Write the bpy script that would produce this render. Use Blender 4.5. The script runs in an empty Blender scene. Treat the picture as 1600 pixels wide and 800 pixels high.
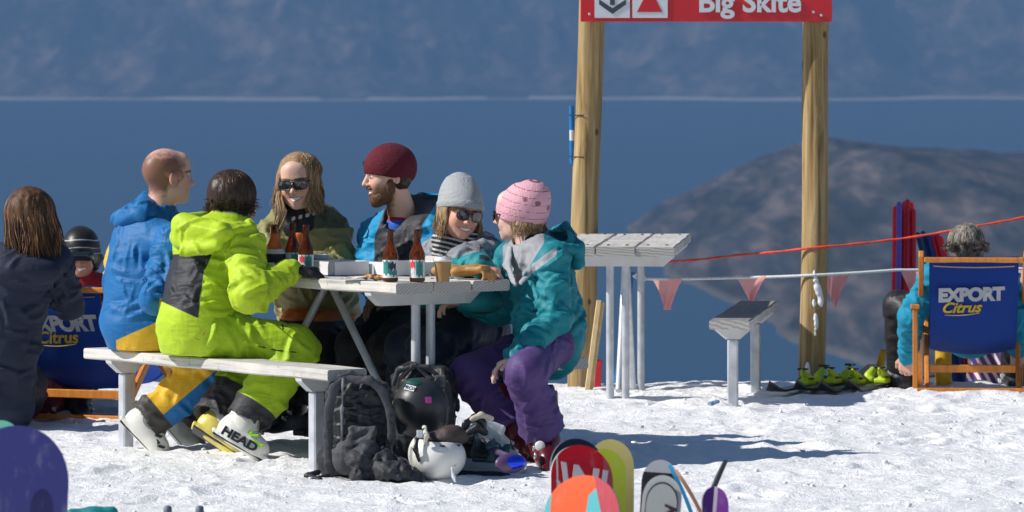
import bpy, math, random
import numpy as np
from mathutils import Vector, Matrix, noise as mnoise
rad = math.radians
scene = bpy.context.scene
COL = scene.collection

# ---------------------------------------------------------------- camera
CAM_H = 1.69
cam_d = bpy.data.cameras.new("camera")
cam = bpy.data.objects.new("camera", cam_d)
COL.objects.link(cam)
cam.location = (0, 0, CAM_H)
cam.rotation_euler = (rad(90), 0, 0)
cam_d.sensor_width = 36
cam_d.lens = 180
cam_d.shift_y = -0.2019
cam_d.clip_start = 0.5
cam_d.clip_end = 120000
cam_d.dof.use_dof = True
cam_d.dof.focus_distance = 21.2
cam_d.dof.aperture_fstop = 9.0
scene.camera = cam

# ---------------------------------------------------------------- light
SUN_EL, SUN_AZ = 38.5, 187.0     # azimuth measured counter-clockwise from +X: the sun stands to the left
world = bpy.data.worlds.new("World")
scene.world = world
world.use_nodes = True
wn = world.node_tree
sky = wn.nodes.new('ShaderNodeTexSky')
sky.sky_type = 'NISHITA'
sky.sun_disc = False
sky.sun_elevation = rad(SUN_EL)
sky.sun_rotation = rad(90 - SUN_AZ)
sky.altitude = 1500
sky.air_density = 1.15
sky.dust_density = 0.0
sky.ozone_density = 3.0
wn.nodes['Background'].inputs['Strength'].default_value = 0.070
wn.links.new(sky.outputs['Color'], wn.nodes['Background'].inputs['Color'])
sd = bpy.data.lights.new("sun", 'SUN')
sun = bpy.data.objects.new("sun", sd)
COL.objects.link(sun)
sd.energy = 5.0
sd.angle = rad(0.53)
sd.color = (1.0, 0.955, 0.90)
_s = Vector((math.cos(rad(SUN_AZ)) * math.cos(rad(SUN_EL)), math.sin(rad(SUN_AZ)) * math.cos(rad(SUN_EL)), math.sin(rad(SUN_EL))))
sun.rotation_euler = _s.to_track_quat('Z', 'Y').to_euler()
sun.location = _s * 30
scene.view_settings.view_transform = 'Standard'
scene.view_settings.look = 'None'
scene.view_settings.exposure = 0.22
scene.view_settings.gamma = 1.0
scene.cycles.volume_bounces = 1
scene.cycles.max_bounces = 8
scene.cycles.use_denoising = True

def at(px, py, Y):
    """world point seen at photo pixel (px,py) at distance Y"""
    return Vector(((px - 800) / 8000 * Y, Y, CAM_H - (py - 77) / 8000 * Y))

# ---------------------------------------------------------------- object helpers
def settag(o, label=None, cat=None, group=None, kind=None):
    if label: o['label'] = label
    if cat: o['category'] = cat
    if group: o['group'] = group
    if kind: o['kind'] = kind
    return o

def thing(name, loc, label, cat, group=None):
    o = bpy.data.objects.new(name, None)
    o.empty_display_size = 0.1
    COL.objects.link(o)
    o.location = Vector(loc)
    return settag(o, label, cat, group)

def wloc(o):
    v = Vector((0, 0, 0))
    while o is not None:
        v = v + o.location
        o = o.parent
    return v

def mesh_obj(name, V, F, mats, parent=None, fm=None, smooth=False, uv=None, loc=None):
    """V are WORLD coordinates; they are stored relative to the parent (nothing is rotated)"""
    V = np.asarray(V, dtype=np.float64).reshape(-1, 3)
    base = wloc(parent) if parent is not None else Vector(loc if loc is not None else (0, 0, 0))
    V = V - np.array(base)
    me = bpy.data.meshes.new(name)
    if isinstance(F, np.ndarray):
        nf, k = F.shape
        me.vertices.add(len(V)); me.vertices.foreach_set('co', V.astype(np.float32).ravel())
        me.loops.add(nf * k); me.loops.foreach_set('vertex_index', F.astype(np.int32).ravel())
        me.polygons.add(nf); me.polygons.foreach_set('loop_start', np.arange(0, nf * k, k, dtype=np.int32))
        try: me.polygons.foreach_set('loop_total', np.full(nf, k, dtype=np.int32))
        except Exception: pass
        me.update(calc_edges=True)
    else:
        me.from_pydata([tuple(v) for v in V], [], F)
    if not isinstance(mats, (list, tuple)): mats = [mats]
    for m in mats: me.materials.append(m)
    if fm is not None: me.polygons.foreach_set('material_index', np.asarray(fm, dtype=np.int32))
    if smooth is True: me.polygons.foreach_set('use_smooth', np.ones(len(me.polygons), dtype=bool))
    elif smooth:
        me.polygons.foreach_set('use_smooth', np.ones(len(me.polygons), dtype=bool))
        try: me.set_sharp_from_angle(angle=smooth)
        except Exception: pass
    if uv is not None:
        l = me.uv_layers.new(name='UVMap')
        li = np.zeros(len(me.loops), dtype=np.int32); me.loops.foreach_get('vertex_index', li)
        l.data.foreach_set('uv', np.asarray(uv, dtype=np.float32)[li].ravel())
    me.update()
    o = bpy.data.objects.new(name, me)
    COL.objects.link(o)
    if parent is not None: o.parent = parent
    elif loc is not None: o.location = Vector(loc)
    return o

class MB:
    """collects simple shapes in world space"""
    def __init__(s): s.V = []; s.F = []; s.M = []; s.mi = 0
    def add(s, V, F):
        b = len(s.V); s.V += [tuple(v) for v in V]; s.F += [tuple(i + b for i in f) for f in F]; s.M += [s.mi] * len(F)
        return s
    def box(s, c, size, ax=None, bev=0.0):
        """ax: 3 axis vectors; chamfered edges when bev>0"""
        ax = ax or (Vector((1, 0, 0)), Vector((0, 1, 0)), Vector((0, 0, 1)))
        c = Vector(c); hx, hy, hz = [q / 2 for q in size]
        b = min(bev, hx * .45, hy * .45, hz * .45)
        if b <= 0:
            P = [(sx * hx, sy * hy, sz * hz) for sz in (-1, 1) for sy in (-1, 1) for sx in (-1, 1)]
            F = [(0, 2, 3, 1), (4, 5, 7, 6), (0, 1, 5, 4), (2, 6, 7, 3), (0, 4, 6, 2), (1, 3, 7, 5)]
        else:
            P = []; idx = {}
            for sz in (-1, 1):
                for sy in (-1, 1):
                    for sx in (-1, 1):
                        for k in range(3):
                            q = [sx * hx, sy * hy, sz * hz]
                            for j in range(3):
                                if j != k: q[j] -= (sx, sy, sz)[j] * b
                            idx[(sx, sy, sz, k)] = len(P); P.append(tuple(q))
            F = []
            for k in range(3):
                a_, b_ = [j for j in range(3) if j != k]
                for sg in (-1, 1):
                    loop = []
                    for u, v in ((-1, -1), (1, -1), (1, 1), (-1, 1)):
                        t = [0, 0, 0]; t[k] = sg; t[a_] = u; t[b_] = v
                        loop.append(idx[(t[0], t[1], t[2], k)])
                    flip = (sg < 0) ^ (k == 1)
                    F.append(tuple(reversed(loop)) if flip else tuple(loop))
            for k in range(3):      # edges along k
                a_, b_ = [j for j in range(3) if j != k]
                for u in (-1, 1):
                    for v in (-1, 1):
                        def I(sg, kk):
                            t = [0, 0, 0]; t[k] = sg; t[a_] = u; t[b_] = v
                            return idx[(t[0], t[1], t[2], kk)]
                        F.append((I(-1, a_), I(1, a_), I(1, b_), I(-1, b_)))
            for sz in (-1, 1):
                for sy in (-1, 1):
                    for sx in (-1, 1):
                        F.append(tuple(idx[(sx, sy, sz, k)] for k in range(3)))
        s.add([c + ax[0] * p[0] + ax[1] * p[1] + ax[2] * p[2] for p in P], F)
        return s
    def bar(s, a, b, w, t, up=(0, 0, 1), bev=0.0):
        """box from a to b, w across, t along 'up'"""
        a, b = Vector(a), Vector(b); x = (b - a); L = x.length; x.normalize()
        up = Vector(up); y = up.cross(x)
        if y.length < 1e-4: y = Vector((0, 1, 0)).cross(x)
        y.normalize(); z = x.cross(y)
        return s.box((a + b) / 2, (L, w, t), (x, y, z), bev)
    def tube(s, pts, r, n=8, cap=True):
        pts = [Vector(p) for p in pts]; R = r if isinstance(r, (list, tuple)) else [r] * len(pts)
        V = []; F = []; prev = None
        for i, p in enumerate(pts):
            d = (pts[min(i + 1, len(pts) - 1)] - pts[max(i - 1, 0)])
            if d.length < 1e-9: d = Vector((0, 0, 1))
            d.normalize()
            if prev is None:
                prev = d.orthogonal().normalized()
            prev = (prev - d * prev.dot(d))
            prev = prev.normalized() if prev.length > 1e-6 else d.orthogonal().normalized()
            q = d.cross(prev)
            for k in range(n):
                a = 2 * math.pi * k / n
                V.append(p + (prev * math.cos(a) + q * math.sin(a)) * R[i])
        for i in range(len(pts) - 1):
            for k in range(n):
                F.append((i * n + k, i * n + (k + 1) % n, (i + 1) * n + (k + 1) % n, (i + 1) * n + k))
        if cap:
            F.append(tuple(reversed(range(n)))); F.append(tuple((len(pts) - 1) * n + k for k in range(n)))
        return s.add(V, F)
    def lathe(s, base, prof, n=20, axis=(0, 0, 1), cap=True):
        """prof: list of (radius, height)"""
        base = Vector(base); z = Vector(axis).normalized(); x = z.orthogonal().normalized(); y = z.cross(x)
        V = []; F = []
        for r, h in prof:
            for k in range(n):
                a = 2 * math.pi * k / n
                V.append(base + z * h + (x * math.cos(a) + y * math.sin(a)) * r)
        m = len(prof)
        for i in range(m - 1):
            for k in range(n):
                F.append((i * n + k, i * n + (k + 1) % n, (i + 1) * n + (k + 1) % n, (i + 1) * n + k))
        if cap:
            F.append(tuple(reversed(range(n)))); F.append(tuple((m - 1) * n + k for k in range(n)))
        return s.add(V, F)
    def prism(s, poly, o, ax, ay, az, t):
        """2D polygon (ccw) in plane (ax,ay) at o, extruded t along az"""
        o = Vector(o); n = len(poly)
        V = [o + ax * p[0] + ay * p[1] for p in poly] + [o + ax * p[0] + ay * p[1] + az * t for p in poly]
        F = [tuple(reversed(range(n))), tuple(range(n, 2 * n))] + [(i, (i + 1) % n, n + (i + 1) % n, n + i) for i in range(n)]
        return s.add(V, F)
    def build(s, name, mats, parent=None, smooth=False, loc=None):
        return mesh_obj(name, s.V, s.F, mats, parent, fm=s.M, smooth=smooth, loc=loc)

# ---------------------------------------------------------------- materials
class NT:
    def __init__(s, name):
        s.m = bpy.data.materials.new(name); s.m.use_nodes = True; s.t = s.m.node_tree
        s.b = s.t.nodes['Principled BSDF']
    def n(s, typ, **kw):
        nd = s.t.nodes.new(typ)
        for k, v in kw.items():
            if k.startswith('_'): setattr(nd, k[1:], v)
            else:
                nd.inputs[k.replace('_', ' ')].default_value = v
        return nd
    def l(s, a, b): s.t.links.new(a, b)
    def coords(s, kind='Object', scale=(1, 1, 1), rot=(0, 0, 0)):
        tc = s.t.nodes.new('ShaderNodeTexCoord'); mp = s.t.nodes.new('ShaderNodeMapping')
        mp.inputs['Scale'].default_value = scale; mp.inputs['Rotation'].default_value = rot
        s.l(tc.outputs[kind], mp.inputs[0]); return mp.outputs[0]
    def ramp(s, fac, stops, interp='LINEAR'):
        r = s.t.nodes.new('ShaderNodeValToRGB'); r.color_ramp.interpolation = interp
        e = r.color_ramp.elements
        while len(e) < len(stops): e.new(0.5)
        for i, (p, c) in enumerate(stops):
            e[i].position = p; e[i].color = (c[0], c[1], c[2], 1) if not isinstance(c, (int, float)) else (c, c, c, 1)
        s.l(fac, r.inputs[0]); return r.outputs[0]
    def noise(s, vec, scale, detail=4, rough=.55, dist=0):
        q = s.n('ShaderNodeTexNoise', Scale=scale, Detail=detail, Roughness=rough, Distortion=dist); s.l(vec, q.inputs['Vector']); return q.outputs['Fac']
    def bump(s, h, strength=.3, dist=.01):
        b = s.n('ShaderNodeBump', Strength=strength, Distance=dist); s.l(h, b.inputs['Height'])
        s.l(b.outputs[0], s.b.inputs['Normal']); return b
    def math(s, op, a, b=None, clamp=False):
        q = s.t.nodes.new('ShaderNodeMath'); q.operation = op; q.use_clamp = clamp
        for i, v in enumerate((a, b)):
            if v is None: continue
            if isinstance(v, (int, float)): q.inputs[i].default_value = v
            else: s.l(v, q.inputs[i])
        return q.outputs[0]
    def mix(s, f, a, b):
        q = s.t.nodes.new('ShaderNodeMix'); q.data_type = 'RGBA'
        if isinstance(f, (int, float)): q.inputs[0].default_value = f
        else: s.l(f, q.inputs[0])
        for i, v in ((6, a), (7, b)):
            if isinstance(v, (tuple, list)): q.inputs[i].default_value = (v[0], v[1], v[2], 1)
            else: s.l(v, q.inputs[i])
        return q.outputs[2]

def srgb(r, g, b):
    f = lambda c: c / 12.92 if c <= .04045 else ((c + .055) / 1.055) ** 2.4
    return tuple(f(v / 255) for v in (r, g, b))

def mat_plain(name, c, rough=.5, metal=0.0, var=.12, scale=30, bump=.15, bdist=.002, coat=0, spec=None, vscale=(1, 1, 1)):
    t = NT(name); v = t.coords(scale=vscale)
    f = t.noise(v, scale, 5)
    t.l(t.ramp(f, [(.3, tuple(x * (1 - var) for x in c)), (.7, tuple(min(1, x * (1 + var)) for x in c))]), t.b.inputs['Base Color'])
    t.b.inputs['Roughness'].default_value = rough; t.b.inputs['Metallic'].default_value = metal
    if coat: t.b.inputs['Coat Weight'].default_value = coat
    if spec is not None: t.b.inputs['Specular IOR Level'].default_value = spec
    if bump: t.bump(t.noise(v, scale * 2.5, 4), bump, bdist)
    return t.m

def cloth_relief(t, wr):
    n1 = t.noise(t.coords(scale=(7, 7, 24), rot=(.3, .5, .2)), 1.0, 2, .4, .5); n3 = t.noise(t.coords(scale=(26, 20, 8), rot=(.2, -.5, .4)), 1.0, 2, .4, .5)
    n2 = t.noise(t.coords(), 380, 2)
    a = t.math('MULTIPLY', t.math('ABSOLUTE', t.math('SUBTRACT', n1, .5)), -1.3); b = t.math('MULTIPLY', t.math('ABSOLUTE', t.math('SUBTRACT', n3, .5)), -.7)
    t.bump(t.math('ADD', t.math('ADD', a, b), t.math('MULTIPLY', n2, .04)), wr, .014)

def mat_cloth(name, c, rough=.62, var=.10, wr=.35, sheen=.03):
    """shell fabric: soft large creases in the relief plus a fine weave"""
    t = NT(name); v = t.coords()
    f = t.noise(v, 9, 4)
    t.l(t.ramp(f, [(.3, tuple(x * (1 - var) for x in c)), (.72, tuple(min(1, x * (1 + var)) for x in c))]), t.b.inputs['Base Color'])
    t.b.inputs['Roughness'].default_value = rough
    t.b.inputs['Sheen Weight'].default_value = sheen
    t.b.inputs['Specular IOR Level'].default_value = .35
    cloth_relief(t, wr)
    return t.m
# ================================================================ LAND
def vnoise(P, seed=0):
    """smooth value noise in [-1,1], P (N,3)"""
    P = np.asarray(P, dtype=np.float64)
    I = np.floor(P).astype(np.int64); f = P - I; f = f * f * (3 - 2 * f)
    def h(ix, iy, iz):
        n = (ix * 374761393 + iy * 668265263 + iz * 2147483647 * 3 + seed * 1274126177) & 0xffffffff
        n = ((n ^ (n >> 13)) * 1274126177) & 0xffffffff
        n = n ^ (n >> 16)
        return (n & 0xffffff) / float(0x7fffff) - 1.0
    r = 0
    for dx in (0, 1):
        wx = f[:, 0] if dx else 1 - f[:, 0]
        for dy in (0, 1):
            wy = f[:, 1] if dy else 1 - f[:, 1]
            for dz in (0, 1):
                wz = f[:, 2] if dz else 1 - f[:, 2]
                r = r + h(I[:, 0] + dx, I[:, 1] + dy, I[:, 2] + dz) * wx * wy * wz
    return r
def fbm(P, oct=4, seed=0, gain=.5, lac=2.03, ridged=False):
    r = 0; a = 1.0; s = 0
    for i in range(oct):
        n = vnoise(P * (lac ** i) + 17.3 * i, seed + i)
        if ridged: n = 1 - 2 * np.abs(n)
        r = r + a * n; s += a; a *= gain
    return r / s
def sstep(a, b, x):
    t = np.clip((x - a) / (b - a), 0, 1); return t * t * (3 - 2 * t)

LAKE_Z = -200.0

def ground_z(X, Y, fine=True):
    """height of the snow"""
    X = np.asarray(X, float); Y = np.asarray(Y, float)
    P = np.stack([X, Y, np.zeros_like(X)], -1).reshape(-1, 3)
    z = np.zeros(len(P)); x = P[:, 0]; y = P[:, 1]
    # the flat top where the tables stand, dropping towards the camera and beyond the edge
    z -= 1.05 * sstep(18.6, 15.8, y)
    z -= .035 * sstep(24.6, 26.2, y)
    edge = 26.25 + .14 * vnoise(P * [.9, 0, 0] + 3.1, 5)
    drop = np.maximum(0, y - edge)
    z -= np.where(drop < 2, drop ** 2 * .25, 1 + (drop - 2) * .52)
    if fine:
        env = 1.0
        z += .030 * fbm(P * [.9, .9, 1], 3, 11) * env
        z += .010 * fbm(P * [5, 5, 1], 3, 21)
        r = fbm(P * [13, 13, 1], 3, 31)
        z += .016 * np.maximum(r, -.1)
        c = vnoise(P * [34, 34, 1], 41); z += .010 * np.maximum(c - .25, 0) * (.5 + .5 * vnoise(P * [2, 2, 1], 42))
        rg = np.random.RandomState(5)
        for _ in range(230):            # boot prints and scuffs
            cx, cy, an = rg.uniform(-2.8, 3.3), rg.uniform(17.2, 26.2), rg.uniform(0, 3.14); l_, w_, dp = rg.uniform(.10, .19), rg.uniform(.045, .08), rg.uniform(.006, .019)
            m = (np.abs(x - cx) < .4) & (np.abs(y - cy) < .4)
            if not m.any(): continue
            dx, dy = x[m] - cx, y[m] - cy; a_, b_ = (dx * math.cos(an) + dy * math.sin(an)) / l_, (-dx * math.sin(an) + dy * math.cos(an)) / w_
            q = a_ * a_ + b_ * b_; z[m] += -dp * np.exp(-q ** 2) + dp * .7 * np.exp(-((np.sqrt(q) - 1.5) / .35) ** 2) * (.5 + .5 * np.sin(a_ * 5 + cx * 9))
        z += .014 * sstep(25.7, 26.2, y) * (1 + vnoise(P * [6, 2, 1], 51)) * sstep(27.2, 26.3, y)
        # scuffed banks that catch the low sun between the shadows
        z += .018 * np.maximum(0, vnoise(P * [1.3, 4.5, 1] + 7, 61)) * sstep(17, 19, y)
    return z.reshape(X.shape)

def nonuni(segs):
    out = []
    for a, b, n in segs: out += list(np.linspace(a, b, n, endpoint=False))
    out.append(segs[-1][1]); return np.array(out)

def grid_mesh(name, xs, ys, zf, mat, **kw):
    X, Y = np.meshgrid(xs, ys); Z = zf(X, Y)
    V = np.stack([X, Y, Z], -1).reshape(-1, 3); nx, ny = len(xs), len(ys)
    i = (np.arange(ny - 1)[:, None] * nx + np.arange(nx - 1)[None]).ravel()
    F = np.stack([i, i + 1, i + nx + 1, i + nx], -1)
    return mesh_obj(name, V, F, mat, smooth=True, **kw)

def mat_snow():
    t = NT('snow'); v = t.coords()
    f = t.noise(v, 1.7, 5); f2 = t.noise(v, 24, 5, .6)
    base = t.ramp(f, [(.30, (.91, .912, .92)), (.7, (.96, .96, .96))])
    dirt = t.ramp(f2, [(.34, (.86, .86, .86)), (.50, (1, 1, 1))])
    mx = t.n('ShaderNodeMix', _data_type='RGBA', _blend_type='MULTIPLY'); mx.inputs[0].default_value = .5
    t.l(base, mx.inputs[6]); t.l(dirt, mx.inputs[7]); t.l(mx.outputs[2], t.b.inputs['Base Color'])
    t.b.inputs['Roughness'].default_value = .55
    t.b.inputs['Specular IOR Level'].default_value = .3
    t.b.inputs['Subsurface Weight'].default_value = .0
    a = t.noise(v, 38, 6, .65); b = t.noise(v, 150, 3, .6)
    h = t.math('ADD', a, t.math('MULTIPLY', b, .35))
    t.bump(h, .8, .018)
    return t.m

ground = grid_mesh('snow_ground', nonuni([(-420, -60, 12), (-60, -8, 26), (-8, -3.2, 60), (-3.2, 3.4, 380), (3.4, 8, 60), (8, 60, 26), (60, 420, 12)]),
                   nonuni([(-60, 10, 24), (10, 17, 50), (17, 27.6, 560), (27.6, 32, 24), (32, 90, 20), (90, 430, 24)]), ground_z, mat_snow())
settag(ground, 'bright scuffed snow ground on the flat top of the ski slope', kind='structure')

# ---- lake
def mat_water():
    t = NT('lake_water'); v = t.coords(scale=(.012, .004, 1))
    f = t.noise(t.coords(scale=(.0016, .0005, 1)), 1.0, 5)
    t.l(t.ramp(f, [(.3, (.008, .040, .090)), (.7, (.012, .050, .110))]), t.b.inputs['Base Color'])
    t.b.inputs['Roughness'].default_value = .32
    t.b.inputs['IOR'].default_value = 1.33
    t.b.inputs['Specular IOR Level'].default_value = .35
    t.bump(t.noise(v, 3, 4), .3, 1.0)
    return t.m
lake = mesh_obj('lake_water', [(-30000, 300, LAKE_Z), (30000, 300, LAKE_Z), (30000, 40000, LAKE_Z), (-30000, 40000, LAKE_Z)], [(0, 1, 2, 3)], mat_water())
settag(lake, 'deep blue lake far below the snow edge', kind='structure')

# ---- terrain colours
def mat_hill(name, c1, c2, c3, s1, s2, bdist, ys=.15):
    t = NT(name)
    v = t.coords(scale=(1, ys, 1)); f = t.noise(v, s1, 8, .62, .4); g = t.noise(v, s2, 6, .6)
    base = t.ramp(f, [(.36, c1), (.5, c2), (.66, c3)])
    dk = t.ramp(g, [(.42, (.35, .42, .42)), (.52, (1, 1, 1))])
    mx = t.n('ShaderNodeMix', _data_type='RGBA', _blend_type='MULTIPLY'); mx.inputs[0].default_value = .8
    t.l(base, mx.inputs[6]); t.l(dk, mx.inputs[7]); t.l(mx.outputs[2], t.b.inputs['Base Color'])
    sx = t.n('ShaderNodeSeparateXYZ'); t.l(t.coords(), sx.inputs[0]); zz = t.n('ShaderNodeMapRange'); zz.inputs[1].default_value = LAKE_Z + 4.5; zz.inputs[2].default_value = LAKE_Z + 1.0; t.l(sx.outputs[2], zz.inputs[0])
    t.l(t.mix(t.math('MULTIPLY', zz.outputs[0], .22), mx.outputs[2], (.34, .31, .28)), t.b.inputs['Base Color'])
    t.b.inputs['Roughness'].default_value = .95; t.b.inputs['Specular IOR Level'].default_value = .1
    t.bump(f, .6, bdist)
    return t.m

# ---- peninsula
def pen_z(X, Y):
    sh = X.shape; x = X.ravel(); y = Y.ravel()
    P = np.stack([x, y, x * 0], -1)
    coast = np.interp(y, [1500, 2650, 3060, 3250, 3420, 3530, 3780, 4070, 4410, 4900, 5400, 5800, 6200, 7000, 8200],
                      [420, 262, 236, 216, 201, 187, 188, 166, 146, 130, 118, 124, 190, 420, 900])
    coast = coast + 12 * fbm(P / [260, 330, 1], 3, 5) + 7 * fbm(P / [60, 110, 1], 3, 6)
    d = x - coast
    prof = np.interp(d, [-60, 0, 12, 50, 130, 205, 300, 420, 700, 1600], [-30, -3, 2.5, 30, 76, 106, 92, 86, 108, 240])
    back = sstep(6900, 5600, y)
    near = .35 + .65 * sstep(2600, 4700, y)
    z = np.where(d > 0, prof * back * near, prof)
    m = sstep(0, 60, d)
    z = z + m * (8 * fbm(P / [120, 420, 1], 4, 9) + 2.5 * fbm(P / 38, 3, 12)) * np.minimum(1, np.maximum(d, 0) / 80)
    return (LAKE_Z + z).reshape(sh)
pen = grid_mesh('peninsula_hill', nonuni([(60, 700, 230), (700, 1700, 60)]), nonuni([(2300, 7400, 420)]), pen_z,
                mat_hill('peninsula_scrub', (.024, .032, .044), (.056, .053, .058), (.135, .11, .105), .040, .016, 4.0, .10))
settag(pen, 'low brown headland reaching out into the lake', kind='structure')

# ---- far mountains and their shore
def shore_y(x): return 20500 + 220 * np.sin(x / 700.) + 140 * np.sin(x / 260. + 1.3) + 300 * sstep(1000, 2600, x) - 500 * sstep(500, 1100, x) * sstep(1900, 1300, x)
def mount_z(X, Y):
    sh = X.shape; x = X.ravel(); y = Y.ravel(); P = np.stack([x, y, x * 0], -1)
    d = y - shore_y(x)
    z = np.interp(d, [-400, 0, 250, 700, 1600, 4000, 8000], [-40, 2, 18, 90, 420, 880, 980])
    m = sstep(150, 900, d)
    z = z + m * (95 * fbm(P / [420, 900, 1] + 2, 5, 71, ridged=True) + 28 * fbm(P / 120, 4, 75))
    return (LAKE_Z + z).reshape(sh)
mnt = grid_mesh('mountain_range', nonuni([(-12000, -2900, 50), (-2900, 2900, 420), (2900, 12000, 50)]), nonuni([(20000, 22600, 160), (22600, 28500, 60)]), mount_z,
                mat_hill('mountain_side', (.05, .05, .05), (.15, .115, .10), (.34, .25, .20), .0075, .0026, 40, .45))
settag(mnt, 'hazy blue mountain side rising beyond the lake', kind='structure')
xs = np.linspace(-4200, 4200, 500)
V = []; 
for k, (dy, z) in enumerate(((-240, .5), (-60, 5), (60, 13))):
    w = .65 + .35 * vnoise(np.stack([xs / 190, xs * 0 + k, xs * 0], -1), 3)
    gap = np.where(vnoise(np.stack([xs / 330, xs * 0, xs * 0], -1), 8) > .75, .3, 1)
    V += [(x, shore_y(x) + dy * (w[i] if k == 0 else 1) * gap[i], LAKE_Z + z * gap[i] * (w[i] if k else 1)) for i, x in enumerate(xs)]
n = len(xs)
F = [(k * n + i, k * n + i + 1, (k + 1) * n + i + 1, (k + 1) * n + i) for k in range(2) for i in range(n - 1)]
beach = mesh_obj('far_beach', V, F, mat_plain('beach_gravel', (.62, .60, .56), .9, var=.2, scale=.01, bump=0), smooth=True)
settag(beach, 'thin pale gravel beach along the far lake shore', kind='structure')

# ---- haze
hz = MB().box((0, 13500, 350 - 0.5), (62000, 29500, 1102 + .0))
hm = bpy.data.materials.new('haze_air'); hm.use_nodes = True; ht = hm.node_tree; ht.nodes.remove(ht.nodes['Principled BSDF'])
pv = ht.nodes.new('ShaderNodeVolumePrincipled')
pv.inputs['Color'].default_value = (.143, .268, .455, 1); pv.inputs['Density'].default_value = 9.0e-5; pv.inputs['Anisotropy'].default_value = 0.0
ht.links.new(pv.outputs[0], ht.nodes['Material Output'].inputs['Volume'])
hzo = hz.build('haze', [hm]); settag(hzo, 'pale blue air over the lake', kind='stuff')
# ================================================================ FURNITURE
def mat_wood_grey(base_mix=1.0, nm='weathered_plank'):
    t = NT(nm); tc = t.n('ShaderNodeTexCoord'); 
    at_ = t.n('ShaderNodeUVMap'); mp = t.n('ShaderNodeMapping'); mp.inputs['Scale'].default_value = (2.2, 46, 1); t.l(at_.outputs[0], mp.inputs[0])
    f = t.noise(mp.outputs[0], 1.0, 7, .65, .6)
    v = t.coords(); g = t.noise(v, 3.2, 5, .6); k = t.noise(v, 22, 3)
    c = t.ramp(f, [(.28, (.26, .245, .22)), (.5, (.50, .48, .45)), (.75, (.66, .64, .60))])
    c = t.mix(t.ramp(g, [(.42, 0), (.62, .65)]), c, (.72, .68, .60))
    c = t.mix(t.ramp(k, [(.62, 0), (.70, .5)]), c, (.25, .23, .20))
    if base_mix < 1: c = t.mix(base_mix, (.05, .05, .06), c)
    t.l(c, t.b.inputs['Base Color']); t.b.inputs['Roughness'].default_value = .8
    t.bump(f, .5, .004); return t.m
M_PLANK = mat_wood_grey(); M_PLANK_DARK = mat_wood_grey(.38, 'dark_plank')
def mat_endgrain():
    t = NT('plank_end_grain'); v = t.coords()
    w = t.n('ShaderNodeTexWave', Scale=38, Distortion=3.0, Detail=3); w.wave_type = 'RINGS'; t.l(v, w.inputs['Vector'])
    c = t.ramp(w.outputs['Fac'], [(.2, (.34, .32, .29)), (.8, (.50, .48, .44))])
    t.l(c, t.b.inputs['Base Color']); t.b.inputs['Roughness'].default_value = .85; t.bump(w.outputs['Fac'], .3, .003); return t.m
M_END = mat_endgrain()
M_GALV = mat_plain('galvanised_steel', (.52, .54, .57), .5, .35, .18, 14, .15)
M_GALVB = mat_plain('painted_support_board', (.56, .57, .57), .6, .0, .12, 9, .2)
M_BOLT = mat_plain('dark_bolt', (.05, .05, .05), .5, .6)

def plank(parent, o, u, v, L, w, t, ztop, rng, end_jit=.0):
    """board whose near top corner is o; runs L along u, w across v"""
    nl = 14; V = []; F = []; UV = []; M = []
    prof = [(0.006, -t), (0, -t + .006), (0, -.006), (.006, 0), (w - .006, 0), (w, -.006), (w, -t + .006), (w - .006, -t)]
    dz0 = rng.uniform(-.002, .002); du = rng.uniform(-end_jit, end_jit); k0 = rng.uniform(0, 50)
    for i in range(nl + 1):
        s_ = i / nl * L + du
        sag = .0015 * math.sin(i * 1.3 + k0)
        for (a, b) in prof:
            p = Vector((o[0], o[1], 0)) + u * s_ + v * (a + .0008 * math.sin(i * 2.1 + k0)); p.z = ztop + b + dz0 + sag
            V.append(p); UV.append((s_ + k0, a + (b * 1.7) + k0 * .13))
    m = len(prof)
    for i in range(nl):
        for k in range(m): F.append((i * m + k, (i + 1) * m + k, (i + 1) * m + (k + 1) % m, i * m + (k + 1) % m)); M.append(0)
    F.append(tuple(range(m))); M.append(1); F.append(tuple(reversed([nl * m + k for k in range(m)]))); M.append(1)
    return mesh_obj('plank', V, F, [M_PLANK, M_END], parent, fm=M, uv=UV)

def crossbeam(parent, c, v, u, half, ztop, h=.055, t=.045, name='crossbeam'):
    poly = [(-half, 0), (-half + .004, -.012), (-half + .055, -h), (half - .055, -h), (half - .004, -.012), (half, 0)]
    mb = MB().prism(list(reversed(poly)), Vector((c[0], c[1], ztop)) - u * t / 2, v, Vector((0, 0, 1)), u, t)
    return mb.build(name, M_GALVB, parent)

def gz(x, y): return float(ground_z(np.array([x]), np.array([y]))[0])

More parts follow.
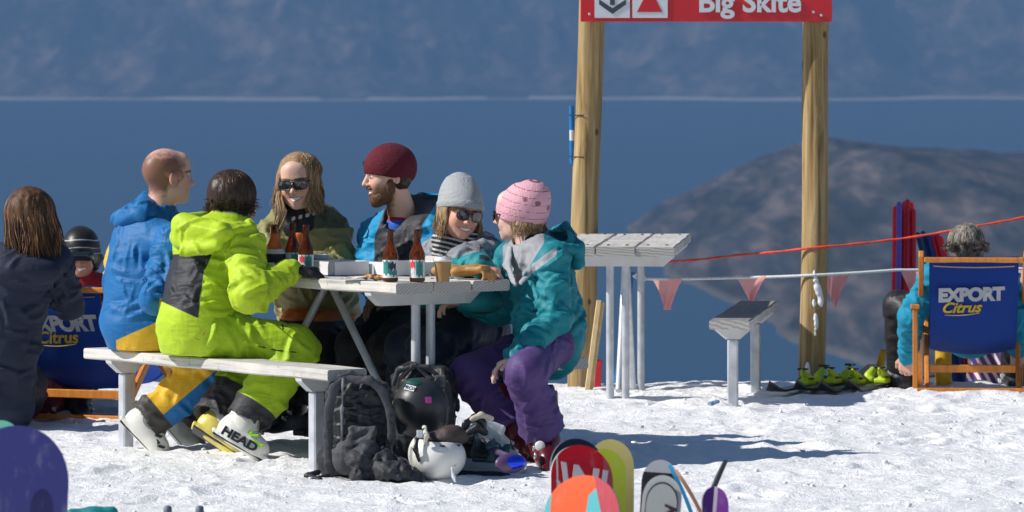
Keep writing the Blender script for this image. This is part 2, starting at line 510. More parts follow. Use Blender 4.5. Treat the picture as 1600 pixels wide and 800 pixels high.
def picnic_table(o, ang, label, npl=3, L=1.8, pw=.19, group='trestle tables on the snow'):
    """o = near left corner of the top; ang = angle of the long side from X"""
    u = Vector((math.cos(ang), math.sin(ang), 0)); v = Vector((math.sin(ang), -math.cos(ang), 0))
    if v.x < 0: v = -v
    rng = random.Random(int(o[0] * 1000)); W = npl * pw
    c = Vector((o[0], o[1], 0)) + u * L / 2 + v * W / 2
    T = thing('picnic_table', (c.x, c.y, 0), label, 'table', group)
    for i in range(npl):
        plank(T, Vector((o[0], o[1], 0)) + v * (i * pw + .003), u, v, L, pw - .007, .045, .75, rng, .006)
    mid = Vector((o[0], o[1], 0)) + v * W / 2
    for t_ in (.21, L - .21):
        cc = mid + u * t_
        crossbeam(T, cc, v, u, W / 2 - .01, .7035)
        for k in (-1, 1):
            p = cc + v * k * .037
            MB().tube([(p.x, p.y, gz(p.x, p.y) - .03), (p.x, p.y, .648)], .0195, 12).build('leg', M_GALV, T, smooth=rad(40))
        # brace up to the middle
        e = mid + u * L / 2
        q = cc + u * (.07 if t_ < L / 2 else -.07)
        MB().tube([(q.x, q.y, gz(q.x, q.y) + .02), (e.x - u.x * .02 * (1 if t_ < L / 2 else -1), e.y - u.y * .02 * (1 if t_ < L / 2 else -1), .70)], .0165, 10).build('brace', M_GALV, T, smooth=rad(40))
        for k in range(npl):
            for s_ in (-1, 1):
                b = Vector((o[0], o[1], 0)) + v * ((k + .5) * pw + s_ * .045) + u * t_
                MB().lathe((b.x, b.y, .749), [(.008, 0), (.008, .003), (.005, .005)], 8).build('bolt', M_BOLT, T)
    return T

def bench(o, ang, label, L=1.86, w=.188, H=.42, group='plank benches on the snow'):
    u = Vector((math.cos(ang), math.sin(ang), 0)); v = Vector((math.sin(ang), -math.cos(ang), 0))
    if v.x < 0: v = -v
    rng = random.Random(int(o[0] * 777)); c = Vector((o[0], o[1], 0)) + u * L / 2 + v * w / 2
    T = thing('bench', (c.x, c.y, 0), label, 'bench', group)
    plank(T, o, u, v, L, w, .045, H, rng)
    mid = Vector((o[0], o[1], 0)) + v * w / 2
    for t_ in (.22, L - .19):
        cc = mid + u * t_
        crossbeam(T, cc, v, u, w / 2 - .006, H - .0465)
        p = cc
        MB().bar((p.x, p.y, gz(p.x, p.y) - .03), (p.x, p.y, H - .103), .05, .05, u, .006).build('leg', M_GALV, T)
    return T

ANG = rad(126.0)
U = Vector((math.cos(ANG), math.sin(ANG), 0)); W_ = Vector((.809, .588, 0))
T0 = Vector((-.470, 20.57, 0)); B0 = Vector((-.731, 20.30, 0))
picnic_table(T0, ANG, 'weathered grey plank table with pizza boxes and beer bottles on it')
bench(B0, ANG, 'grey plank bench under the two seated people in bright blue and lime jackets')
FB = B0 + W_ * 1.12
bench(FB + U * .02, ANG, 'plank bench on the far side of the crowded table')
# second table and bench, empty
A2 = rad(85.5)
p = at(868, 385, 24.39)
picnic_table(p, A2, 'empty grey plank table standing beside the left gate post')
p = at(1108, 498, 24.2); q_ = Vector((p.x, p.y, 0))
b2 = bench(q_, rad(83), 'empty plank bench with a dark top between the two gate posts', w=.19, H=.41)

_pl = [c for c in b2.children if c.name.startswith('plank')][0]
_pl.data.materials.append(M_PLANK_DARK)
for _f in _pl.data.polygons:
    if _f.center.z > .404: _f.material_index = 2  # top faces of this plank get the darker colour
# ================================================================ IMPLICIT SURFACES
class Field:
    """signed distance grid in world space; shapes blend into one continuous skin"""
    def __init__(s, lo, hi, h):
        s.lo = np.array(lo, float); s.h = h
        s.n = np.ceil((np.array(hi, float) - s.lo) / h).astype(int) + 1
        s.D = np.full(tuple(s.n), 1.0, dtype=np.float32)
    def _win(s, lo, hi):
        a = np.maximum(np.floor((np.array(lo) - s.lo) / s.h).astype(int), 0)
        b = np.minimum(np.ceil((np.array(hi) - s.lo) / s.h).astype(int) + 1, s.n)
        if np.any(b <= a): return None, None
        g = [(s.lo[i] + np.arange(a[i], b[i]) * s.h).astype(np.float32) for i in range(3)]
        return tuple(slice(a[i], b[i]) for i in range(3)), g
    def _comb(s, sl, d, k, op):
        D = s.D[sl]
        if op == 'sub':
            d = -d
            if k > 0:
                h = np.clip(.5 - .5 * (D - d) / k, 0, 1); s.D[sl] = D + (d - D) * h + k * h * (1 - h)
            else: s.D[sl] = np.maximum(D, d)
            return
        if k > 0:
            h = np.clip(.5 + .5 * (D - d) / k, 0, 1); s.D[sl] = D + (d - D) * h - k * h * (1 - h)
        else: s.D[sl] = np.minimum(D, d)
    def cap(s, a, b, ra, rb=None, k=.02, op='add', flat=None, wr=0.0, wf=13.0, seed=0, we=(1, 1)):
        """tapered limb; flat=(axis, ratio) squeezes it along an axis; wr adds cloth creases running round it"""
        a = np.array(a, float); b = np.array(b, float); rb = ra if rb is None else rb
        m = max(ra, rb) + k + s.h * 2 + wr
        if flat is not None and flat[1] > 1: m = m * flat[1]
        sl, g = s._win(np.minimum(a, b) - m, np.maximum(a, b) + m)
        if sl is None: return s
        px = g[0][:, None, None] - a[0]; py = g[1][None, :, None] - a[1]; pz = g[2][None, None, :] - a[2]
        ab = (b - a); L2 = max(float(ab @ ab), 1e-9)
        t = np.clip((px * ab[0] + py * ab[1] + pz * ab[2]) / L2, 0, 1).astype(np.float32)
        qx = px - t * ab[0]; qy = py - t * ab[1]; qz = pz - t * ab[2]
        if flat is not None:
            f = np.array(flat[0], float); f /= np.linalg.norm(f)
            w = (qx * f[0] + qy * f[1] + qz * f[2]) * (1 / flat[1] - 1)
            qx = qx + w * f[0]; qy = qy + w * f[1]; qz = qz + w * f[2]
        d = np.sqrt(qx * qx + qy * qy + qz * qz) - (ra + (rb - ra) * t)
        if wr:
            near = np.abs(d) < wr * 2.2 + s.h * 2
            i = np.nonzero(near)
            L = math.sqrt(L2); tt = t[i]
            P = np.stack([qx[i] + 0 * tt, qy[i] + 0 * tt, qz[i] + 0 * tt], -1)
            ax = ab / L
            lat = P * 3.2
            wv = .5 * vnoise(P * 5.0 + seed * 3.7 + tt[:, None] * L * 4, seed + 3)
            al = (tt * L * wf + wv * 1.5)
            r = 1 - 2 * np.abs(vnoise(lat + ax * al[:, None] + seed * 1.9, seed))
            r2 = vnoise(P * 22 + seed + ax * (tt * L * 22)[:, None], seed + 7)
            env = we[0] + (we[1] - we[0]) * tt
            d[i] = d[i] - (wr * env * (r * .75 + r2 * .25)).astype(np.float32)
        s._comb(sl, d.astype(np.float32), k, op); return s
    def ell(s, c, r, ax=None, k=.02, op='add'):
        c = np.array(c, float); r = np.array(r, float)
        A = np.eye(3) if ax is None else np.array([list(a) for a in ax], float)
        ext = np.sqrt(((A.T * r) ** 2).sum(1)) + k + s.h * 2
        sl, g = s._win(c - ext, c + ext)
        if sl is None: return s
        p = [g[0][:, None, None] - c[0], g[1][None, :, None] - c[1], g[2][None, None, :] - c[2]]
        k0 = 0; k1 = 0
        for i in range(3):
            q = p[0] * A[i][0] + p[1] * A[i][1] + p[2] * A[i][2]
            k0 = k0 + (q / r[i]) ** 2; k1 = k1 + (q / r[i] ** 2) ** 2
        k0 = np.sqrt(k0); k1 = np.sqrt(k1) + 1e-9
        s._comb(sl, (k0 * (k0 - 1) / k1).astype(np.float32), k, op); return s
    def box(s, c, half, ax=None, r=.01, k=.01, op='add'):
        c = np.array(c, float); half = np.array(half, float) - r
        A = np.eye(3) if ax is None else np.array([list(a) for a in ax], float)
        ext = np.abs(A.T * (half + r)).sum(1) + k + s.h * 2
        sl, g = s._win(c - ext, c + ext)
        if sl is None: return s
        p = [g[0][:, None, None] - c[0], g[1][None, :, None] - c[1], g[2][None, None, :] - c[2]]
        o = 0; ins = -1e9
        for i in range(3):
            q = np.abs(p[0] * A[i][0] + p[1] * A[i][1] + p[2] * A[i][2]) - half[i]
            o = o + np.maximum(q, 0) ** 2; ins = np.maximum(ins, q)
        d = np.sqrt(o) + np.minimum(ins, 0) - r
        s._comb(sl, d.astype(np.float32), k, op); return s
    def folds(s, amp, freq=9.0, seed=0, aniso=None, fn=None):
        """large soft creases over everything near the surface"""
        i = np.nonzero(np.abs(s.D) < amp * 2 + s.h * 2.5)
        P = s.lo + np.stack(i, -1) * s.h
        if aniso is not None:
            Q = P * np.array(aniso) * freq
            r = 1 - 2 * np.abs(vnoise(Q, seed)); r2 = 1 - 2 * np.abs(vnoise(Q * 2.3 + 5, seed + 5))
            r = r * .65 + r2 * .35
        else:
            # long drawn creases in two crossing directions, gathered in patches
            W = .35 * np.stack([vnoise(P * 4 + 3, seed + 1), vnoise(P * 4 + 9, seed + 2), vnoise(P * 4 + 5, seed + 3)], -1)
            r = 0
            for j, dv in enumerate(((.35, .2, .91), (-.62, .3, .72), (.80, -.2, .55))):
                d = np.array(dv) / np.linalg.norm(dv); al = P @ d
                Q = (P - al[:, None] * d) * freq * .38 + d * (al * freq * 1.35)[:, None] + W * 2
                n = vnoise(Q, seed + 11 * j); m = np.clip(.5 + .9 * vnoise(P * 3.3 + j * 5, seed + j), 0, 1)
                r = r + m * (1 - 2.4 * np.sqrt(n * n + .004)) * (.62, .5, .4)[j]
        w = 1.0 if fn is None else fn(P)
        s.D[i] -= (amp * w * r).astype(np.float32); return s
    def grad(s, p):
        i = np.clip(np.round((np.array(p) - s.lo) / s.h).astype(int), 1, s.n - 2)
        D = s.D; g = np.array([D[i[0] + 1, i[1], i[2]] - D[i[0] - 1, i[1], i[2]], D[i[0], i[1] + 1, i[2]] - D[i[0], i[1] - 1, i[2]], D[i[0], i[1], i[2] + 1] - D[i[0], i[1], i[2] - 1]], float)
        n = np.linalg.norm(g); return float(D[tuple(i)]), (g / n if n > 1e-9 else np.array([0, 0, 1.0]))
    def crease(s, P, amp, w):
        """a drawn fold along the polyline P: a crisp crest with a hollow beside it"""
        P = [np.array(p, float) for p in P]; n = len(P) - 1
        lo = np.min(P, 0) - w * 4; hi = np.max(P, 0) + w * 4
        sl, g = s._win(lo, hi)
        if sl is None: return
        X, Y, Z = g[0][:, None, None], g[1][None, :, None], g[2][None, None, :]
        best = np.full((len(g[0]), len(g[1]), len(g[2])), 9.0, dtype=np.float32); T = np.zeros_like(best); S = np.zeros_like(best)
        for i in range(n):
            a, b = P[i], P[i + 1]; ab = b - a; L2 = max(ab @ ab, 1e-9)
            _, nn = s.grad((a + b) / 2); bn = np.cross(nn, ab / math.sqrt(L2))
            t = np.clip(((X - a[0]) * ab[0] + (Y - a[1]) * ab[1] + (Z - a[2]) * ab[2]) / L2, 0, 1)
            qx, qy, qz = X - a[0] - t * ab[0], Y - a[1] - t * ab[1], Z - a[2] - t * ab[2]
            d = np.sqrt(qx * qx + qy * qy + qz * qz); m = d < best
            best = np.where(m, d, best); T = np.where(m, (i + t) / n, T); S = np.where(m, qx * bn[0] + qy * bn[1] + qz * bn[2], S)
        env = np.maximum(np.sin(np.pi * np.clip(T, 0, 1)), 0) ** .7 * np.exp(-(best / (w * 2.6)) ** 2)
        prof = np.exp(-np.abs(S) / w) - .75 * np.exp(-((S - 1.7 * w) / (w * 1.1)) ** 2) - .25 * np.exp(-((S + 1.9 * w) / (w * 1.2)) ** 2)
        s.D[sl] -= (amp * env * prof).astype(np.float32)
    def creases(s, bones, n, seed=1, amp=.012, w=.014, L=(.07, .20)):
        """bones: (a, b, radius, weight, lean) lean = how far the fold turns from running round the limb (0) to along it (1)"""
        rng = random.Random(seed); W = [b[3] for b in bones]
        jobs = []
        for _ in range(n):
            a, b, r, wt, lean = bones[rng.choices(range(len(bones)), W)[0]]
            a = np.array(a, float); b = np.array(b, float); ax = b - a; ln = np.linalg.norm(ax); ax /= ln
            t = rng.random() ** .8 * 1.05; q = a + ax * ln * t
            v = np.array([rng.gauss(0, 1), rng.gauss(0, 1) - .7, rng.gauss(0, 1)]); v -= ax * (v @ ax); v /= np.linalg.norm(v) + 1e-9
            p = q + v * r
            ok = False
            for _ in range(6):
                d, g = s.grad(p)
                if abs(d) > .2: break
                p = p - g * d; ok = abs(d) < .012
                if ok: break
            if not ok: continue
            phi = rng.gauss(0, .38) + (1.25 * rng.choice((-1, 1)) if rng.random() < lean else 0)
            curve = rng.gauss(0, .25); P = [p]; st = .022; N = max(3, int(rng.uniform(*L) / st))
            for k in range(N):
                d, g = s.grad(P[-1]); ci = np.cross(ax, g); m_ = np.linalg.norm(ci)
                if m_ < .2: break
                ci /= m_; al = np.cross(g, ci); ph = phi + curve * (k / N - .5) * 2
                x = P[-1] + (ci * math.cos(ph) + al * math.sin(ph)) * st
                d, g = s.grad(x); x = x - g * np.clip(d, -.02, .02); P.append(x)
            if len(P) > 3: jobs.append((P, amp * rng.uniform(.5, 1.3), w * rng.uniform(.65, 1.25)))
        for P, a_, w_ in jobs: s.crease(P, a_, w_)
        return s
    def cut(s, fn, k=0):
        """keep only where fn(P)<0 (fn gives a signed distance on broadcast grids)"""
        g = [(s.lo[i] + np.arange(s.n[i]) * s.h).astype(np.float32) for i in range(3)]
        d = fn(g[0][:, None, None], g[1][None, :, None], g[2][None, None, :])
        s.D = np.maximum(s.D, d.astype(np.float32)); return s
    def mesh(s):
        D = s.D
        # close the surface at the border of the grid
        D[0] = D[-1] = 1; D[:, 0] = D[:, -1] = 1; D[:, :, 0] = D[:, :, -1] = 1
        S = D < 0
        c = np.zeros(tuple(np.array(D.shape) - 1), dtype=np.int8)
        cs = {}
        for dx in (0, 1):
            for dy in (0, 1):
                for dz in (0, 1):
                    sub = S[dx:D.shape[0] - 1 + dx, dy:D.shape[1] - 1 + dy, dz:D.shape[2] - 1 + dz]
                    c += sub
        act = (c > 0) & (c < 8)
        ii = np.nonzero(act); N = len(ii[0])
        idx = np.full(c.shape, -1, dtype=np.int32); idx[ii] = np.arange(N)
        corners = np.stack([D[ii[0] + dx, ii[1] + dy, ii[2] + dz] for dx in (0, 1) for dy in (0, 1) for dz in (0, 1)], -1)
        off = np.array([(dx, dy, dz) for dx in (0, 1) for dy in (0, 1) for dz in (0, 1)], float)
        acc = np.zeros((N, 3)); cnt = np.zeros(N)
        for a in range(8):
            for b in range(a + 1, 8):
                if np.abs(off[a] - off[b]).sum() != 1: continue
                da, db = corners[:, a], corners[:, b]
                m = (da < 0) != (db < 0)
                t = np.where(m, da / np.where(m, da - db, 1), 0)
                p = off[a] + (off[b] - off[a]) * t[:, None]
                acc += p * m[:, None]; cnt += m
        V = s.lo + (np.stack(ii, -1) + acc / cnt[:, None]) * s.h
        F = []
        for ax in range(3):
            sh = list(D.shape)
            A = [slice(None)] * 3; B = [slice(None)] * 3
            A[ax] = slice(0, -1); B[ax] = slice(1, None)
            o1, o2 = [q for q in range(3) if q != ax]
            for o in (o1, o2): A[o] = slice(1, -1); B[o] = slice(1, -1)
            a = S[tuple(A)]; b = S[tuple(B)]
            e = np.nonzero(a != b)
            base = [e[0].copy(), e[1].copy(), e[2].copy()]
            for o in (o1, o2): base[o] = base[o] + 1
            inside = a[e]
            def I(d1, d2):
                q = [base[0], base[1], base[2]]
                q[o1] = q[o1] - d1; q[o2] = q[o2] - d2
                return idx[q[0], q[1], q[2]]
            quad = np.stack([I(1, 1), I(0, 1), I(0, 0), I(1, 0)], -1)
            flip = inside if ax != 1 else ~inside
            quad[~flip] = quad[~flip][:, ::-1]
            F.append(quad)
        F = np.concatenate(F)
        F = F[(F >= 0).all(1)]
        return V, F

def smooth_mesh(V, F, it=1, lam=.5):
    n = len(V)
    for _ in range(it):
        acc = np.zeros((n, 3)); cnt = np.zeros(n)
        for k in range(4):
            a = F[:, k]; b = F[:, (k + 1) % 4]
            for q in range(3):
                acc[:, q] += np.bincount(a, V[b, q], n) + np.bincount(b, V[a, q], n)
            cnt += np.bincount(a, minlength=n) + np.bincount(b, minlength=n)
        V = V + lam * (acc / np.maximum(cnt, 1)[:, None] - V)
    return V

def sdf_obj(name, fld, mats, parent=None, matfn=None, it=1, lam=.5, loc=None):
    V, F = fld.mesh()
    V = smooth_mesh(V, F, it, lam)
    fm = None
    if matfn is not None:
        fm = matfn(V[F].mean(1))
    return mesh_obj(name, V, F, mats, parent, fm=fm, smooth=True, loc=loc)

# a frame of axes: f forward, l left, u up
class Frame:
    def __init__(s, f, up=(0, 0, 1)):
        s.f = Vector(f).normalized(); s.l = Vector(up).cross(s.f).normalized(); s.u = s.f.cross(s.l).normalized()
    def roll(s, a):
        r = Matrix.Rotation(a, 3, s.f); s.l = r @ s.l; s.u = r @ s.u; return s
    def p(s, o, f, l, u): return Vector(o) + s.f * f + s.l * l + s.u * u
    @property
    def ax(s): return (s.f, s.l, s.u)
# ================================================================ PEOPLE: tools
def add_attrs(o, attrs, origin):
    """attrs: name -> fn(P world (N,3)) -> value per vertex"""
    me = o.data; n = len(me.vertices); V = np.zeros(n * 3, dtype=np.float32); me.vertices.foreach_get('co', V)
    P = V.reshape(-1, 3).astype(float) + np.array(origin)
    for k, fn in attrs.items():
        a = me.attributes.new(k, 'FLOAT', 'POINT'); a.data.foreach_set('value', np.asarray(fn(P), dtype=np.float32))
def world_origin(o): return wloc(o)

def mat_panels(name, base, layers, rough=.6, wr=.35, kind='cloth', var=.10, knit=None, sheen=.03):
    """layers: (attribute, colour, softness): colour shows where the attribute is above 0"""
    t = NT(name); v = t.coords()
    f = t.noise(v, 9, 4)
    fac = t.ramp(f, [(.3, 1 - var), (.72, 1 + var * .6)])
    c = t.mix(0.0, base, base)
    for at_, colr, soft in layers:
        a = t.n('ShaderNodeAttribute'); a.attribute_name = at_
        mr = t.n('ShaderNodeMapRange'); mr.inputs[1].default_value = -soft; mr.inputs[2].default_value = soft; t.l(a.outputs['Fac'], mr.inputs[0])
        c = t.mix(mr.outputs[0], c, colr)
    mx = t.n('ShaderNodeMix', _data_type='RGBA', _blend_type='MULTIPLY'); mx.inputs[0].default_value = 1
    t.l(c, mx.inputs[6]); t.l(fac, mx.inputs[7]); t.l(mx.outputs[2], t.b.inputs['Base Color'])
    t.b.inputs['Roughness'].default_value = rough
    if kind == 'cloth':
        t.b.inputs['Sheen Weight'].default_value = sheen; t.b.inputs['Specular IOR Level'].default_value = .35
        cloth_relief(t, wr)
    elif kind == 'skin':
        t.b.inputs['Subsurface Weight'].default_value = .12
        t.b.inputs['Subsurface Radius'].default_value = (.012, .005, .003)
        t.b.inputs['Specular IOR Level'].default_value = .4
        t.bump(t.noise(v, 130, 4), .25, .0015)
    elif kind == 'knit':
        n1 = t.noise(v, 190, 2); n2 = t.noise(v, 30, 3)
        t.bump(t.math('ADD', n1, n2), .9, .006); 
    return t.m

def mat_hair(name, cols, scale=(70, 70, 9), rough=.55):
    t = NT(name); v = t.coords(scale=scale); f = t.noise(v, 1.0, 5, .6, .5); g = t.noise(t.coords(), 14, 3)
    m = t.math('ADD', t.math('MULTIPLY', f, .7), t.math('MULTIPLY', g, .3))
    n = len(cols)
    t.l(t.ramp(m, [(.36 + .28 * i / (n - 1), c) for i, c in enumerate(cols)]), t.b.inputs['Base Color'])
    t.b.inputs['Roughness'].default_value = rough; t.b.inputs['Specular IOR Level'].default_value = .28
    t.bump(f, .8, .004); return t.m

SKIN = (.68, .40, .30)
def skin_mat(name, tone=SKIN, stubble=None, hair=None, lips=(.50, .16, .13)):
    L = []
    if hair: L.append(('buzz', hair, .013))
    if stubble: L.append(('stub', stubble, .012))
    L += [('ruddy', (tone[0] * .98, tone[1] * .78, tone[2] * .74), .02), ('lip', lips, .002), ('teeth', (.85, .83, .78), .0012), ('brow', (.16, .10, .06), .003)]
    return mat_panels(name, tone, L, rough=.48, kind='skin', var=.07)

def local(P, c, fr):
    d = P - np.array(c)
    return d @ np.array(fr.f), d @ np.array(fr.l), d @ np.array(fr.u)

def head_attrs(c, fr, sc=1.0, teeth=True, wide=.031):
    def lip(P):
        f, l, u = [q / sc for q in local(P, c, fr)]
        uu = u + .064 - 5.0 * l * l
        return np.where(f > .05, .0105 - np.abs(uu) - .0065 * (np.abs(l) / wide) ** 2, -1) * 1.0
    def teethf(P):
        f, l, u = [q / sc for q in local(P, c, fr)]
        uu = u + .064 - 5.0 * l * l
        return np.where((f > .05), (.0058 if teeth else .0005) - np.abs(uu) - .004 * (np.abs(l) / (wide * .8)) ** 2, -1)
    def brow(P):
        f, l, u = [q / sc for q in local(P, c, fr)]
        return np.where(f > .05, .005 - np.abs(u - .022 + .25 * (np.abs(l) - .034) ** 2 * 20) - .02 * np.maximum(0, np.abs(np.abs(l) - .034) - .014), -1)
    def ruddy(P):
        f, l, u = [q / sc for q in local(P, c, fr)]
        a = .020 - np.sqrt((np.abs(l) - .040) ** 2 + (u + .034) ** 2)
        b = .012 - np.sqrt(l ** 2 + (u + .028) ** 2)
        e = np.where(np.abs(l) > .068, .02 - np.abs(u + .01), -1)
        return np.maximum(np.maximum(np.where(f > .03, a, -1), np.where(f > .09, b, -1)), e) - .004
    return {'lip': lip, 'teeth': teethf, 'brow': brow, 'ruddy': ruddy}

def head_sdf(F, c, fr, neck, sc=1.0, jaw=1.0, smile=True, neck_r=.054):
    p = lambda f, l, u: fr.p(c, f * sc, l * sc, u * sc)
    e = lambda f, l, u, rf, rl, ru, k=.02, op='add': F.ell(p(f, l, u), (rf * sc, rl * sc, ru * sc), fr.ax, k * sc, op)
    e(-.014, 0, .030, .096, .075, .086, 0)
    e(.030, 0, -.022, .060, .062, .080, .03)
    e(.036, 0, -.070, .048, .048 * jaw, .036, .03)
    e(.068, 0, -.094, .019, .022 * jaw, .017, .02)
    for s_ in (-1, 1):
        e(.056, s_ * .036, -.030, .030, .024, .026, .02)
        e(.018, s_ * .055 * jaw, -.062, .030, .012, .024, .02)
        e(-.012, s_ * .079, -.010, .019, .009, .031, .006)
        e(-.006, s_ * .088, -.008, .010, .005, .018, .004, 'sub')
    e(.078, 0, .020, .015, .050, .011, .016)
    e(.060, 0, .055, .034, .055, .040, .03)
    for s_ in (-1, 1): e(.096, s_ * .031, -.001, .013, .019, .012, .010, 'sub')
    for s_ in (-1, 1): e(.076, s_ * .031, -.002, .014, .015, .013, .004)
    F.cap(p(.088, 0, .010), p(.110, 0, -.030), .0085 * sc, .0120 * sc, .010)
    for s_ in (-1, 1): e(.096, s_ * .012, -.034, .011, .009, .008, .006)
    # mouth
    if smile:
        e(.092, 0, -.062, .012, .024, .006, .006, 'sub')
        for s_ in (-1, 0, 1): e(.082 - abs(s_) * .006, s_ * .013, -.063 + abs(s_) * .0015, .008, .009, .0055, .003)
    F.cap(p(.084, -.020, -.051), p(.092, 0, -.054), .0045 * sc, .0060 * sc, .006); F.cap(p(.092, 0, -.054), p(.084, .020, -.051), .0060 * sc, .0045 * sc, .006)
    F.cap(p(.082, -.018, -.071), p(.089, 0, -.076), .0045 * sc, .0068 * sc, .006); F.cap(p(.089, 0, -.076), p(.082, .018, -.071), .0068 * sc, .0045 * sc, .006)
    F.cap(p(-.022, 0, -.050), neck, neck_r * sc, neck_r * 1.1, .03)

def hand_sdf(F, wr, d, n, curl=.5, side=1, spread=.12, sc=1.0, wl=.085):
    """wr wrist, d pointing direction, n the palm normal; side picks the thumb's side"""
    d = Vector(d).normalized(); n = Vector(n); n = (n - d * n.dot(d)).normalized(); s_ = d.cross(n) * side
    W = Vector(wr); L = [.062, .072, .068, .053]
    F.cap(W - d * .02, W + d * .03, .026 * sc, .027 * sc, .01, flat=(n, .75))
    F.box(W + d * (wl * .52) * sc, (wl * .5 * sc, .040 * sc, .0135 * sc), (d, s_, n), .012 * sc, .012)
    for i in range(4):
        off = (.030, .010, -.010, -.029)[i]
        b = W + d * (wl - abs(off) * .12) * sc + s_ * off * sc
        a = spread * (off / .03); dd = (d * math.cos(a) + s_ * math.sin(a)).normalized()
        ang = 0.15; p = b - dd * .01; r = (.0088, .0092, .0088, .0078)[i] * sc
        for j, fr_ in enumerate((.46, .30, .24)):
            ang += curl * (.9, 1.1, .7)[j] * (1 + .12 * (i - 1.5))
            q = p + (dd * math.cos(ang) + n * math.sin(ang)) * L[i] * fr_ * sc * 1.15
            F.cap(p, q, r, r * .93, .003); p = q; r *= .93
    b = W + d * .022 * sc + s_ * .030 * sc; dd = (d * .72 + s_ * .62 + n * .30).normalized()
    q = b + dd * .040 * sc; F.cap(b, q, .0125 * sc, .0105 * sc, .010)
    dd2 = (d * .93 + s_ * .18 + n * .34).normalized(); F.cap(q, q + dd2 * .030 * sc, .0100 * sc, .0085 * sc, .004)

def bounds(pts, m):
    A = np.array([list(p) for p in pts]); return A.min(0) - m, A.max(0) + m

def body_mesh(T, J, hf, hands, mat, h=.0046, sc=1.0, jaw=1.0, smile=True, roll=0, attrs=None, teeth=True, post=None, hup=(0, 0, 1)):
    pts = [J[k] for k in J]
    lo, hi = bounds(pts, .16)
    F = Field(lo, hi, h); fr = Frame(hf, hup)
    if roll: fr.roll(roll)
    head_sdf(F, J['head'], fr, J['neck'], sc, jaw, smile)
    F.cap(J['neck'], J['chest'], .055, .09, .04); F.cap(J['chest'], J['pelvis'], .11, .11, .04)
    for s_ in 'LR':
        F.cap(J['neck'] - Vector((0, 0, .05)), J['sh' + s_] - Vector((0, 0, .02)), .034, .032, .02); F.cap(J['sh' + s_], J['el' + s_], .046, .036, .02); F.cap(J['el' + s_], J['wr' + s_], .036, .024, .01)
        F.cap(J['hip' + s_], J['kn' + s_], .07, .05, .03); F.cap(J['kn' + s_], J['an' + s_], .048, .034, .02)
    for hd in hands: hand_sdf(F, **hd)
    if post: post(F, fr)
    o = sdf_obj('body', F, [mat], T, it=1)
    A = head_attrs(J['head'], fr, sc, teeth); 
    if attrs: A.update(attrs(J['head'], fr))
    add_attrs(o, A, world_origin(o))
    return o, fr

def jacket_sdf(J, tf, h=.0065, r=1.0, wr=.010, seed=1, hem=.10, cuff=.048, collar=True, extra=None, pad=.02, folds=.006, low=0.0, waist=1.0, cr=.0145, ncr=165):
    pts = [J[k] for k in J if k[:2] in ('sh', 'el', 'wr', 'ne', 'pe', 'ch')]
    lo, hi = bounds(pts, .27); F = Field(lo, hi, h)
    tf = Vector(tf).normalized(); side = Vector((0, 0, 1)).cross(tf)
    pe, ch, ne = J['pelvis'], J['chest'], J['neck']
    F.cap(pe - Vector((0, 0, low)), (pe + ch) / 2, .178 * r, .165 * r * waist, .03, flat=(tf, .78), wr=wr, seed=seed, wf=11)
    F.cap((pe + ch) / 2, ch + (ne - ch) * .25, .165 * r * waist, .165 * r, .05, flat=(tf, .76), wr=wr, seed=seed + 1, wf=9)
    F.cap(J['shL'], J['shR'], .078 * r, .078 * r, .06)
    F.cap(ne - Vector((0, 0, .02)), ch, .075, .13 * r, .06)
    for i, s_ in enumerate('LR'):
        F.cap(J['sh' + s_], J['el' + s_], .074 * r, .063 * r, .022, wr=wr, seed=seed + 3 + i, wf=12, we=(.5, 1.3))
        F.cap(J['el' + s_], J['wr' + s_], .064 * r, cuff, .014, wr=wr, seed=seed + 5 + i, wf=13, we=(1.3, .7))
    if extra: extra(F, tf, side)
    if folds: F.folds(folds * .5, 9, seed + 20)
    mid = (pe + ch) / 2
    F.creases([(pe, mid, .17, 3, .15), (mid, ch, .17, 2.2, .45), (ch, ne, .15, 1, .8)] + [b for s_ in 'LR' for b in ((J['sh' + s_], J['el' + s_], .075, 2.2, .35), (J['el' + s_], J['sh' + s_], .075, 1.6, .1), (J['el' + s_], J['wr' + s_], .062, 2.6, .15))], ncr, seed, amp=cr, w=.0125)
    return F

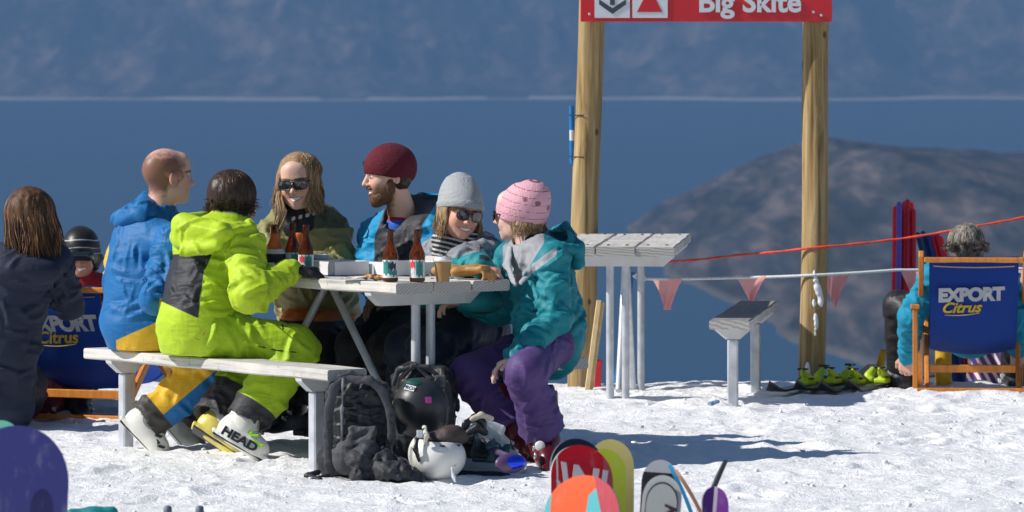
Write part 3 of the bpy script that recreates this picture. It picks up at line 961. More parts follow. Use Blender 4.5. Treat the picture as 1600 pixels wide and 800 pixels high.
def trousers_sdf(J, h=.0075, r=1.0, wr=.012, seed=1, end=.075, folds=.006, extra=None, eo=.0, cr=.0145, ncr=90):
    pts = [J[k] for k in J if k[:2] in ('hi', 'kn', 'an')]
    lo, hi = bounds(pts, .2); F = Field(lo, hi, h)
    F.cap(J['hipL'], J['hipR'], .102 * r, .102 * r, .05)
    for i, s_ in enumerate('LR'):
        F.cap(J['hip' + s_], J['kn' + s_], .094 * r, .088 * r, .04, wr=wr, seed=seed + i, wf=8, we=(.7, 1.2))
        e = J['an' + s_] + (J['kn' + s_] - J['an' + s_]).normalized() * eo
        F.cap(J['kn' + s_], e + (e - J['kn' + s_]).normalized() * .05, .085 * r, end, .03, wr=wr, seed=seed + 4 + i, wf=9, we=(1.2, 1))
    if extra: extra(F)
    if folds: F.folds(folds * .5, 9, seed + 20)
    F.creases([b for s_ in 'LR' for b in ((J['hip' + s_], J['kn' + s_], .10, 2, .5), (J['kn' + s_], J['hip' + s_], .09, 1.5, .1), (J['kn' + s_], J['an' + s_], .085, 3, .25), (J['an' + s_], J['kn' + s_], .085, 1.5, .0))], ncr, seed, amp=cr, w=.0135, L=(.09, .26))
    for s_ in 'LR':         # open, cut-off hems
        a = J['an' + s_]; d = (a - J['kn' + s_]).normalized(); a = a - d * eo
        F.cap(a + d * .07, a + d * .20, .13, .13, .003, 'sub'); F.cap(a - d * .03, a + d * .1, end - .014, end, .003, 'sub')
        sl, g = F._win(np.array(a) - .2, np.array(a) + .2)
        if sl is not None:
            X, Y, Z = g[0][:, None, None] - a.x, g[1][None, :, None] - a.y, g[2][None, None, :] - a.z
            pl = X * d.x + Y * d.y + Z * d.z; rr = np.sqrt(np.maximum(X * X + Y * Y + Z * Z - pl * pl, 0))
            F.D[sl] = np.where((rr < .17) & (pl > -.02), np.maximum(F.D[sl], pl + 0 * rr), F.D[sl])
    return F

def snap(F, p, d, mx=.35):
    """walk from outside along d to the surface"""
    p = Vector(p); d = Vector(d).normalized(); st = F.h * .5
    for i in range(int(mx / st)):
        q = p + d * st * i; ix = np.round((np.array(q) - F.lo) / F.h).astype(int)
        if (ix < 0).any() or (ix >= F.n).any(): continue
        if F.D[tuple(ix)] < 0: return q
    return None
def surf_tube(name, F, pts, d, r, mat, parent, off=.002, n=14, sides=6):
    P = []
    pts = [Vector(p) for p in pts]
    for a, b in zip(pts[:-1], pts[1:]):
        for i in range(n):
            q = snap(F, a.lerp(b, i / n) - Vector(d).normalized() * .2, d, .5)
            if q is not None: P.append(q - Vector(d).normalized() * off)
    if len(P) < 3: return None
    Q = [P[0]] + [(P[i - 1] + P[i] + P[i + 1]) / 3 for i in range(1, len(P) - 1)] + [P[-1]]
    return MB().tube(Q, r, sides).build(name, mat, parent, smooth=True)

def locks(name, parent, mats, c, fr, n, az, L, seed=1, rad_=(.104, .088, .112), up=.0, r0=.0055, drift=(0, 0, 0), wav=.006, th0=8, th1=95, part=0, jitter=.012, gather=None, thick=1.0, ragged=.7):
    """strands lying over the head then hanging; az range in degrees, 0 = face, 180 = nape"""
    rng = random.Random(seed); mb = MB()
    for i in range(n):
        a = rad(rng.uniform(*az)); 
        if rng.random() < .5: a = -a
        off = rng.uniform(-.006, .004); pts = []
        tt0 = rad(rng.uniform(th0, th0 + 35) if rng.random() < .6 else rng.uniform(th0, th1 - 20)); tt1 = rad(th1 * rng.uniform(1 - (1 - ragged) * .28, 1))
        cx, sx = math.cos(a), math.sin(a)
        for k in range(7):
            th = tt0 + (tt1 - tt0) * k / 6
            rr = 1 + (off + .012 * math.sin(th * 3 + i)) * 4 * .25
            pts.append(fr.p(c, (rad_[0] * math.sin(th) * cx) * rr - .012, (rad_[1] * math.sin(th) * sx) * rr + part * (1 - k / 6), rad_[2] * math.cos(th) * rr + up))
        ll = L * rng.uniform(ragged, 1.08); p = pts[-1]; ph = math.degrees(a) * .09 + rng.uniform(0, .9) + seed; dv = Vector(drift) + Vector((rng.gauss(0, jitter), rng.gauss(0, jitter), 0))
        m = max(3, int(ll / .022)) if ll > .03 else 2
        for k in range(1, m + 1):
            t_ = k / m; q = p + Vector((0, 0, -ll * t_)) + dv * t_ * (ll / .2) + Vector((math.sin(ph + t_ * 7), math.cos(ph + t_ * 6), 0)) * wav * t_
            if gather is not None: q = q.lerp(Vector((gather[0] + (q.x - gather[0]) * .35, gather[1] + (q.y - gather[1]) * .35, q.z)), min(1, t_ * 1.2))
            pts.append(q)
        N = len(pts); rr0 = r0 * rng.uniform(.6, 1.3) * thick
        R = [rr0 * (.45 + .8 * min(1, j / 3)) * (1 if j < N - 4 else (N - j) / 5 + .05) for j in range(N)]
        mb.mi = rng.randrange(len(mats))
        mb.tube(pts, R, 4, cap=False)
    return mb.build(name, mats, parent, smooth=True)

def beanie(T, name, c, fr, mat, seed=1, r=(.108, .092, .118), up=.028, brim=.012, cuff=.035, tilt=.12, top=1.0, attrs=None, back=.0, peak=0):
    lo, hi = bounds([c], .2); F = Field(lo, hi, .005)
    cc = fr.p(c, -.012, 0, up)
    F.ell(cc, r, fr.ax, 0)
    if peak: F.ell(fr.p(cc, back - .02, 0, r[2] * .62), (.075, .065, .06 + peak), fr.ax, .05)
    F.folds(.003, 12, seed)
    f3, u3 = np.array(fr.f), np.array(fr.u); c3 = np.array(c)
    pl = lambda x, y, z: ((x - c3[0]) * u3[0] + (y - c3[1]) * u3[1] + (z - c3[2]) * u3[2]) - tilt * ((x - c3[0]) * f3[0] + (y - c3[1]) * f3[1] + (z - c3[2]) * f3[2])
    # the turned-up edge stands proud
    g = [(F.lo[i] + np.arange(F.n[i]) * F.h).astype(np.float32) for i in range(3)]
    P = pl(g[0][:, None, None], g[1][None, :, None], g[2][None, None, :])
    D0 = F.D.copy()
    if cuff > 0: F.D = np.where(P < brim + cuff, F.D - .006 * np.clip((brim + cuff - P) / .008, 0, 1), F.D)
    inner = D0 + .012
    F.D = np.maximum(F.D, (brim - P)); F.D = np.maximum(F.D, np.where(P < brim + .05, -inner, -1))
    F.D = F.D.astype(np.float32)
    o = sdf_obj(name, F, [mat], T, it=1)
    if attrs: add_attrs(o, {k: (lambda fn: (lambda Pp: fn(*local(Pp, c, fr))))(v) for k, v in attrs.items()}, world_origin(o))
    return o

M_LENS = mat_plain('dark_mirror_lens', (.02, .025, .03), .06, .0, 0, 1, 0, coat=1)
M_BLKPL = mat_plain('black_plastic', (.018, .018, .02), .32, 0, .1, 20, .05)
M_TORT = mat_plain('tortoise_frame', (.10, .035, .015), .25, 0, .5, 60, 0)
def sunglasses(T, c, fr, frame_m, sc=1.0, hw=.029, hh=.021, lens_m=None):
    S = settag(bpy.data.objects.new('sunglasses', None)); COL.objects.link(S); S.parent = T; S.location = (0, 0, 0)
    for s_ in (-1, 1):
        o = fr.p(c, .104 * sc, s_ * .034 * sc, .000)
        ax = (fr.l + fr.f * (-.28 * s_)).normalized() ; nz = ax.cross(fr.u).normalized()
        if nz.dot(fr.f) < 0: nz = -nz
        P = []; 
        for k in range(20):
            a = 2 * math.pi * k / 20; ca, sa = math.cos(a), math.sin(a)
            P.append((math.copysign(abs(ca) ** .7, ca) * hw * sc, math.copysign(abs(sa) ** .75, sa) * hh * sc * (1 if sa < 0 else .9)))
        V = [o + ax * x + fr.u * y + nz * (.004 * (1 - (x * x + y * y) / (hw * hw))) for x, y in P] + [o + nz * .006]
        mesh_obj('lens', V, [(k, (k + 1) % 20, 20) for k in range(20)], lens_m or M_LENS, S, smooth=True)
        MB().tube([V[k % 20] for k in range(21)], .0026 * sc, 5, cap=False).build('rim', frame_m, S, smooth=True)
        a = fr.p(c, .090 * sc, s_ * .064 * sc, .010 * sc); b = fr.p(c, -.005, s_ * .084 * sc, .008 * sc)
        MB().tube([fr.p(c, .099 * sc, s_ * .058 * sc, .010 * sc), a, b], .003 * sc, 5).build('temple', frame_m, S)
    MB().tube([fr.p(c, .106 * sc, -.008 * sc, .008 * sc), fr.p(c, .110 * sc, 0, .010 * sc), fr.p(c, .106 * sc, .008 * sc, .008 * sc)], .003 * sc, 5).build('bridge', frame_m, S)
    return S

M_EYEW = mat_plain('eye_white', (.42, .38, .36), .35, 0, .02, 10, 0); M_IRIS = mat_plain('eye_iris', (.06, .07, .09), .1, 0, .1, 10, 0, coat=1)
def eyes(T, c, fr, sc=1.0):
    for s_ in (-1, 1):
        p = fr.p(c, .0800 * sc, s_ * .031 * sc, -.002)
        mb = MB(); mb.lathe(p - fr.f * .0, [(.0105 * sc * math.sin(a), -.0105 * sc * math.cos(a)) for a in [math.pi * k / 8 + 1e-3 for k in range(9)]], 12, fr.f)
        e = mb.build('eye', M_EYEW, T, smooth=True)
        MB().lathe(p + fr.f * .0095 * sc, [(.0055 * sc, 0), (.0052 * sc, .0016), (.001, .0024)], 12, fr.f).build('iris', M_IRIS, e, smooth=True)

def ski_boot(T, ankle, toe, shaft, ms, seed=1, sc=1.0, cuff_open=.0, h=.0055, sole_m=None, buckle_m=None, brand=None, nb=4, side=1):
    """ms: (lower shell, cuff) materials; toe and shaft are directions"""
    toe = Vector(toe).normalized(); shaft = Vector(shaft).normalized(); A = Vector(ankle)
    lat = shaft.cross(toe).normalized(); fu = toe.cross(lat).normalized()      # foot-up
    heel = A - toe * .075 * sc - fu * .085 * sc; tip = A + toe * .185 * sc - fu * .085 * sc
    lo, hi = bounds([A, heel, tip, A + shaft * .24], .12); F = Field(lo, hi, h)
    ax = (toe, lat, fu)
    F.cap(heel + toe * .035 + fu * .050, tip - toe * .05 + fu * .035, .052 * sc, .046 * sc, .02, flat=(lat, .95))
    F.cap(A - toe * .01, A + toe * .10 - fu * .035, .058 * sc, .045 * sc, .03)
    F.box((heel + tip) / 2 + fu * .012, (.130 * sc, .036 * sc, .013 * sc), ax, .008, .008)
    F.box(tip + toe * .004 + fu * .014, (.020 * sc, .033 * sc, .010 * sc), ax, .005, .004); F.box(heel - toe * .004 + fu * .016, (.018 * sc, .033 * sc, .011 * sc), ax, .005, .004)
    F.ell(A, (.064 * sc, .058 * sc, .07 * sc), ax, .03)
    # overlap groove
    F.cap(A + toe * .07 + lat * .02, A + toe * .13 - fu * .02 - lat * .01, .005, .005, .004, 'sub')
    shell = sdf_obj('boot', F, [ms[0]], T, it=1)
    lo, hi = bounds([A, A + shaft * .24], .13); G = Field(lo, hi, h)
    G.cap(A + shaft * .01, A + shaft * .20 * sc, .064 * sc, .066 * sc, .02, flat=(toe, 1.12))
    G.ell(A + toe * .015, (.07 * sc, .061 * sc, .045 * sc), ax, .03)
    S3, A3 = np.array(shaft), np.array(A + shaft * .21 * sc)
    G.cut(lambda x, y, z: (x - A3[0]) * S3[0] + (y - A3[1]) * S3[1] + (z - A3[2]) * S3[2])
    G.cap(A + shaft * .15, A + shaft * .30, .052 * sc, .056 * sc, .004, 'sub')
    sdf_obj('cuff', G, [ms[1]], shell, it=1)
    MB().lathe(A + shaft * .12, [(.053 * sc, 0), (.055 * sc, .10), (.048 * sc, .115), (.04, .11)], 18, shaft).build('liner', M_BLKPL, shell, smooth=True)
    mb = MB(); mb.box((heel + tip) / 2 + fu * .002, (.28 * sc, .068 * sc, .008), ax, .003); mb.build('sole', sole_m or M_BLKPL, shell)
    bm = buckle_m or M_GALV
    for i in range(nb):
        o = (A + toe * .125 - fu * .03, A + toe * .085 - fu * .006, A + shaft * .06 + toe * .03, A + shaft * .15 + toe * .03)[i]
        wv = lat * side * (.050 if i < 2 else .062) * sc
        q = snap(F if i < 2 else G, o + wv * 2.2, -wv, .2) or (o + wv)
        mb = MB(); w2 = wv.normalized()
        mb.box(q + w2 * .006, (.044, .012, .014), (toe * .6 + fu * .3 if i < 2 else toe, w2, shaft), .003)
        mb.box(q + w2 * .004 - toe * .03, (.030, .006, .020), (toe, w2, shaft), .002)
        mb.build('buckle', bm, shell)
    return shell, (A, toe, lat, fu, shaft)

def text_mesh(name, s, size, o, ax, ay, mat, parent, ext=.001, shear=0, off=0.0, align='CENTER', bold=0.0, conform=None, spacing=1.0, sx=1.0):
    cu = bpy.data.curves.new(name, 'FONT'); cu.body = s; cu.size = size; cu.extrude = ext; cu.shear = shear; cu.offset = bold; cu.align_x = align; cu.resolution_u = 4; cu.space_character = spacing
    ob = bpy.data.objects.new(name, cu); COL.objects.link(ob)
    dg = bpy.context.evaluated_depsgraph_get(); me = bpy.data.meshes.new_from_object(ob.evaluated_get(dg))
    V = np.zeros(len(me.vertices) * 3); me.vertices.foreach_get('co', V); V = V.reshape(-1, 3)
    Fc = [tuple(p.vertices) for p in me.polygons]
    bpy.data.objects.remove(ob); bpy.data.curves.remove(cu)
    ax = Vector(ax).normalized(); ay = Vector(ay).normalized(); az = ax.cross(ay)
    W = [Vector(o) + ax * v[0] * sx + ay * v[1] + az * (v[2] + off) for v in V]
    if conform is not None: W = [conform(w, az) for w in W]
    bpy.data.meshes.remove(me)
    return mesh_obj(name, [tuple(w) for w in W], Fc, mat, parent)
# ================================================================ PEOPLE
V_ = Vector((.809, .588, 0)); NV = -V_
def JJ(**k): return {a: at(*b) for a, b in k.items()}
C_BLUE = (.0015, .122, .34); C_YEL = (.72, .42, .02); C_LIME = (.43, .60, .015); C_CHAR = (.035, .038, .045)
C_TEAL = (.001, .20, .24); C_TURQ = (.001, .26, .50); C_OLIVE = (.27, .25, .095); C_PURP = (.085, .045, .17)
M_GLOVE = mat_cloth('black_glove', (.012, .012, .014))
M_DARKBOOT = mat_plain('black_boot_shell', (.025, .026, .03), .35); M_GREYBOOT = mat_plain('grey_boot_shell', (.22, .24, .24), .4)
M_WHITEBOOT = mat_plain('white_boot_shell', (.74, .73, .66), .35, var=.06); M_MAROON = mat_plain('maroon_boot_shell', (.10, .008, .016), .28, var=.2)
M_YELBOOT = mat_plain('yellow_white_shell', (.70, .58, .12), .35)
def lines(J):
    for a, b in (('shL', 'elL'), ('elL', 'wrL'), ('shR', 'elR'), ('elR', 'wrR'), ('hipL', 'knL'), ('knL', 'anL'), ('hipR', 'knR'), ('knR', 'anR'), ('neck', 'pelvis'), ('neck', 'head'), ('shL', 'shR')):
        print('%s-%s %.2f' % (a, b, (J[a] - J[b]).length), end='  ')
    print()

# ---------- man in bright blue, left end of the near bench
J = JJ(pelvis=(222, 512, 21.60), chest=(218, 412, 21.62), neck=(246, 338, 21.66), head=(262, 276, 21.68), shR=(272, 378, 21.46), shL=(204, 372, 21.82),
       elR=(244, 466, 21.30), wrR=(318, 446, 21.42), elL=(250, 470, 22.0), wrL=(330, 440, 22.0), hipR=(230, 522, 21.56), knR=(338, 566, 21.60), anR=(236, 652, 21.56),
       hipL=(224, 524, 21.74), knL=(352, 560, 21.92), anL=(288, 655, 21.86))
print('blue'); lines(J)
T = thing('person', (J['pelvis'].x, J['pelvis'].y, .42), 'balding man in a bright blue and yellow ski suit on the near bench', 'person')
def at_bald(c, fr):
    def buzz(P):
        f, l, u = local(P, c, fr)
        n = .016 * vnoise(P * 60, 4) + .014 * vnoise(P * 150, 5)
        return np.minimum(np.minimum(.040 - f - np.maximum(0, -u) * 1.1, .086 - u - np.maximum(0, f) * .9), np.where(f > -.03, u + .030, u + .065)) * .6 + n * .5 + .003
    return {'buzz': buzz}
body_mesh(T, J, (.87, .49, .02), [dict(wr=J['wrR'], d=(1, .3, 0), n=(0, 0, -1), side=-1)], skin_mat('skin_fair_ruddy', (.70, .41, .32), hair=(.22, .10, .06)), attrs=at_bald, sc=1.03, teeth=False)
fr_b = Frame((.87, .49, .02)); eyes(T, J['head'], fr_b, 1.03)
def ex(F, tf, side):
    nk = J['neck']
    F.cap(nk + Vector((-.05, -.06, -.02)), nk + Vector((.07, .02, -.02)), .050, .04, .03, wr=.004)        # stand collar
    F.cap(nk + Vector((-.02, 0, -.02)), nk + Vector((.012, 0, .035)), .078, .066, .02)
    F.ell(J['pelvis'] + Vector((-.01, 0, .02)), (.168, .17, .125), None, .05)
F = jacket_sdf(J, V_, seed=3, extra=ex, wr=.016, folds=.011, low=.02)
F.cut(lambda x, y, z: (.425 - z) + 0 * x + 0 * y)
F.cap(J['neck'] + Vector((.008, 0, .02)), J['neck'] + Vector((.03, .01, .2)), .062, .066, .006, 'sub')
def seam(z0): return lambda P: z0 - P[:, 2]
jk = sdf_obj('jacket', F, [mat_panels('blue_shell', C_BLUE, [('yel', C_YEL, .002), ('lining', (.18, .24, .10), .004)], wr=.5)], T, it=1)
pe = np.array(J['pelvis']); ne = np.array(J['neck'])
def yel(P):
    u_ = P - pe; al = u_[:, 0] * .809 + u_[:, 1] * .588
    X = P[:, 0] / P[:, 1] * 8000 + 800; Zp = 77 + (CAM_H - P[:, 2]) / P[:, 1] * 8000
    back = np.minimum(170 - X - np.maximum(0, Zp - 392) * .22, 36 - np.abs(Zp - 392)) / 370.
    hemz = (.515 - P[:, 2]) + (P[:, 0] - pe[0]) * .45
    hem = np.minimum(hemz, (P[:, 0] - pe[0]) + .10)
    el = np.array(J['elR']); elb = .075 - np.sqrt(((P - el - np.array([.055, 0, -.012])) ** 2).sum(1))
    return np.maximum(np.maximum(back, hem), elb)
add_attrs(jk, {'yel': yel, 'lining': lambda P: .03 - np.sqrt(((P - ne - np.array([.05, .0, .03])) ** 2).sum(1))}, world_origin(jk))
G = Field(*bounds([J['neck']], .32), .006); nk = J['neck']         # hood lying on the back
G.ell(nk + Vector((-.085, -.03, .018)), (.095, .105, .042), Frame((.87, .1, .42)).ax, 0)
G.cap(nk + Vector((-.165, -.02, -.010)), nk + Vector((-.06, -.12, .0)), .030, .026, .025); G.cap(nk + Vector((-.165, .02, -.010)), nk + Vector((-.04, .06, .06)), .032, .026, .03)
G.cap(nk + Vector((-.055, -.075, .045)), nk + Vector((.045, -.085, -.045)), .026, .020, .02); G.cap(nk + Vector((-.055, -.07, .05)), nk + Vector((-.05, .05, .085)), .024, .022, .02)
G.creases([(nk + Vector((-.16, 0, .0)), nk + Vector((.03, -.03, .03)), .07, 1, .6)], 26, 4, .010, .011); G.folds(.004, 9, 4)
sdf_obj('hood', G, [mat_cloth('blue_hood_shell', C_BLUE, wr=.3)], jk)
q = snap(F, at(196, 350, 21.1), (0, 1, 0), 1.2)
if q: MB().lathe(q + Vector((0, .001, 0)), [(.012, 0), (.010, .002)], 6, (0, -1, 0)).build('badge', mat_plain('cream_print', (.75, .65, .40), .6), jk)
surf_tube('seam', F, [at(180, 345, 21.2), at(215, 420, 21.2), at(236, 470, 21.1)], (0, 1, 0), .0022, mat_cloth('blue_seam', (.006, .10, .40)), jk, .000)
F = trousers_sdf(J, seed=5, end=.084, wr=.014, r=.95, eo=-.055)
tr = sdf_obj('trousers', F, [mat_panels('blue_trousers', (.010, .15, .42), [('yel', C_YEL, .002), ('gait', (.055, .05, .048), .002)], wr=.4)], T, it=1)
kn, an = np.array(J['knR']), np.array(J['anR']); knl, anl = np.array(J['knL']), np.array(J['anL'])
def ytr(P):
    d = an - kn; L = np.linalg.norm(d); d /= L; t = (P - kn) @ d; r = P - kn - t[:, None] * d
    upn = np.cross(d, [0, 1, 0]); upn /= np.linalg.norm(upn)
    if upn[2] < 0: upn = -upn
    far = P[:, 1] > (kn[1] + an[1]) / 2 + .16
    return np.where(far, -1, np.minimum(r @ upn + .024, np.minimum(t + .10, L - .030 - t + 0 * t)))
def gait(P):
    r = -1
    for a, b in ((kn, an), (knl, anl)):
        d = b - a; L = np.linalg.norm(d); d /= L; t = (P - a) @ d; rr = np.linalg.norm(P - a - t[:, None] * d, axis=1)
        r = np.maximum(r, np.minimum(t - L + .045, .15 - rr))
    return r
add_attrs(tr, {'yel': ytr, 'gait': gait}, world_origin(tr))
ski_boot(T, at(229, 659, 21.55), (.70, -.12, -.70), J['knR'] - J['anR'], (M_WHITEBOOT, M_GREYBOOT), 1, buckle_m=M_BLKPL, side=-1, sc=.92)
ski_boot(T, J['anL'], (.62, .1, -.72), J['knL'] - J['anL'], (M_GREYBOOT, M_GREYBOOT), 2)

# ---------- skier in lime green, near bench, seen from behind
J = JJ(pelvis=(306, 506, 21.18), chest=(326, 418, 21.24), neck=(362, 352, 21.32), head=(366, 313, 21.36), shR=(383, 382, 21.08), shL=(318, 378, 21.48),
       elR=(390, 462, 20.88), wrR=(456, 422, 21.06), elL=(352, 470, 21.66), wrL=(420, 436, 21.60), hipR=(326, 520, 21.10), knR=(462, 543, 21.12), anR=(388, 652, 21.04),
       hipL=(302, 524, 21.36), knL=(412, 552, 21.52), anL=(340, 650, 21.34))
print('lime'); lines(J)
T = thing('person', (J['pelvis'].x, J['pelvis'].y, .42), 'dark haired skier seen from behind in a lime green suit', 'person')
body_mesh(T, J, (.70, .71, .0), [dict(wr=J['wrR'], d=(.75, .5, -.05), n=(0, 0, -1), side=-1, curl=.5), dict(wr=J['wrL'], d=(1, .3, 0), n=(0, 0, -1), side=1)], skin_mat('skin_tan', (.62, .365, .275)), sc=1.0)
fr_g = Frame((.70, .71, 0))
G = Field(*bounds([J['wrR']], .14), .005); hand_sdf(G, J['wrR'], (.85, .45, -.02), (0, 0, -1), curl=.75, side=-1, sc=1.22); sdf_obj('glove', G, [M_GLOVE], T)
nk = J['neck']
def ex(F, tf, side):
    F.cap(nk + Vector((-.02, 0, -.05)), nk + Vector((.0, 0, .030)), .095, .080, .03)
    # big soft hood hanging down the back
    F.ell(at(310, 385, 21.22), (.10, .13, .08), Frame((.8, .5, -.35)).ax, .035)
    F.ell(J['pelvis'] + Vector((.005, -.02, .03)), (.152, .17, .15), None, .05)
F = jacket_sdf(J, V_, seed=9, extra=ex, wr=.016, r=1.03, folds=.010, low=.03, cuff=.050)
F.cap(nk + Vector((.008, 0, .02)), nk + Vector((.01, .01, .2)), .070, .09, .006, 'sub')
F.cut(lambda x, y, z: (.428 - z) + 0 * x + 0 * y)
G = Field(*bounds([at(325, 370, 21.1)], .30), .006)
G.cap(at(288, 352, 21.10), at(345, 362, 20.98), .052, .036, .03); G.ell(at(300, 374, 21.14), (.085, .12, .062), Frame((.8, .5, -.25)).ax, .03)
G.cap(at(284, 350, 21.22), at(325, 340, 21.42), .042, .028, .03); G.cap(at(345, 362, 20.98), at(392, 352, 21.08), .034, .022, .025); G.cap(at(390, 346, 21.12), at(392, 368, 21.08), .014, .030, .02)
G.cap(at(290, 392, 21.05), at(340, 384, 20.98), .026, .022, .03)
G.cap(at(326, 348, 21.20), at(380, 346, 21.20), .050, .040, .012, 'sub')
G.creases([(at(285, 370, 21.1), at(385, 360, 21.05), .07, 1, .85)], 30, 14, .011, .012, (.08, .24)); G.folds(.004, 9, 4)
HOOD = G
jk = sdf_obj('jacket', F, [mat_panels('lime_shell', C_LIME, [('panel', (.020, .021, .028), .0015), ('inner', C_CHAR, .004)], wr=.5)], T, it=1)
s0 = 8000 / 21.0
def back_panel(P):
    X = P[:, 0] / P[:, 1] * 8000 + 800; Z = 77 + (CAM_H - P[:, 2]) / P[:, 1] * 8000
    # shape measured on the cloth: a yoke below the hood and down the left of the back
    top = Z - (396 + np.abs(X - 300) * .05); bot = (470 + (X - 250) * .46) - Z
    right = np.where(Z < 420, 332 - X - (Z - 396) * .45, 319 - X - (Z - 420) * .12)
    return np.minimum(np.minimum(top, bot), right) / s0
add_attrs(jk, {'panel': back_panel, 'inner': lambda P: .084 - np.sqrt(((P - np.array(nk) - np.array([0, 0, .055])) ** 2).sum(1))}, world_origin(jk))
hd_ = sdf_obj('hood', HOOD, [mat_panels('lime_hood_shell', C_LIME, [('inner', C_CHAR, .004)], wr=.3)], jk)
add_attrs(hd_, {'inner': lambda P: .080 - np.sqrt(((P - np.array(at(362, 338, 21.20))) ** 2).sum(1))}, world_origin(hd_))
G = Field(*bounds([nk], .14), .005); G.cap(nk + Vector((-.005, 0, -.02)), nk + Vector((.0, .0, .040)), .074, .066, 0); G.folds(.004, 20, 7)
ng = sdf_obj('neck_warmer', G, [mat_panels('green_black_warmer', (.014, .016, .016), [('gr', (.01, .16, .06), .002)])], T)
add_attrs(ng, {'gr': lambda P: vnoise(P * 40, 3) * .01 - .001}, world_origin(ng))
MZ = mat_plain('dark_zip', (.015, .015, .015), .5)
surf_tube('pocket_zip', F, [at(352, 452, 20.8), at(349, 462, 20.8), at(353, 470, 20.8)], (0, 1, 0), .003, MZ, jk)
surf_tube('side_seam', F, [at(318, 400, 20.8), at(308, 470, 20.8), at(304, 540, 20.8)], (0, 1, 0), .002, mat_cloth('lime_seam', (.16, .30, .01)), jk, 0)
surf_tube('hem_seam', F, [at(262, 520, 20.8), at(310, 536, 20.8), at(352, 512, 20.8)], (0, 1, 0), .002, mat_cloth('lime_seam_dark', (.10, .18, .01)), jk, 0)
q = snap(F, at(309, 527, 20.6), (0, 1, 0), 1.5)
if q: MB().prism([(-.012, .012), (0, -.016), (.012, .010), (0, .004)], q + Vector((0, .001, 0)), Vector((1, 0, 0)), Vector((0, 0, 1)), Vector((0, -1, 0)), .003).build('badge', mat_plain('orange_print', (.7, .09, .02), .6), jk)
q = snap(F, at(283, 343, 20.6), (0, 1, 0), 1.5)
if q: MB().tube([q + Vector((.008 * math.cos(a), -.001, .010 * math.sin(a))) for a in [k * .9 for k in range(8)]], .0016, 5).build('badge', MZ, jk)
F = trousers_sdf(J, seed=15, end=.092, r=.98, wr=.018, folds=.010, eo=-.05)
tr = sdf_obj('trousers', F, [mat_panels('lime_trousers', (.36, .54, .012), [('gait', (.028, .028, .032), .002)], wr=.5)], T, it=1)
kn, an, knl, anl = [np.array(J[k]) for k in ('knR', 'anR', 'knL', 'anL')]
def gaitg(P):
    r = -1
    for a, b, m in ((kn, an, .06), (knl, anl, .13)):
        d = b - a; L = np.linalg.norm(d); d /= L; t = (P - a) @ d; q = P - a - t[:, None] * d; rr = np.linalg.norm(q, axis=1)
        r = np.maximum(r, np.minimum(t - L + m, .15 - rr))
    return r
add_attrs(tr, {'gait': gaitg}, world_origin(tr))
surf_tube('thigh_zip', F, [at(400, 546, 20.8), at(425, 552, 20.8), at(462, 556, 20.8)], (0, 1, 0), .0035, MZ, tr)
surf_tube('thigh_zip', F, [at(434, 505, 20.8), at(438, 520, 20.8)], (0, 1, 0), .0035, MZ, tr)
sh, bf = ski_boot(T, at(374, 668, 21.02), (.86, -.22, -.46), J['knR'] - J['anR'], (M_WHITEBOOT, M_WHITEBOOT), 1, buckle_m=mat_plain('lime_buckle', (.25, .55, .02), .4), side=-1, nb=2, sc=.92)
A, toe, lat, fu, shf = bf
wv = -lat if lat.y > 0 else lat
text_mesh('lettering', 'HEAD', .050, A + toe * .040 - fu * .066 + wv * .0555, toe, fu, M_BLKPL, sh, ext=.003, bold=.002, sx=1.25)
ski_boot(T, at(340, 664, 21.34), (.80, -.1, -.50), J['knL'] - J['anL'], (M_YELBOOT, M_WHITEBOOT), 2, sc=.9)
hm_ = [mat_hair('brown_hair_%d' % i, c, rough=.38) for i, c in enumerate((((.018, .010, .007), (.060, .034, .022)), ((.03, .017, .011), (.11, .062, .038))))]
G = Field(*bounds([J['head']], .2), .006); c = J['head']
G.ell(fr_g.p(c, -.022, 0, .030), (.100, .094, .098), fr_g.ax, 0); G.ell(fr_g.p(c, -.045, 0, -.045), (.056, .064, .062), fr_g.ax, .04); G.folds(.006, 30, 4, aniso=(1, 1, .3))
hr = sdf_obj('hair', G, [hm_[0]], T)
locks('hair_locks', hr, hm_, c, fr_g, 1000, (55, 180), .035, 5, (.107, .097, .108), .022, .0030, wav=.016, jitter=.05, th1=126, ragged=.1)

# ---------- woman in olive behind the table
J = JJ(pelvis=(500, 495, 22.42), chest=(474, 402, 22.26), neck=(468, 340, 22.18), head=(466, 284, 22.10), shR=(424, 372, 22.20), shL=(520, 366, 22.24),
       elR=(410, 432, 22.0), wrR=(438, 412, 21.76), elL=(532, 428, 22.05), wrL=(492, 414, 21.72), hipR=(478, 500, 22.40), knR=(452, 540, 22.04), anR=(455, 640, 22.1),
       hipL=(520, 500, 22.38), knL=(500, 545, 21.98), anL=(508, 645, 22.0))
print('olive'); lines(J)
T = thing('person', (J['pelvis'].x, J['pelvis'].y, .42), 'smiling blonde woman in sunglasses and an olive jacket facing the camera behind the table', 'person')
hf = (-.20, -.97, -.10)
bd, fr = body_mesh(T, J, hf, [dict(wr=J['wrR'], d=(.7, -.5, -.1), n=(0, 0, -1), side=1), dict(wr=J['wrL'], d=(-.8, -.5, 0), n=(0, 0, -1), side=-1)], skin_mat('skin_warm', (.73, .445, .34)), roll=.06, jaw=.95)
c = J['head']; nk = J['neck']
sunglasses(T, c, fr, M_BLKPL, hw=.031, hh=.0215)
def ex(F, tf, side):
    F.cap(nk + Vector((0, .02, -.03)), nk + Vector((0, .03, .025)), .085, .078, .03)
    F.ell(nk + Vector((.06, .10, -.01)), (.115, .075, .075), None, .04); F.ell(nk + Vector((-.06, .09, -.02)), (.09, .07, .06), None, .04)
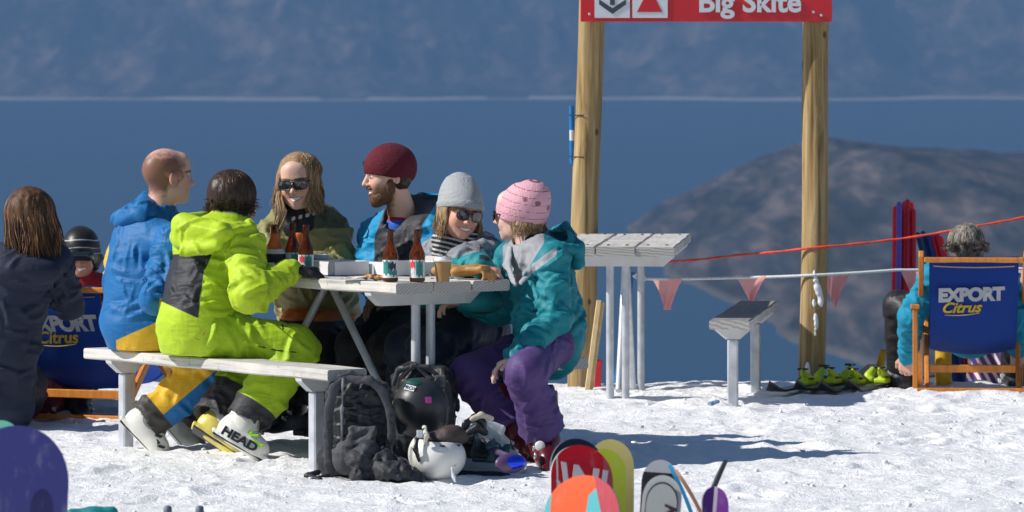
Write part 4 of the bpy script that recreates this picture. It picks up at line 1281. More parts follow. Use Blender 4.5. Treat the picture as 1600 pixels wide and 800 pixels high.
F = jacket_sdf(J, (-.3, -.95, 0), seed=31, extra=ex, wr=.014, r=1.0, folds=.009)
F.cap(nk + Vector((0, -.025, .0)), nk + Vector((0, -.02, .2)), .066, .085, .006, 'sub')
jk = sdf_obj('jacket', F, [mat_panels('olive_shell', C_OLIVE, [('dark', (.10, .10, .045), .003)], wr=.5)], T)
add_attrs(jk, {'dark': lambda P: np.minimum((P[:, 0] - nk.x) - .060, P[:, 2] - nk.z + .045)}, world_origin(jk))
surf_tube('front_zip', F, [nk + Vector((-.02, -.2, -.05)), nk + Vector((-.03, -.2, -.30))], (0, 1, 0), .003, mat_plain('olive_zip', (.04, .04, .015), .5), jk)
G = Field(*bounds([nk], .15), .006)
G.cap(nk + Vector((-.004, -.012, -.03)), nk + Vector((-.002, -.016, .032)), .082, .070, 0, wr=.008, seed=2, wf=20); G.folds(.004, 20, 2)
ga = sdf_obj('neck_gaiter', G, [mat_panels('black_gaiter', (.012, .012, .013), [('mark', (.6, .6, .6), .001)], wr=.5)], T)
add_attrs(ga, {'mark': lambda P: np.minimum(.008 - np.abs(P[:, 2] - (nk.z + .004) - .25 * (P[:, 0] - nk.x)), np.minimum(np.sin((P[:, 0] - nk.x) * 210) * .01 + .001, .055 - np.abs(P[:, 0] - nk.x - .015)))}, world_origin(ga))
F = trousers_sdf(J, seed=35, wr=.014); tr = sdf_obj('trousers', F, [mat_panels('black_trousers', (.010, .010, .011), [('band', (.62, .16, .02), .002)])], T)
add_attrs(tr, {'band': lambda P: P[:, 2] - (J['pelvis'].z + .0)}, world_origin(tr))
# orange hem of the layer under the jacket
for s_ in 'LR': ski_boot(T, J['an' + s_], (-.5, -.8, 0), (0, 0, 1), (M_DARKBOOT, M_DARKBOOT), 3, h=.008, nb=2)
hb = [mat_hair('blonde_hair_%d' % i, cc) for i, cc in enumerate((((.20, .115, .05), (.42, .27, .14)), ((.30, .19, .09), (.56, .41, .24)), ((.13, .075, .035), (.28, .17, .085))))]
G = Field(*bounds([c], .2), .006)
G.ell(fr.p(c, -.010, 0, .042), (.102, .083, .084), fr.ax, 0); G.ell(fr.p(c, -.045, 0, -.05), (.05, .076, .09), fr.ax, .04); G.folds(.005, 22, 8, aniso=(1, 1, .3))
hr = sdf_obj('hair', G, [hb[0]], T)
locks('hair_locks', hr, hb, c, fr, 1300, (46, 180), .150, 7, (.106, .094, .106), .018, .0026, part=.018, wav=.016, jitter=.012, th1=94)
locks('hair_locks', hr, hb, c, fr, 460, (10, 62), .03, 8, (.109, .088, .104), .014, .0024, part=.03, wav=.004, jitter=.006, th0=5, th1=68, ragged=.5)
# one gathered lock falling over the front of the shoulder
rng = random.Random(4); mb = MB()
for i in range(46):
    a = fr.p(c, .02, -.070 + rng.gauss(0, .008), -.02 + rng.gauss(0, .01)); e = at(432 + rng.gauss(0, 3), 366 + rng.gauss(0, 5), 21.96)
    mid = at(440 + rng.gauss(0, 4), 330, 22.0); mb.mi = rng.randrange(3)
    mb.tube([a, a.lerp(mid, .5) + Vector((-.01, -.02, 0)), mid + Vector((0, -.01, 0)), mid.lerp(e, .5) + Vector((rng.gauss(0, .006), 0, 0)), e], [.004, .005, .005, .004, .001], 5, cap=False)
mb.build('hair_locks', hb, hr, smooth=True)

# ---------- bearded man in the maroon beanie
J = JJ(pelvis=(638, 498, 22.10), chest=(632, 405, 22.05), neck=(630, 338, 22.02), head=(607, 273, 21.96), shR=(590, 368, 22.12), shL=(668, 364, 21.86),
       elR=(580, 436, 21.98), wrR=(604, 468, 21.72), elL=(690, 438, 21.72), wrL=(650, 430, 21.50), hipR=(612, 500, 22.12), knR=(556, 545, 21.84), anR=(558, 640, 21.9),
       hipL=(660, 503, 21.98), knL=(606, 550, 21.66), anL=(606, 648, 21.76))
print('maroon'); lines(J)
T = thing('person', (J['pelvis'].x, J['pelvis'].y, .42), 'bearded man in a maroon beanie and turquoise and grey jacket turning to the left', 'person')
hf = (-.955, -.28, -.10)
def at_beard(c, fr):
    def stub(P):
        f, l, u = local(P, c, fr)
        return np.minimum(-.040 - u, f + .0) + .006 * vnoise(P * 90, 2)
    return {'stub': stub}
bd, fr = body_mesh(T, J, hf, [dict(wr=J['wrR'], d=(-.55, -.3, -.12), n=(0, 0, -1), side=1, curl=.5), dict(wr=J['wrL'], d=(-.8, -.5, 0), n=(0, 0, -1), side=-1)], skin_mat('skin_pink', (.74, .455, .345), stubble=(.16, .075, .04)), attrs=at_beard)
c = J['head']; nk = J['neck']; eyes(T, c, fr)
G = Field(*bounds([c], .17), .0045)
G.ell(fr.p(c, .034, 0, -.084), (.054, .055, .040), fr.ax, 0); G.ell(fr.p(c, .066, 0, -.108), (.026, .030, .026), fr.ax, .02)
for s_ in (-1, 1): G.ell(fr.p(c, .012, s_ * .060, -.050), (.022, .014, .040), fr.ax, .02)
G.ell(fr.p(c, .090, 0, -.049), (.012, .026, .007), fr.ax, .006)
G.ell(fr.p(c, .095, 0, -.066), (.022, .022, .011), fr.ax, .006, 'sub'); G.folds(.004, 55, 3, aniso=(1, 1, .4))
bm_ = mat_hair('beard_hair', ((.06, .026, .012), (.20, .10, .05)), (160, 160, 60))
sdf_obj('beard', G, [bm_], T)
beanie(T, 'beanie', c, fr, mat_panels('maroon_knit', (.115, .001, .013), [('seam', (.16, .004, .02), .001)], kind='knit', rough=.85), r=(.117, .094, .105), up=.030, brim=-.012, cuff=.0, tilt=.27,
       attrs={'seam': lambda f, l, u: .002 - np.abs(l + .03) * 1.0 - (u < .08) * .01})
MB().box(fr.p(c, .092, -.040, .056), (.004, .030, .022), ((fr.f - fr.l * .5).normalized(), (fr.l + fr.f * .5).normalized(), fr.u), .002).build('badge', mat_plain('dark_tab', (.03, .02, .02), .5), T)
G = Field(*bounds([c], .17), .006); G.ell(fr.p(c, -.035, 0, -.025), (.062, .080, .055), fr.ax, 0); G.folds(.006, 40, 3); sdf_obj('hair', G, [hm_[0]], T)
def ex(F, tf, side):
    F.cap(nk + Vector((0, .02, -.04)), nk + Vector((.01, .03, .015)), .088, .080, .03)
    F.ell(nk + Vector((.115, .08, .035)), (.085, .095, .080), Frame((.8, .3, .5)).ax, .03); F.cap(nk + Vector((.06, -.04, .0)), nk + Vector((.125, .03, .07)), .036, .028, .03)
    F.cap(nk + Vector((-.07, -.05, -.06)), nk + Vector((-.03, -.11, -.15)), .035, .03, .03)
F = jacket_sdf(J, (-.55, -.83, 0), seed=51, extra=ex, wr=.014, r=1.0, folds=.009)
F.cap(nk + Vector((-.012, -.055, -.05)), nk + Vector((-.022, -.06, .2)), .064, .085, .006, 'sub'); F.ell(nk + Vector((.125, .07, .115)), (.055, .07, .05), None, .01, 'sub')
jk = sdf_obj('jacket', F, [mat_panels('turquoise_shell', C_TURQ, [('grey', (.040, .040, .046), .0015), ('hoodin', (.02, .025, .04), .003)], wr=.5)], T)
def grey(P):
    X = P[:, 0] / P[:, 1] * 8000 + 800; Z = 77 + (CAM_H - P[:, 2]) / P[:, 1] * 8000; y = P[:, 1]
    l = X - (585 + np.maximum(0, 372 - Z) * .35 + np.maximum(0, Z - 400) * -.05); r = (656 + np.maximum(0, 350 - Z) * .9 + np.sin((Z - 330) * .06) * 4) - X
    v = np.minimum(l, r) / 365.
    slot = 5 - np.abs(X - (612 - (Z - 330) * .08)); slot = np.where((Z < 368), slot, -9) / 365.
    return np.where(y > nk.y + .03, -1, np.minimum(v, -slot))
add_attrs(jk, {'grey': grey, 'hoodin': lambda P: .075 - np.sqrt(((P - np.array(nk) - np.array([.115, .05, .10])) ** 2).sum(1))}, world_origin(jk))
ml = mat_plain('lime_zip', (.45, .55, .05), .5)
surf_tube('front_zip', F, [at(655, 335, 21.4), at(632, 336, 21.4), at(610, 352, 21.4), at(605, 372, 21.4)], (0, 1, 0), .0025, ml, jk)
surf_tube('pocket_zip', F, [at(644, 384, 21.4), at(624, 408, 21.4)], (0, 1, 0), .0035, ml, jk)
G = Field(*bounds([nk], .17), .006); G.cap(nk + Vector((-.01, -.02, -.12)), nk + Vector((-.012, -.02, -.050)), .08, .068, 0, wr=.004); sh_ = sdf_obj('shirt', G, [mat_panels('blue_red_shirt', (.01, .10, .50), [('neckband', (.45, .01, .015), .002)])], T)
add_attrs(sh_, {'neckband': lambda P: P[:, 2] - (nk.z - .016)}, world_origin(sh_))
F = trousers_sdf(J, seed=55, wr=.014); sdf_obj('trousers', F, [mat_cloth('black_trousers_cloth', (.008, .009, .011))], T)
for s_ in 'LR': ski_boot(T, J['an' + s_], (-.5, -.8, 0), (0, 0, 1), (M_DARKBOOT, M_DARKBOOT), 3, h=.008, nb=2)

# ---------- woman with grey beanie and striped scarf
J = JJ(pelvis=(732, 506, 21.72), chest=(714, 425, 21.66), neck=(712, 380, 21.62), head=(719, 330, 21.56), shR=(682, 404, 21.76), shL=(762, 398, 21.56),
       elR=(676, 466, 21.62), wrR=(690, 428, 21.36), elL=(722, 412, 21.18), wrL=(750, 414, 20.98), hipR=(712, 508, 21.76), knR=(640, 545, 21.46), anR=(640, 648, 21.5),
       hipL=(752, 508, 21.62), knL=(672, 550, 21.26), anL=(684, 652, 21.3))
print('greyb'); lines(J)
T = thing('person', (J['pelvis'].x, J['pelvis'].y, .42), 'laughing woman with grey beanie, tortoise sunglasses and striped scarf', 'person')
hf = (.42, -.88, -.16)
bd, fr = body_mesh(T, J, hf, [dict(wr=J['wrL'], d=(.80, -.15, -.28), n=(0, 0, -1), side=-1, curl=.55), dict(wr=J['wrR'], d=(-.3, -.8, 0), n=(0, 0, -1), side=1, curl=.7)], skin_mat('skin_sunburnt', (.70, .385, .28)), roll=-.16, sc=.98)
c = J['head']; nk = J['neck']
sunglasses(T, c, fr, M_TORT, sc=.98, hw=.028, hh=.023)
beanie(T, 'beanie', c, fr, mat_panels('grey_knit', (.36, .37, .38), [('rib', (.44, .45, .46), .002)], kind='knit', rough=.9), r=(.113, .092, .098), up=.032, brim=.004, cuff=.034, tilt=.26, peak=.005, back=-.02,
       attrs={'rib': lambda f, l, u: np.sin((u - .15 * f) * 900) * .002})
G = Field(*bounds([c], .2), .006); G.ell(fr.p(c, -.035, 0, -.03), (.062, .076, .075), fr.ax, 0); G.folds(.005, 25, 9, aniso=(1, 1, .3)); hr = sdf_obj('hair', G, [hb[1]], T)
locks('hair_locks', hr, hb[:2], c, fr, 520, (62, 170), .115, 17, (.098, .090, .10), -.002, .0028, wav=.010, jitter=.016, th0=45, th1=96)
def ex(F, tf, side):
    F.cap(nk + Vector((0, .03, -.05)), nk + Vector((.0, .04, -.02)), .090, .085, .03)
    F.ell(nk + Vector((.085, .10, -.02)), (.10, .08, .075), None, .04)
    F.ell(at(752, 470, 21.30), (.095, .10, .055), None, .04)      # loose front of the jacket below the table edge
F = jacket_sdf(J, (-.1, -1, 0), seed=71, extra=ex, wr=.014, r=.98, folds=.009, low=.03)
F.cap(nk + Vector((-.01, -.09, -.18)), nk + Vector((.0, -.08, .1)), .06, .07, .01, 'sub')
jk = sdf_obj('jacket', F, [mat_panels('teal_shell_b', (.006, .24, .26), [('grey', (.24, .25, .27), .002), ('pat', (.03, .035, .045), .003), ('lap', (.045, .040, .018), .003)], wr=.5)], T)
def gry(P):
    X = P[:, 0] / P[:, 1] * 8000 + 800; Z = 77 + (CAM_H - P[:, 2]) / P[:, 1] * 8000
    return np.maximum(np.minimum(395 - Z - (X - 740) * .25, np.minimum(776 - X, 40)), np.where(X < 705, np.minimum(706 - X, 428 - Z), -9)) / 370.
def patt(P):
    X = P[:, 0] / P[:, 1] * 8000 + 800
    n = vnoise(P * 38, 2) * .012 - .003
    return np.where((X > 748) & (P[:, 2] > nk.z - .05), n, np.where((X < 700) & (P[:, 2] > nk.z - .16), n - .002, -1))
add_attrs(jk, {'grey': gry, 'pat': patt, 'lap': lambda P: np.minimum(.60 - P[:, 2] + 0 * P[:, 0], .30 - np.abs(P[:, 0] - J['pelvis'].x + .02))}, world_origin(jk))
G = Field(*bounds([nk + Vector((0, 0, -.06))], .22), .006)
for i in range(5): G.cap(nk + Vector((-.055, -.05, .012 - i * .030)), nk + Vector((.055, -.045, .018 - i * .030)), .046 - i * .001, .044, .008, wr=.006, seed=i, wf=18)
G.cap(nk + Vector((-.01, .01, .01)), nk + Vector((0, 0, -.10)), .075, .09, .02); G.folds(.006, 20, 5)
sc_ = sdf_obj('scarf', G, [mat_panels('striped_scarf', (.62, .60, .56), [('st', (.012, .012, .012), .001)], kind='knit')], T)
add_attrs(sc_, {'st': lambda P: np.sin(((P[:, 2] - nk.z) + .02 * vnoise(P * 11, 1) + .25 * (P[:, 0] - nk.x)) * 330) * .008 + .0015}, world_origin(sc_))
F = trousers_sdf(J, seed=75, wr=.014, r=1.08); sdf_obj('trousers', F, [mat_cloth('navy_trousers', (.008, .014, .035))], T)
for s_ in 'LR': ski_boot(T, J['an' + s_], (-.5, -.8, 0), (0, 0, 1), (M_DARKBOOT, M_DARKBOOT), 3, h=.008, nb=2)

# ---------- woman with the pink beanie on the far bench end
J = JJ(pelvis=(860, 526, 21.12), chest=(846, 440, 21.10), neck=(832, 384, 21.12), head=(813, 335, 21.14), shL=(862, 410, 20.94), shR=(800, 404, 21.28),
       elL=(868, 500, 20.84), wrL=(808, 560, 20.72), elR=(784, 482, 21.34), wrR=(730, 472, 21.42), hipL=(862, 540, 20.96), knL=(820, 580, 20.64), anL=(852, 682, 20.78),
       hipR=(840, 540, 21.26), knR=(732, 586, 21.00), anR=(808, 668, 20.98))
print('pink'); lines(J)
T = thing('person', (J['pelvis'].x, J['pelvis'].y, .42), 'woman in a striped pink beanie and purple trousers sitting at the table end', 'person')
hf = (-.93, .34, .0)
bd, fr = body_mesh(T, J, hf, [dict(wr=J['wrL'], d=(-.85, -.1, -.30), n=(.2, -.1, -1), side=1, curl=.45), dict(wr=J['wrR'], d=(-1, 0, 0), n=(0, 0, -1), side=-1)], skin_mat('skin_light', (.76, .50, .395)), roll=-.12)
c = J['head']; nk = J['neck']
sunglasses(T, c, fr, M_BLKPL)
def stripes(f, l, u):
    ph = (u - .22 * f + .05 * l - .012) / .029
    return .0016 - np.abs(ph - np.round(ph)) * .029
def dots(f, l, u):
    r = -1
    for (a, b) in ((.55, .055), (.10, .030), (1.0, .075)):
        ang = np.arctan2(l, -f); r = np.maximum(r, .011 - np.sqrt(((ang - a) * .1) ** 2 + (u - b) ** 2)); 
    return np.minimum(r, .004 - np.abs(np.sin(u * 520 + f * 300)) * .006 + .002)
beanie(T, 'beanie', c, fr, mat_panels('pink_knit', (.76, .40, .46), [('st', (.20, .06, .10), .0008), ('dot', (.30, .12, .17), .001)], kind='knit', rough=.9), r=(.112, .094, .100), up=.020, brim=-.030, cuff=.0, tilt=.24, peak=.002, back=-.02,
       attrs={'st': stripes, 'dot': dots})
G = Field(*bounds([c], .2), .006); G.ell(fr.p(c, -.030, 0, -.025), (.060, .074, .050), fr.ax, 0); G.folds(.005, 25, 9, aniso=(1, 1, .3)); hr = sdf_obj('hair', G, [hb[0]], T)
locks('hair_locks', hr, hb, c, fr, 260, (72, 165), .060, 27, (.094, .084, .09), -.008, .0024, wav=.010, jitter=.014, th0=60, th1=100)
def ex(F, tf, side):
    F.cap(nk + Vector((.0, .0, -.06)), nk + Vector((.0, .0, -.03)), .085, .08, .03)
    F.ell(at(872, 384, 21.16), (.085, .12, .060), Frame((.9, 0, -.3)).ax, .03); F.cap(at(868, 374, 21.22), at(884, 352, 21.22), .030, .014, .02); F.cap(at(884, 370, 21.10), at(898, 392, 21.10), .028, .022, .02)
    F.cap(at(850, 402, 20.98), at(822, 430, 20.90), .030, .022, .02)
    F.cap(at(806, 400, 21.20), at(806, 440, 21.08), .030, .03, .02)
    F.ell(J['pelvis'] + Vector((.0, 0, .03)), (.132, .16, .14), None, .05); F.ell(at(835, 500, 21.0), (.09, .12, .13), None, .05)
    F.cap(at(905, 482, 21.1), at(884, 500, 21.1), .02, .05, .03)
F = jacket_sdf(J, (-.86, -.5, 0), seed=91, extra=ex, wr=.016, r=.90, folds=.010, low=.01, cuff=.046)
F.cap(at(818, 392, 20.97), at(810, 436, 20.90), .034, .018, .012, 'sub'); F.cap(nk + Vector((-.012, -.015, -.03)), nk + Vector((-.03, -.02, .2)), .060, .08, .006, 'sub')
F.ell(at(872, 372, 21.12), (.045, .07, .030), None, .01, 'sub')
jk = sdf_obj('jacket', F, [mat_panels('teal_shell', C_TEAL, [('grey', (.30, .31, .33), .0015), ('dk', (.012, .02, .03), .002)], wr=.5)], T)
def gcol(P):
    X = P[:, 0] / P[:, 1] * 8000 + 800; Z = 77 + (CAM_H - P[:, 2]) / P[:, 1] * 8000
    a = np.minimum(np.minimum((450 - Z) - np.abs(X - 806) * 1.6, 850 - X), X - 786)
    b = np.minimum(np.minimum(7 - np.abs(Z - (410 - (X - 845) * .75)), X - 824), 870 - X)
    return np.where(P[:, 1] > nk.y + .12, -1, np.maximum(a, b) / 380.)
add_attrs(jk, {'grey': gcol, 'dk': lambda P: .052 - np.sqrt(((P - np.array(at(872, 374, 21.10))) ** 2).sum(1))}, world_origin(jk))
G = Field(*bounds([at(832, 415, 20.95)], .24), .005)
for a_, b_, r1, r2 in ((at(862, 388, 20.99), at(850, 400, 20.93), .016, .024), (at(850, 400, 20.93), at(814, 442, 20.87), .026, .010), (at(796, 388, 21.08), at(792, 415, 21.0), .014, .020), (at(792, 415, 21.0), at(804, 444, 20.90), .018, .010)):
    G.cap(a_, b_, r1, r2, .02, flat=((-.5, -.85, .1), .36))
G.folds(.005, 14, 3); sdf_obj('collar', G, [mat_cloth('grey_lining', (.33, .35, .37), wr=.3)], jk)
G = Field(*bounds([at(895, 372, 21.1)], .2), .005)
G.cap(at(868, 360, 21.26), at(886, 348, 21.26), .02, .008, .01); G.cap(at(884, 352, 21.2), at(902, 388, 21.1), .018, .024, .02); G.cap(at(850, 366, 21.22), at(878, 388, 21.02), .018, .020, .02); G.cap(at(878, 388, 21.02), at(902, 390, 21.06), .022, .022, .02); G.cap(at(905, 385, 21.1), at(903, 410, 21.08), .020, .030, .03)
G.creases([(at(870, 365, 21.2), at(902, 400, 21.1), .03, 1, .5)], 12, 3, .006, .008); sdf_obj('hood', G, [mat_cloth('teal_hood_shell', C_TEAL, wr=.3)], jk)
mwz = mat_plain('white_zip', (.7, .72, .74), .45)
surf_tube('front_zip', F, [at(862, 407, 20.5), at(832, 420, 20.5), at(806, 440, 20.5), at(796, 462, 20.5), at(795, 500, 20.5)], (0, 1, 0), .0032, mwz, jk)
surf_tube('pocket_zip', F, [at(818, 445, 20.5), at(815, 455, 20.5)], (0, 1, 0), .0035, mwz, jk)
surf_tube('pocket_zip', F, [at(801, 504, 20.5), at(797, 524, 20.5)], (0, 1, 0), .0035, mwz, jk)
surf_tube('chest_seam', F, [at(808, 450, 20.5), at(806, 480, 20.5), at(812, 500, 20.5)], (0, 1, 0), .002, mat_cloth('teal_dark', (.003, .09, .12)), jk, 0)
G = Field(*bounds([nk], .16), .006); G.cap(nk + Vector((.012, -.03, -.10)), nk + Vector((.012, -.018, .0)), .05, .062, 0, wr=.006); sdf_obj('neck_gaiter', G, [M_GLOVE], T)
F = trousers_sdf(J, seed=95, end=.092, r=.86, wr=.010, folds=.008, cr=.010, ncr=70); sdf_obj('trousers', F, [mat_cloth('purple_shell', C_PURP, wr=.5)], T)
ski_boot(T, at(850, 692, 20.78), (.10, -.93, -.10), (-.05, .05, 1), (M_MAROON, M_MAROON), 5, side=-1, buckle_m=mat_plain('silver_buckle', (.7, .7, .7), .3, .6))
ski_boot(T, at(810, 676, 20.98), (.25, -.9, -.15), (-.4, .1, .9), (M_MAROON, M_MAROON), 6, side=-1, buckle_m=mat_plain('silver_buckle_b', (.7, .7, .7), .3, .6))

q_ = at(844, 699, 20.61); MB().lathe(q_ + Vector((0, .055, 0)), [(.021, 0), (.021, .010), (.016, .014), (.006, .014)], 16, (-.1, -1, .25)).build('buckle_dial', mat_plain('white_buckle_dial', (.66, .64, .60), .4), [o for o in T.children if o.name.startswith('boot')][0], smooth=rad(40))
# ================================================================ PEOPLE at the edges
# ---------- woman standing at the far left, seen from behind
J = JJ(pelvis=(-10, 608, 22.90), chest=(14, 470, 22.86), neck=(42, 388, 22.84), head=(48, 340, 22.86), shR=(88, 410, 22.86), shL=(-10, 410, 22.86),
       elR=(108, 474, 22.98), wrR=(84, 430, 23.18), elL=(-40, 500, 22.9), wrL=(-10, 440, 23.15), hipR=(10, 622, 22.9), knR=(40, 600, 23.28), anR=(40, 630, 23.6),
       hipL=(-18, 622, 22.9), knL=(-30, 600, 23.25), anL=(-28, 632, 23.6))
T = thing('person', (J['pelvis'].x, J['pelvis'].y, 0), 'auburn haired woman in a navy hooded jacket with her back turned', 'person')
bd, fr = body_mesh(T, J, (.25, .97, -.05), [dict(wr=J['wrR'], d=(-.3, .5, .6), n=(0, 1, 0), side=1, curl=.9), dict(wr=J['wrL'], d=(.3, .5, .6), n=(0, 1, 0), side=-1, curl=.9)], skin_mat('skin_plain', SKIN), h=.006, sc=1.08)
c = J['head']; nk = J['neck']
ha = [mat_hair('auburn_hair_%d' % i, cc) for i, cc in enumerate((((.035, .016, .008), (.15, .070, .032)), ((.10, .044, .018), (.40, .21, .09)), ((.02, .010, .006), (.07, .032, .016))))]
G = Field(*bounds([c], .22), .006); G.ell(fr.p(c, -.022, 0, .032), (.112, .102, .104), fr.ax, 0); G.ell(fr.p(c, -.03, 0, -.08), (.088, .095, .11), fr.ax, .05); G.folds(.007, 24, 4, aniso=(1, 1, .25))
hr = sdf_obj('hair', G, [ha[0]], T)
locks('hair_locks', hr, ha, c, fr, 1300, (40, 180), .20, 31, (.118, .112, .116), .020, .0030, drift=(.03, 0, 0), wav=.006, jitter=.012, th1=98, ragged=.45)
def ex(F, tf, side):
    F.cap(nk + Vector((-.09, .0, -.055)), nk + Vector((.10, -.0, -.055)), .070, .066, .04, wr=.004)
    F.ell(nk + Vector((-.0, -.085, -.095)), (.165, .075, .075), None, .03)
    F.cap(nk + Vector((0, 0, -.06)), nk + Vector((0, 0, -.01)), .085, .075, .02)
F = jacket_sdf(J, (.1, 1, 0), seed=131, extra=ex, wr=.018, r=.98, folds=.010, low=.06)
sdf_obj('jacket', F, [mat_cloth('navy_softshell', (.014, .020, .042), rough=.75, wr=.4)], T)
F = trousers_sdf(J, seed=135, wr=.014, h=.010); sdf_obj('trousers', F, [mat_cloth('charcoal_trousers', (.015, .019, .030), wr=.4)], T)
for s_ in 'LR': ski_boot(T, J['an' + s_], (.1, .2, .98), (0, -1, .1), (M_DARKBOOT, M_DARKBOOT), 3, h=.010, nb=2)

# ---------- person in the striped helmet behind the left deck chair
J = JJ(pelvis=(100, 585, 24.45), chest=(112, 500, 24.45), neck=(124, 432, 24.42), head=(126, 396, 24.36), shR=(78, 455, 24.50), shL=(160, 455, 24.42),
       elR=(60, 510, 24.4), wrR=(80, 550, 24.1), elL=(172, 510, 24.3), wrL=(150, 550, 24.05), hipR=(86, 590, 24.4), knR=(74, 560, 23.96), anR=(80, 636, 23.80),
       hipL=(120, 590, 24.4), knL=(128, 560, 23.96), anL=(122, 628, 23.86))
T = thing('person', (J['pelvis'].x, J['pelvis'].y, 0), 'person in a black helmet with thin white stripes behind the left deck chair', 'person')
bd, fr = body_mesh(T, J, (.10, -.97, -.22), [dict(wr=J['wrR'], d=(.5, -.8, 0), n=(0, 0, -1), side=1), dict(wr=J['wrL'], d=(-.5, -.8, 0), n=(0, 0, -1), side=-1)], skin_mat('skin_shade', (.50, .26, .19)), h=.006, sc=.88)
c = J['head']; nk = J['neck']
G = Field(*bounds([c], .2), .005)
G.ell(fr.p(c, -.012, 0, .022), (.112, .094, .108), fr.ax, 0); G.cap(fr.p(c, -.01, .082, -.03), fr.p(c, .0, .070, -.065), .028, .020, .03); G.cap(fr.p(c, -.01, -.082, -.03), fr.p(c, .0, -.070, -.065), .028, .020, .03)
G.ell(fr.p(c, .09, 0, -.07), (.09, .062, .100), fr.ax, .01, 'sub')
hl = sdf_obj('helmet', G, [mat_panels('black_helmet', (.014, .014, .016), [('st', (.42, .42, .43), .0008)], rough=.4, wr=.05)], T)
def hst(P):
    f, l, u = local(P, c, fr); return .0022 - np.minimum(np.abs(u - .055 + l * l * 3), np.minimum(np.abs(u - .030 + l * l * 3), np.abs(u - .088 + l * l * 3)))
add_attrs(hl, {'st': hst}, world_origin(hl))
G = Field(*bounds([c], .16), .005); G.cap(fr.p(c, .088, -.04, .012), fr.p(c, .088, .04, .012), .026, .026, .01); sdf_obj('goggles', G, [M_LENS], T)
F = jacket_sdf(J, (0, -1, 0), seed=141, wr=.012, h=.009); jk = sdf_obj('jacket', F, [mat_panels('black_shell_b', (.012, .012, .014), [('collar', (.35, .015, .02), .003)])], T)
add_attrs(jk, {'collar': lambda P: P[:, 2] - (nk.z - .045)}, world_origin(jk))
F = trousers_sdf(J, seed=145, wr=.012, h=.009, r=.9); sdf_obj('trousers', F, [mat_cloth('grey_black_trousers', (.022, .020, .022))], T)
ski_boot(T, J['anR'] + Vector((0, 0, .0)), (-.3, -.9, 0), (0, .1, 1), (M_MAROON, M_MAROON), 3, h=.007, nb=3); ski_boot(T, J['anL'], (.2, -.9, 0), (0, .1, 1), (M_DARKBOOT, M_DARKBOOT), 3, h=.007, nb=3)

# ---------- grey haired person in the right deck chair
J = JJ(pelvis=(1515, 508, 25.44), chest=(1514, 470, 25.32), neck=(1512, 418, 25.22), head=(1510, 384, 25.20), shR=(1568, 436, 25.26), shL=(1458, 436, 25.26),
       elR=(1592, 490, 25.28), wrR=(1590, 545, 25.5), elL=(1424, 494, 25.28), wrL=(1418, 556, 25.48), hipR=(1540, 512, 25.5), knR=(1588, 500, 25.84), anR=(1586, 588, 26.0),
       hipL=(1490, 512, 25.5), knL=(1404, 478, 25.80), anL=(1408, 588, 25.90))
T = thing('person', (J['pelvis'].x, J['pelvis'].y, 0), 'grey haired person in a turquoise top lounging in the right deck chair', 'person')
bd, fr = body_mesh(T, J, (.05, .99, -.05), [dict(wr=J['wrL'], d=(-.1, .25, -1), n=(.4, .8, 0), side=-1, curl=.6), dict(wr=J['wrR'], d=(0, .2, -1), n=(-.4, .8, 0), side=1, curl=.6)], skin_mat('skin_grey', SKIN), h=.006, sc=.92)
c = J['head']; nk = J['neck']
hg = [mat_hair('grey_hair_%d' % i, cc) for i, cc in enumerate((((.05, .042, .032), (.30, .26, .21)), ((.10, .085, .07), (.50, .45, .38)), ((.018, .014, .010), (.10, .085, .065))))]
G = Field(*bounds([c], .2), .005); G.ell(fr.p(c, -.018, 0, .018), (.094, .082, .088), fr.ax, 0); G.ell(fr.p(c, -.02, 0, -.03), (.070, .078, .060), fr.ax, .03); G.folds(.009, 26, 14, aniso=(1, 1, .8))
hr = sdf_obj('hair', G, [hg[0]], T)
locks('hair_locks', hr, hg, c, fr, 800, (30, 180), .022, 41, (.100, .090, .098), .014, .0030, wav=.03, jitter=.05, th1=108, ragged=.2, th0=2)
F = jacket_sdf(J, (0, 1, 0), seed=151, wr=.012, h=.0075, r=.94); sdf_obj('jacket', F, [mat_cloth('turquoise_fleece', (.006, .24, .38), rough=.8)], T)
F = trousers_sdf(J, seed=155, wr=.004, h=.0075, r=.84, folds=.008, cr=.008, ncr=50); sdf_obj('trousers', F, [mat_cloth('black_snow_trousers', (.012, .012, .013), rough=.5, wr=.5)], T)
for s_ in 'LR': ski_boot(T, J['an' + s_], (-.1, .95, 0), (0, 0, 1), (M_DARKBOOT, M_GREYBOOT), 3, h=.008, nb=2)

# ================================================================ DECK CHAIRS
def mat_timber(name, a, b, sc=(40, 40, 5), rough=.45):
    t = NT(name); f = t.noise(t.coords(scale=sc), 1, 5, .6, .4)
    t.l(t.ramp(f, [(.3, a), (.7, b)]), t.b.inputs['Base Color']); t.b.inputs['Roughness'].default_value = rough; t.bump(f, .25, .003); return t.m
M_ORWOOD = mat_timber('orange_stained_timber', (.50, .16, .018), (.72, .27, .035))
M_CANVAS = mat_cloth('royal_blue_canvas', (.0005, .040, .26), rough=.75, wr=.12)
_t = M_CANVAS.node_tree; _tr = _t.nodes.new('ShaderNodeBsdfTranslucent'); _tr.inputs['Color'].default_value = (.0005, .06, .42, 1); _ms = _t.nodes.new('ShaderNodeMixShader'); _ms.inputs[0].default_value = .3
_t.links.new(_t.nodes['Principled BSDF'].outputs[0], _ms.inputs[1]); _t.links.new(_tr.outputs[0], _ms.inputs[2]); _t.links.new(_ms.outputs[0], _t.nodes['Material Output'].inputs['Surface'])
M_WPRINT = mat_plain('white_print', (.62, .64, .66), .7, bump=0, var=.05); M_YPRINT = mat_plain('yellow_print', (.80, .58, .03), .7, bump=0, var=.05)
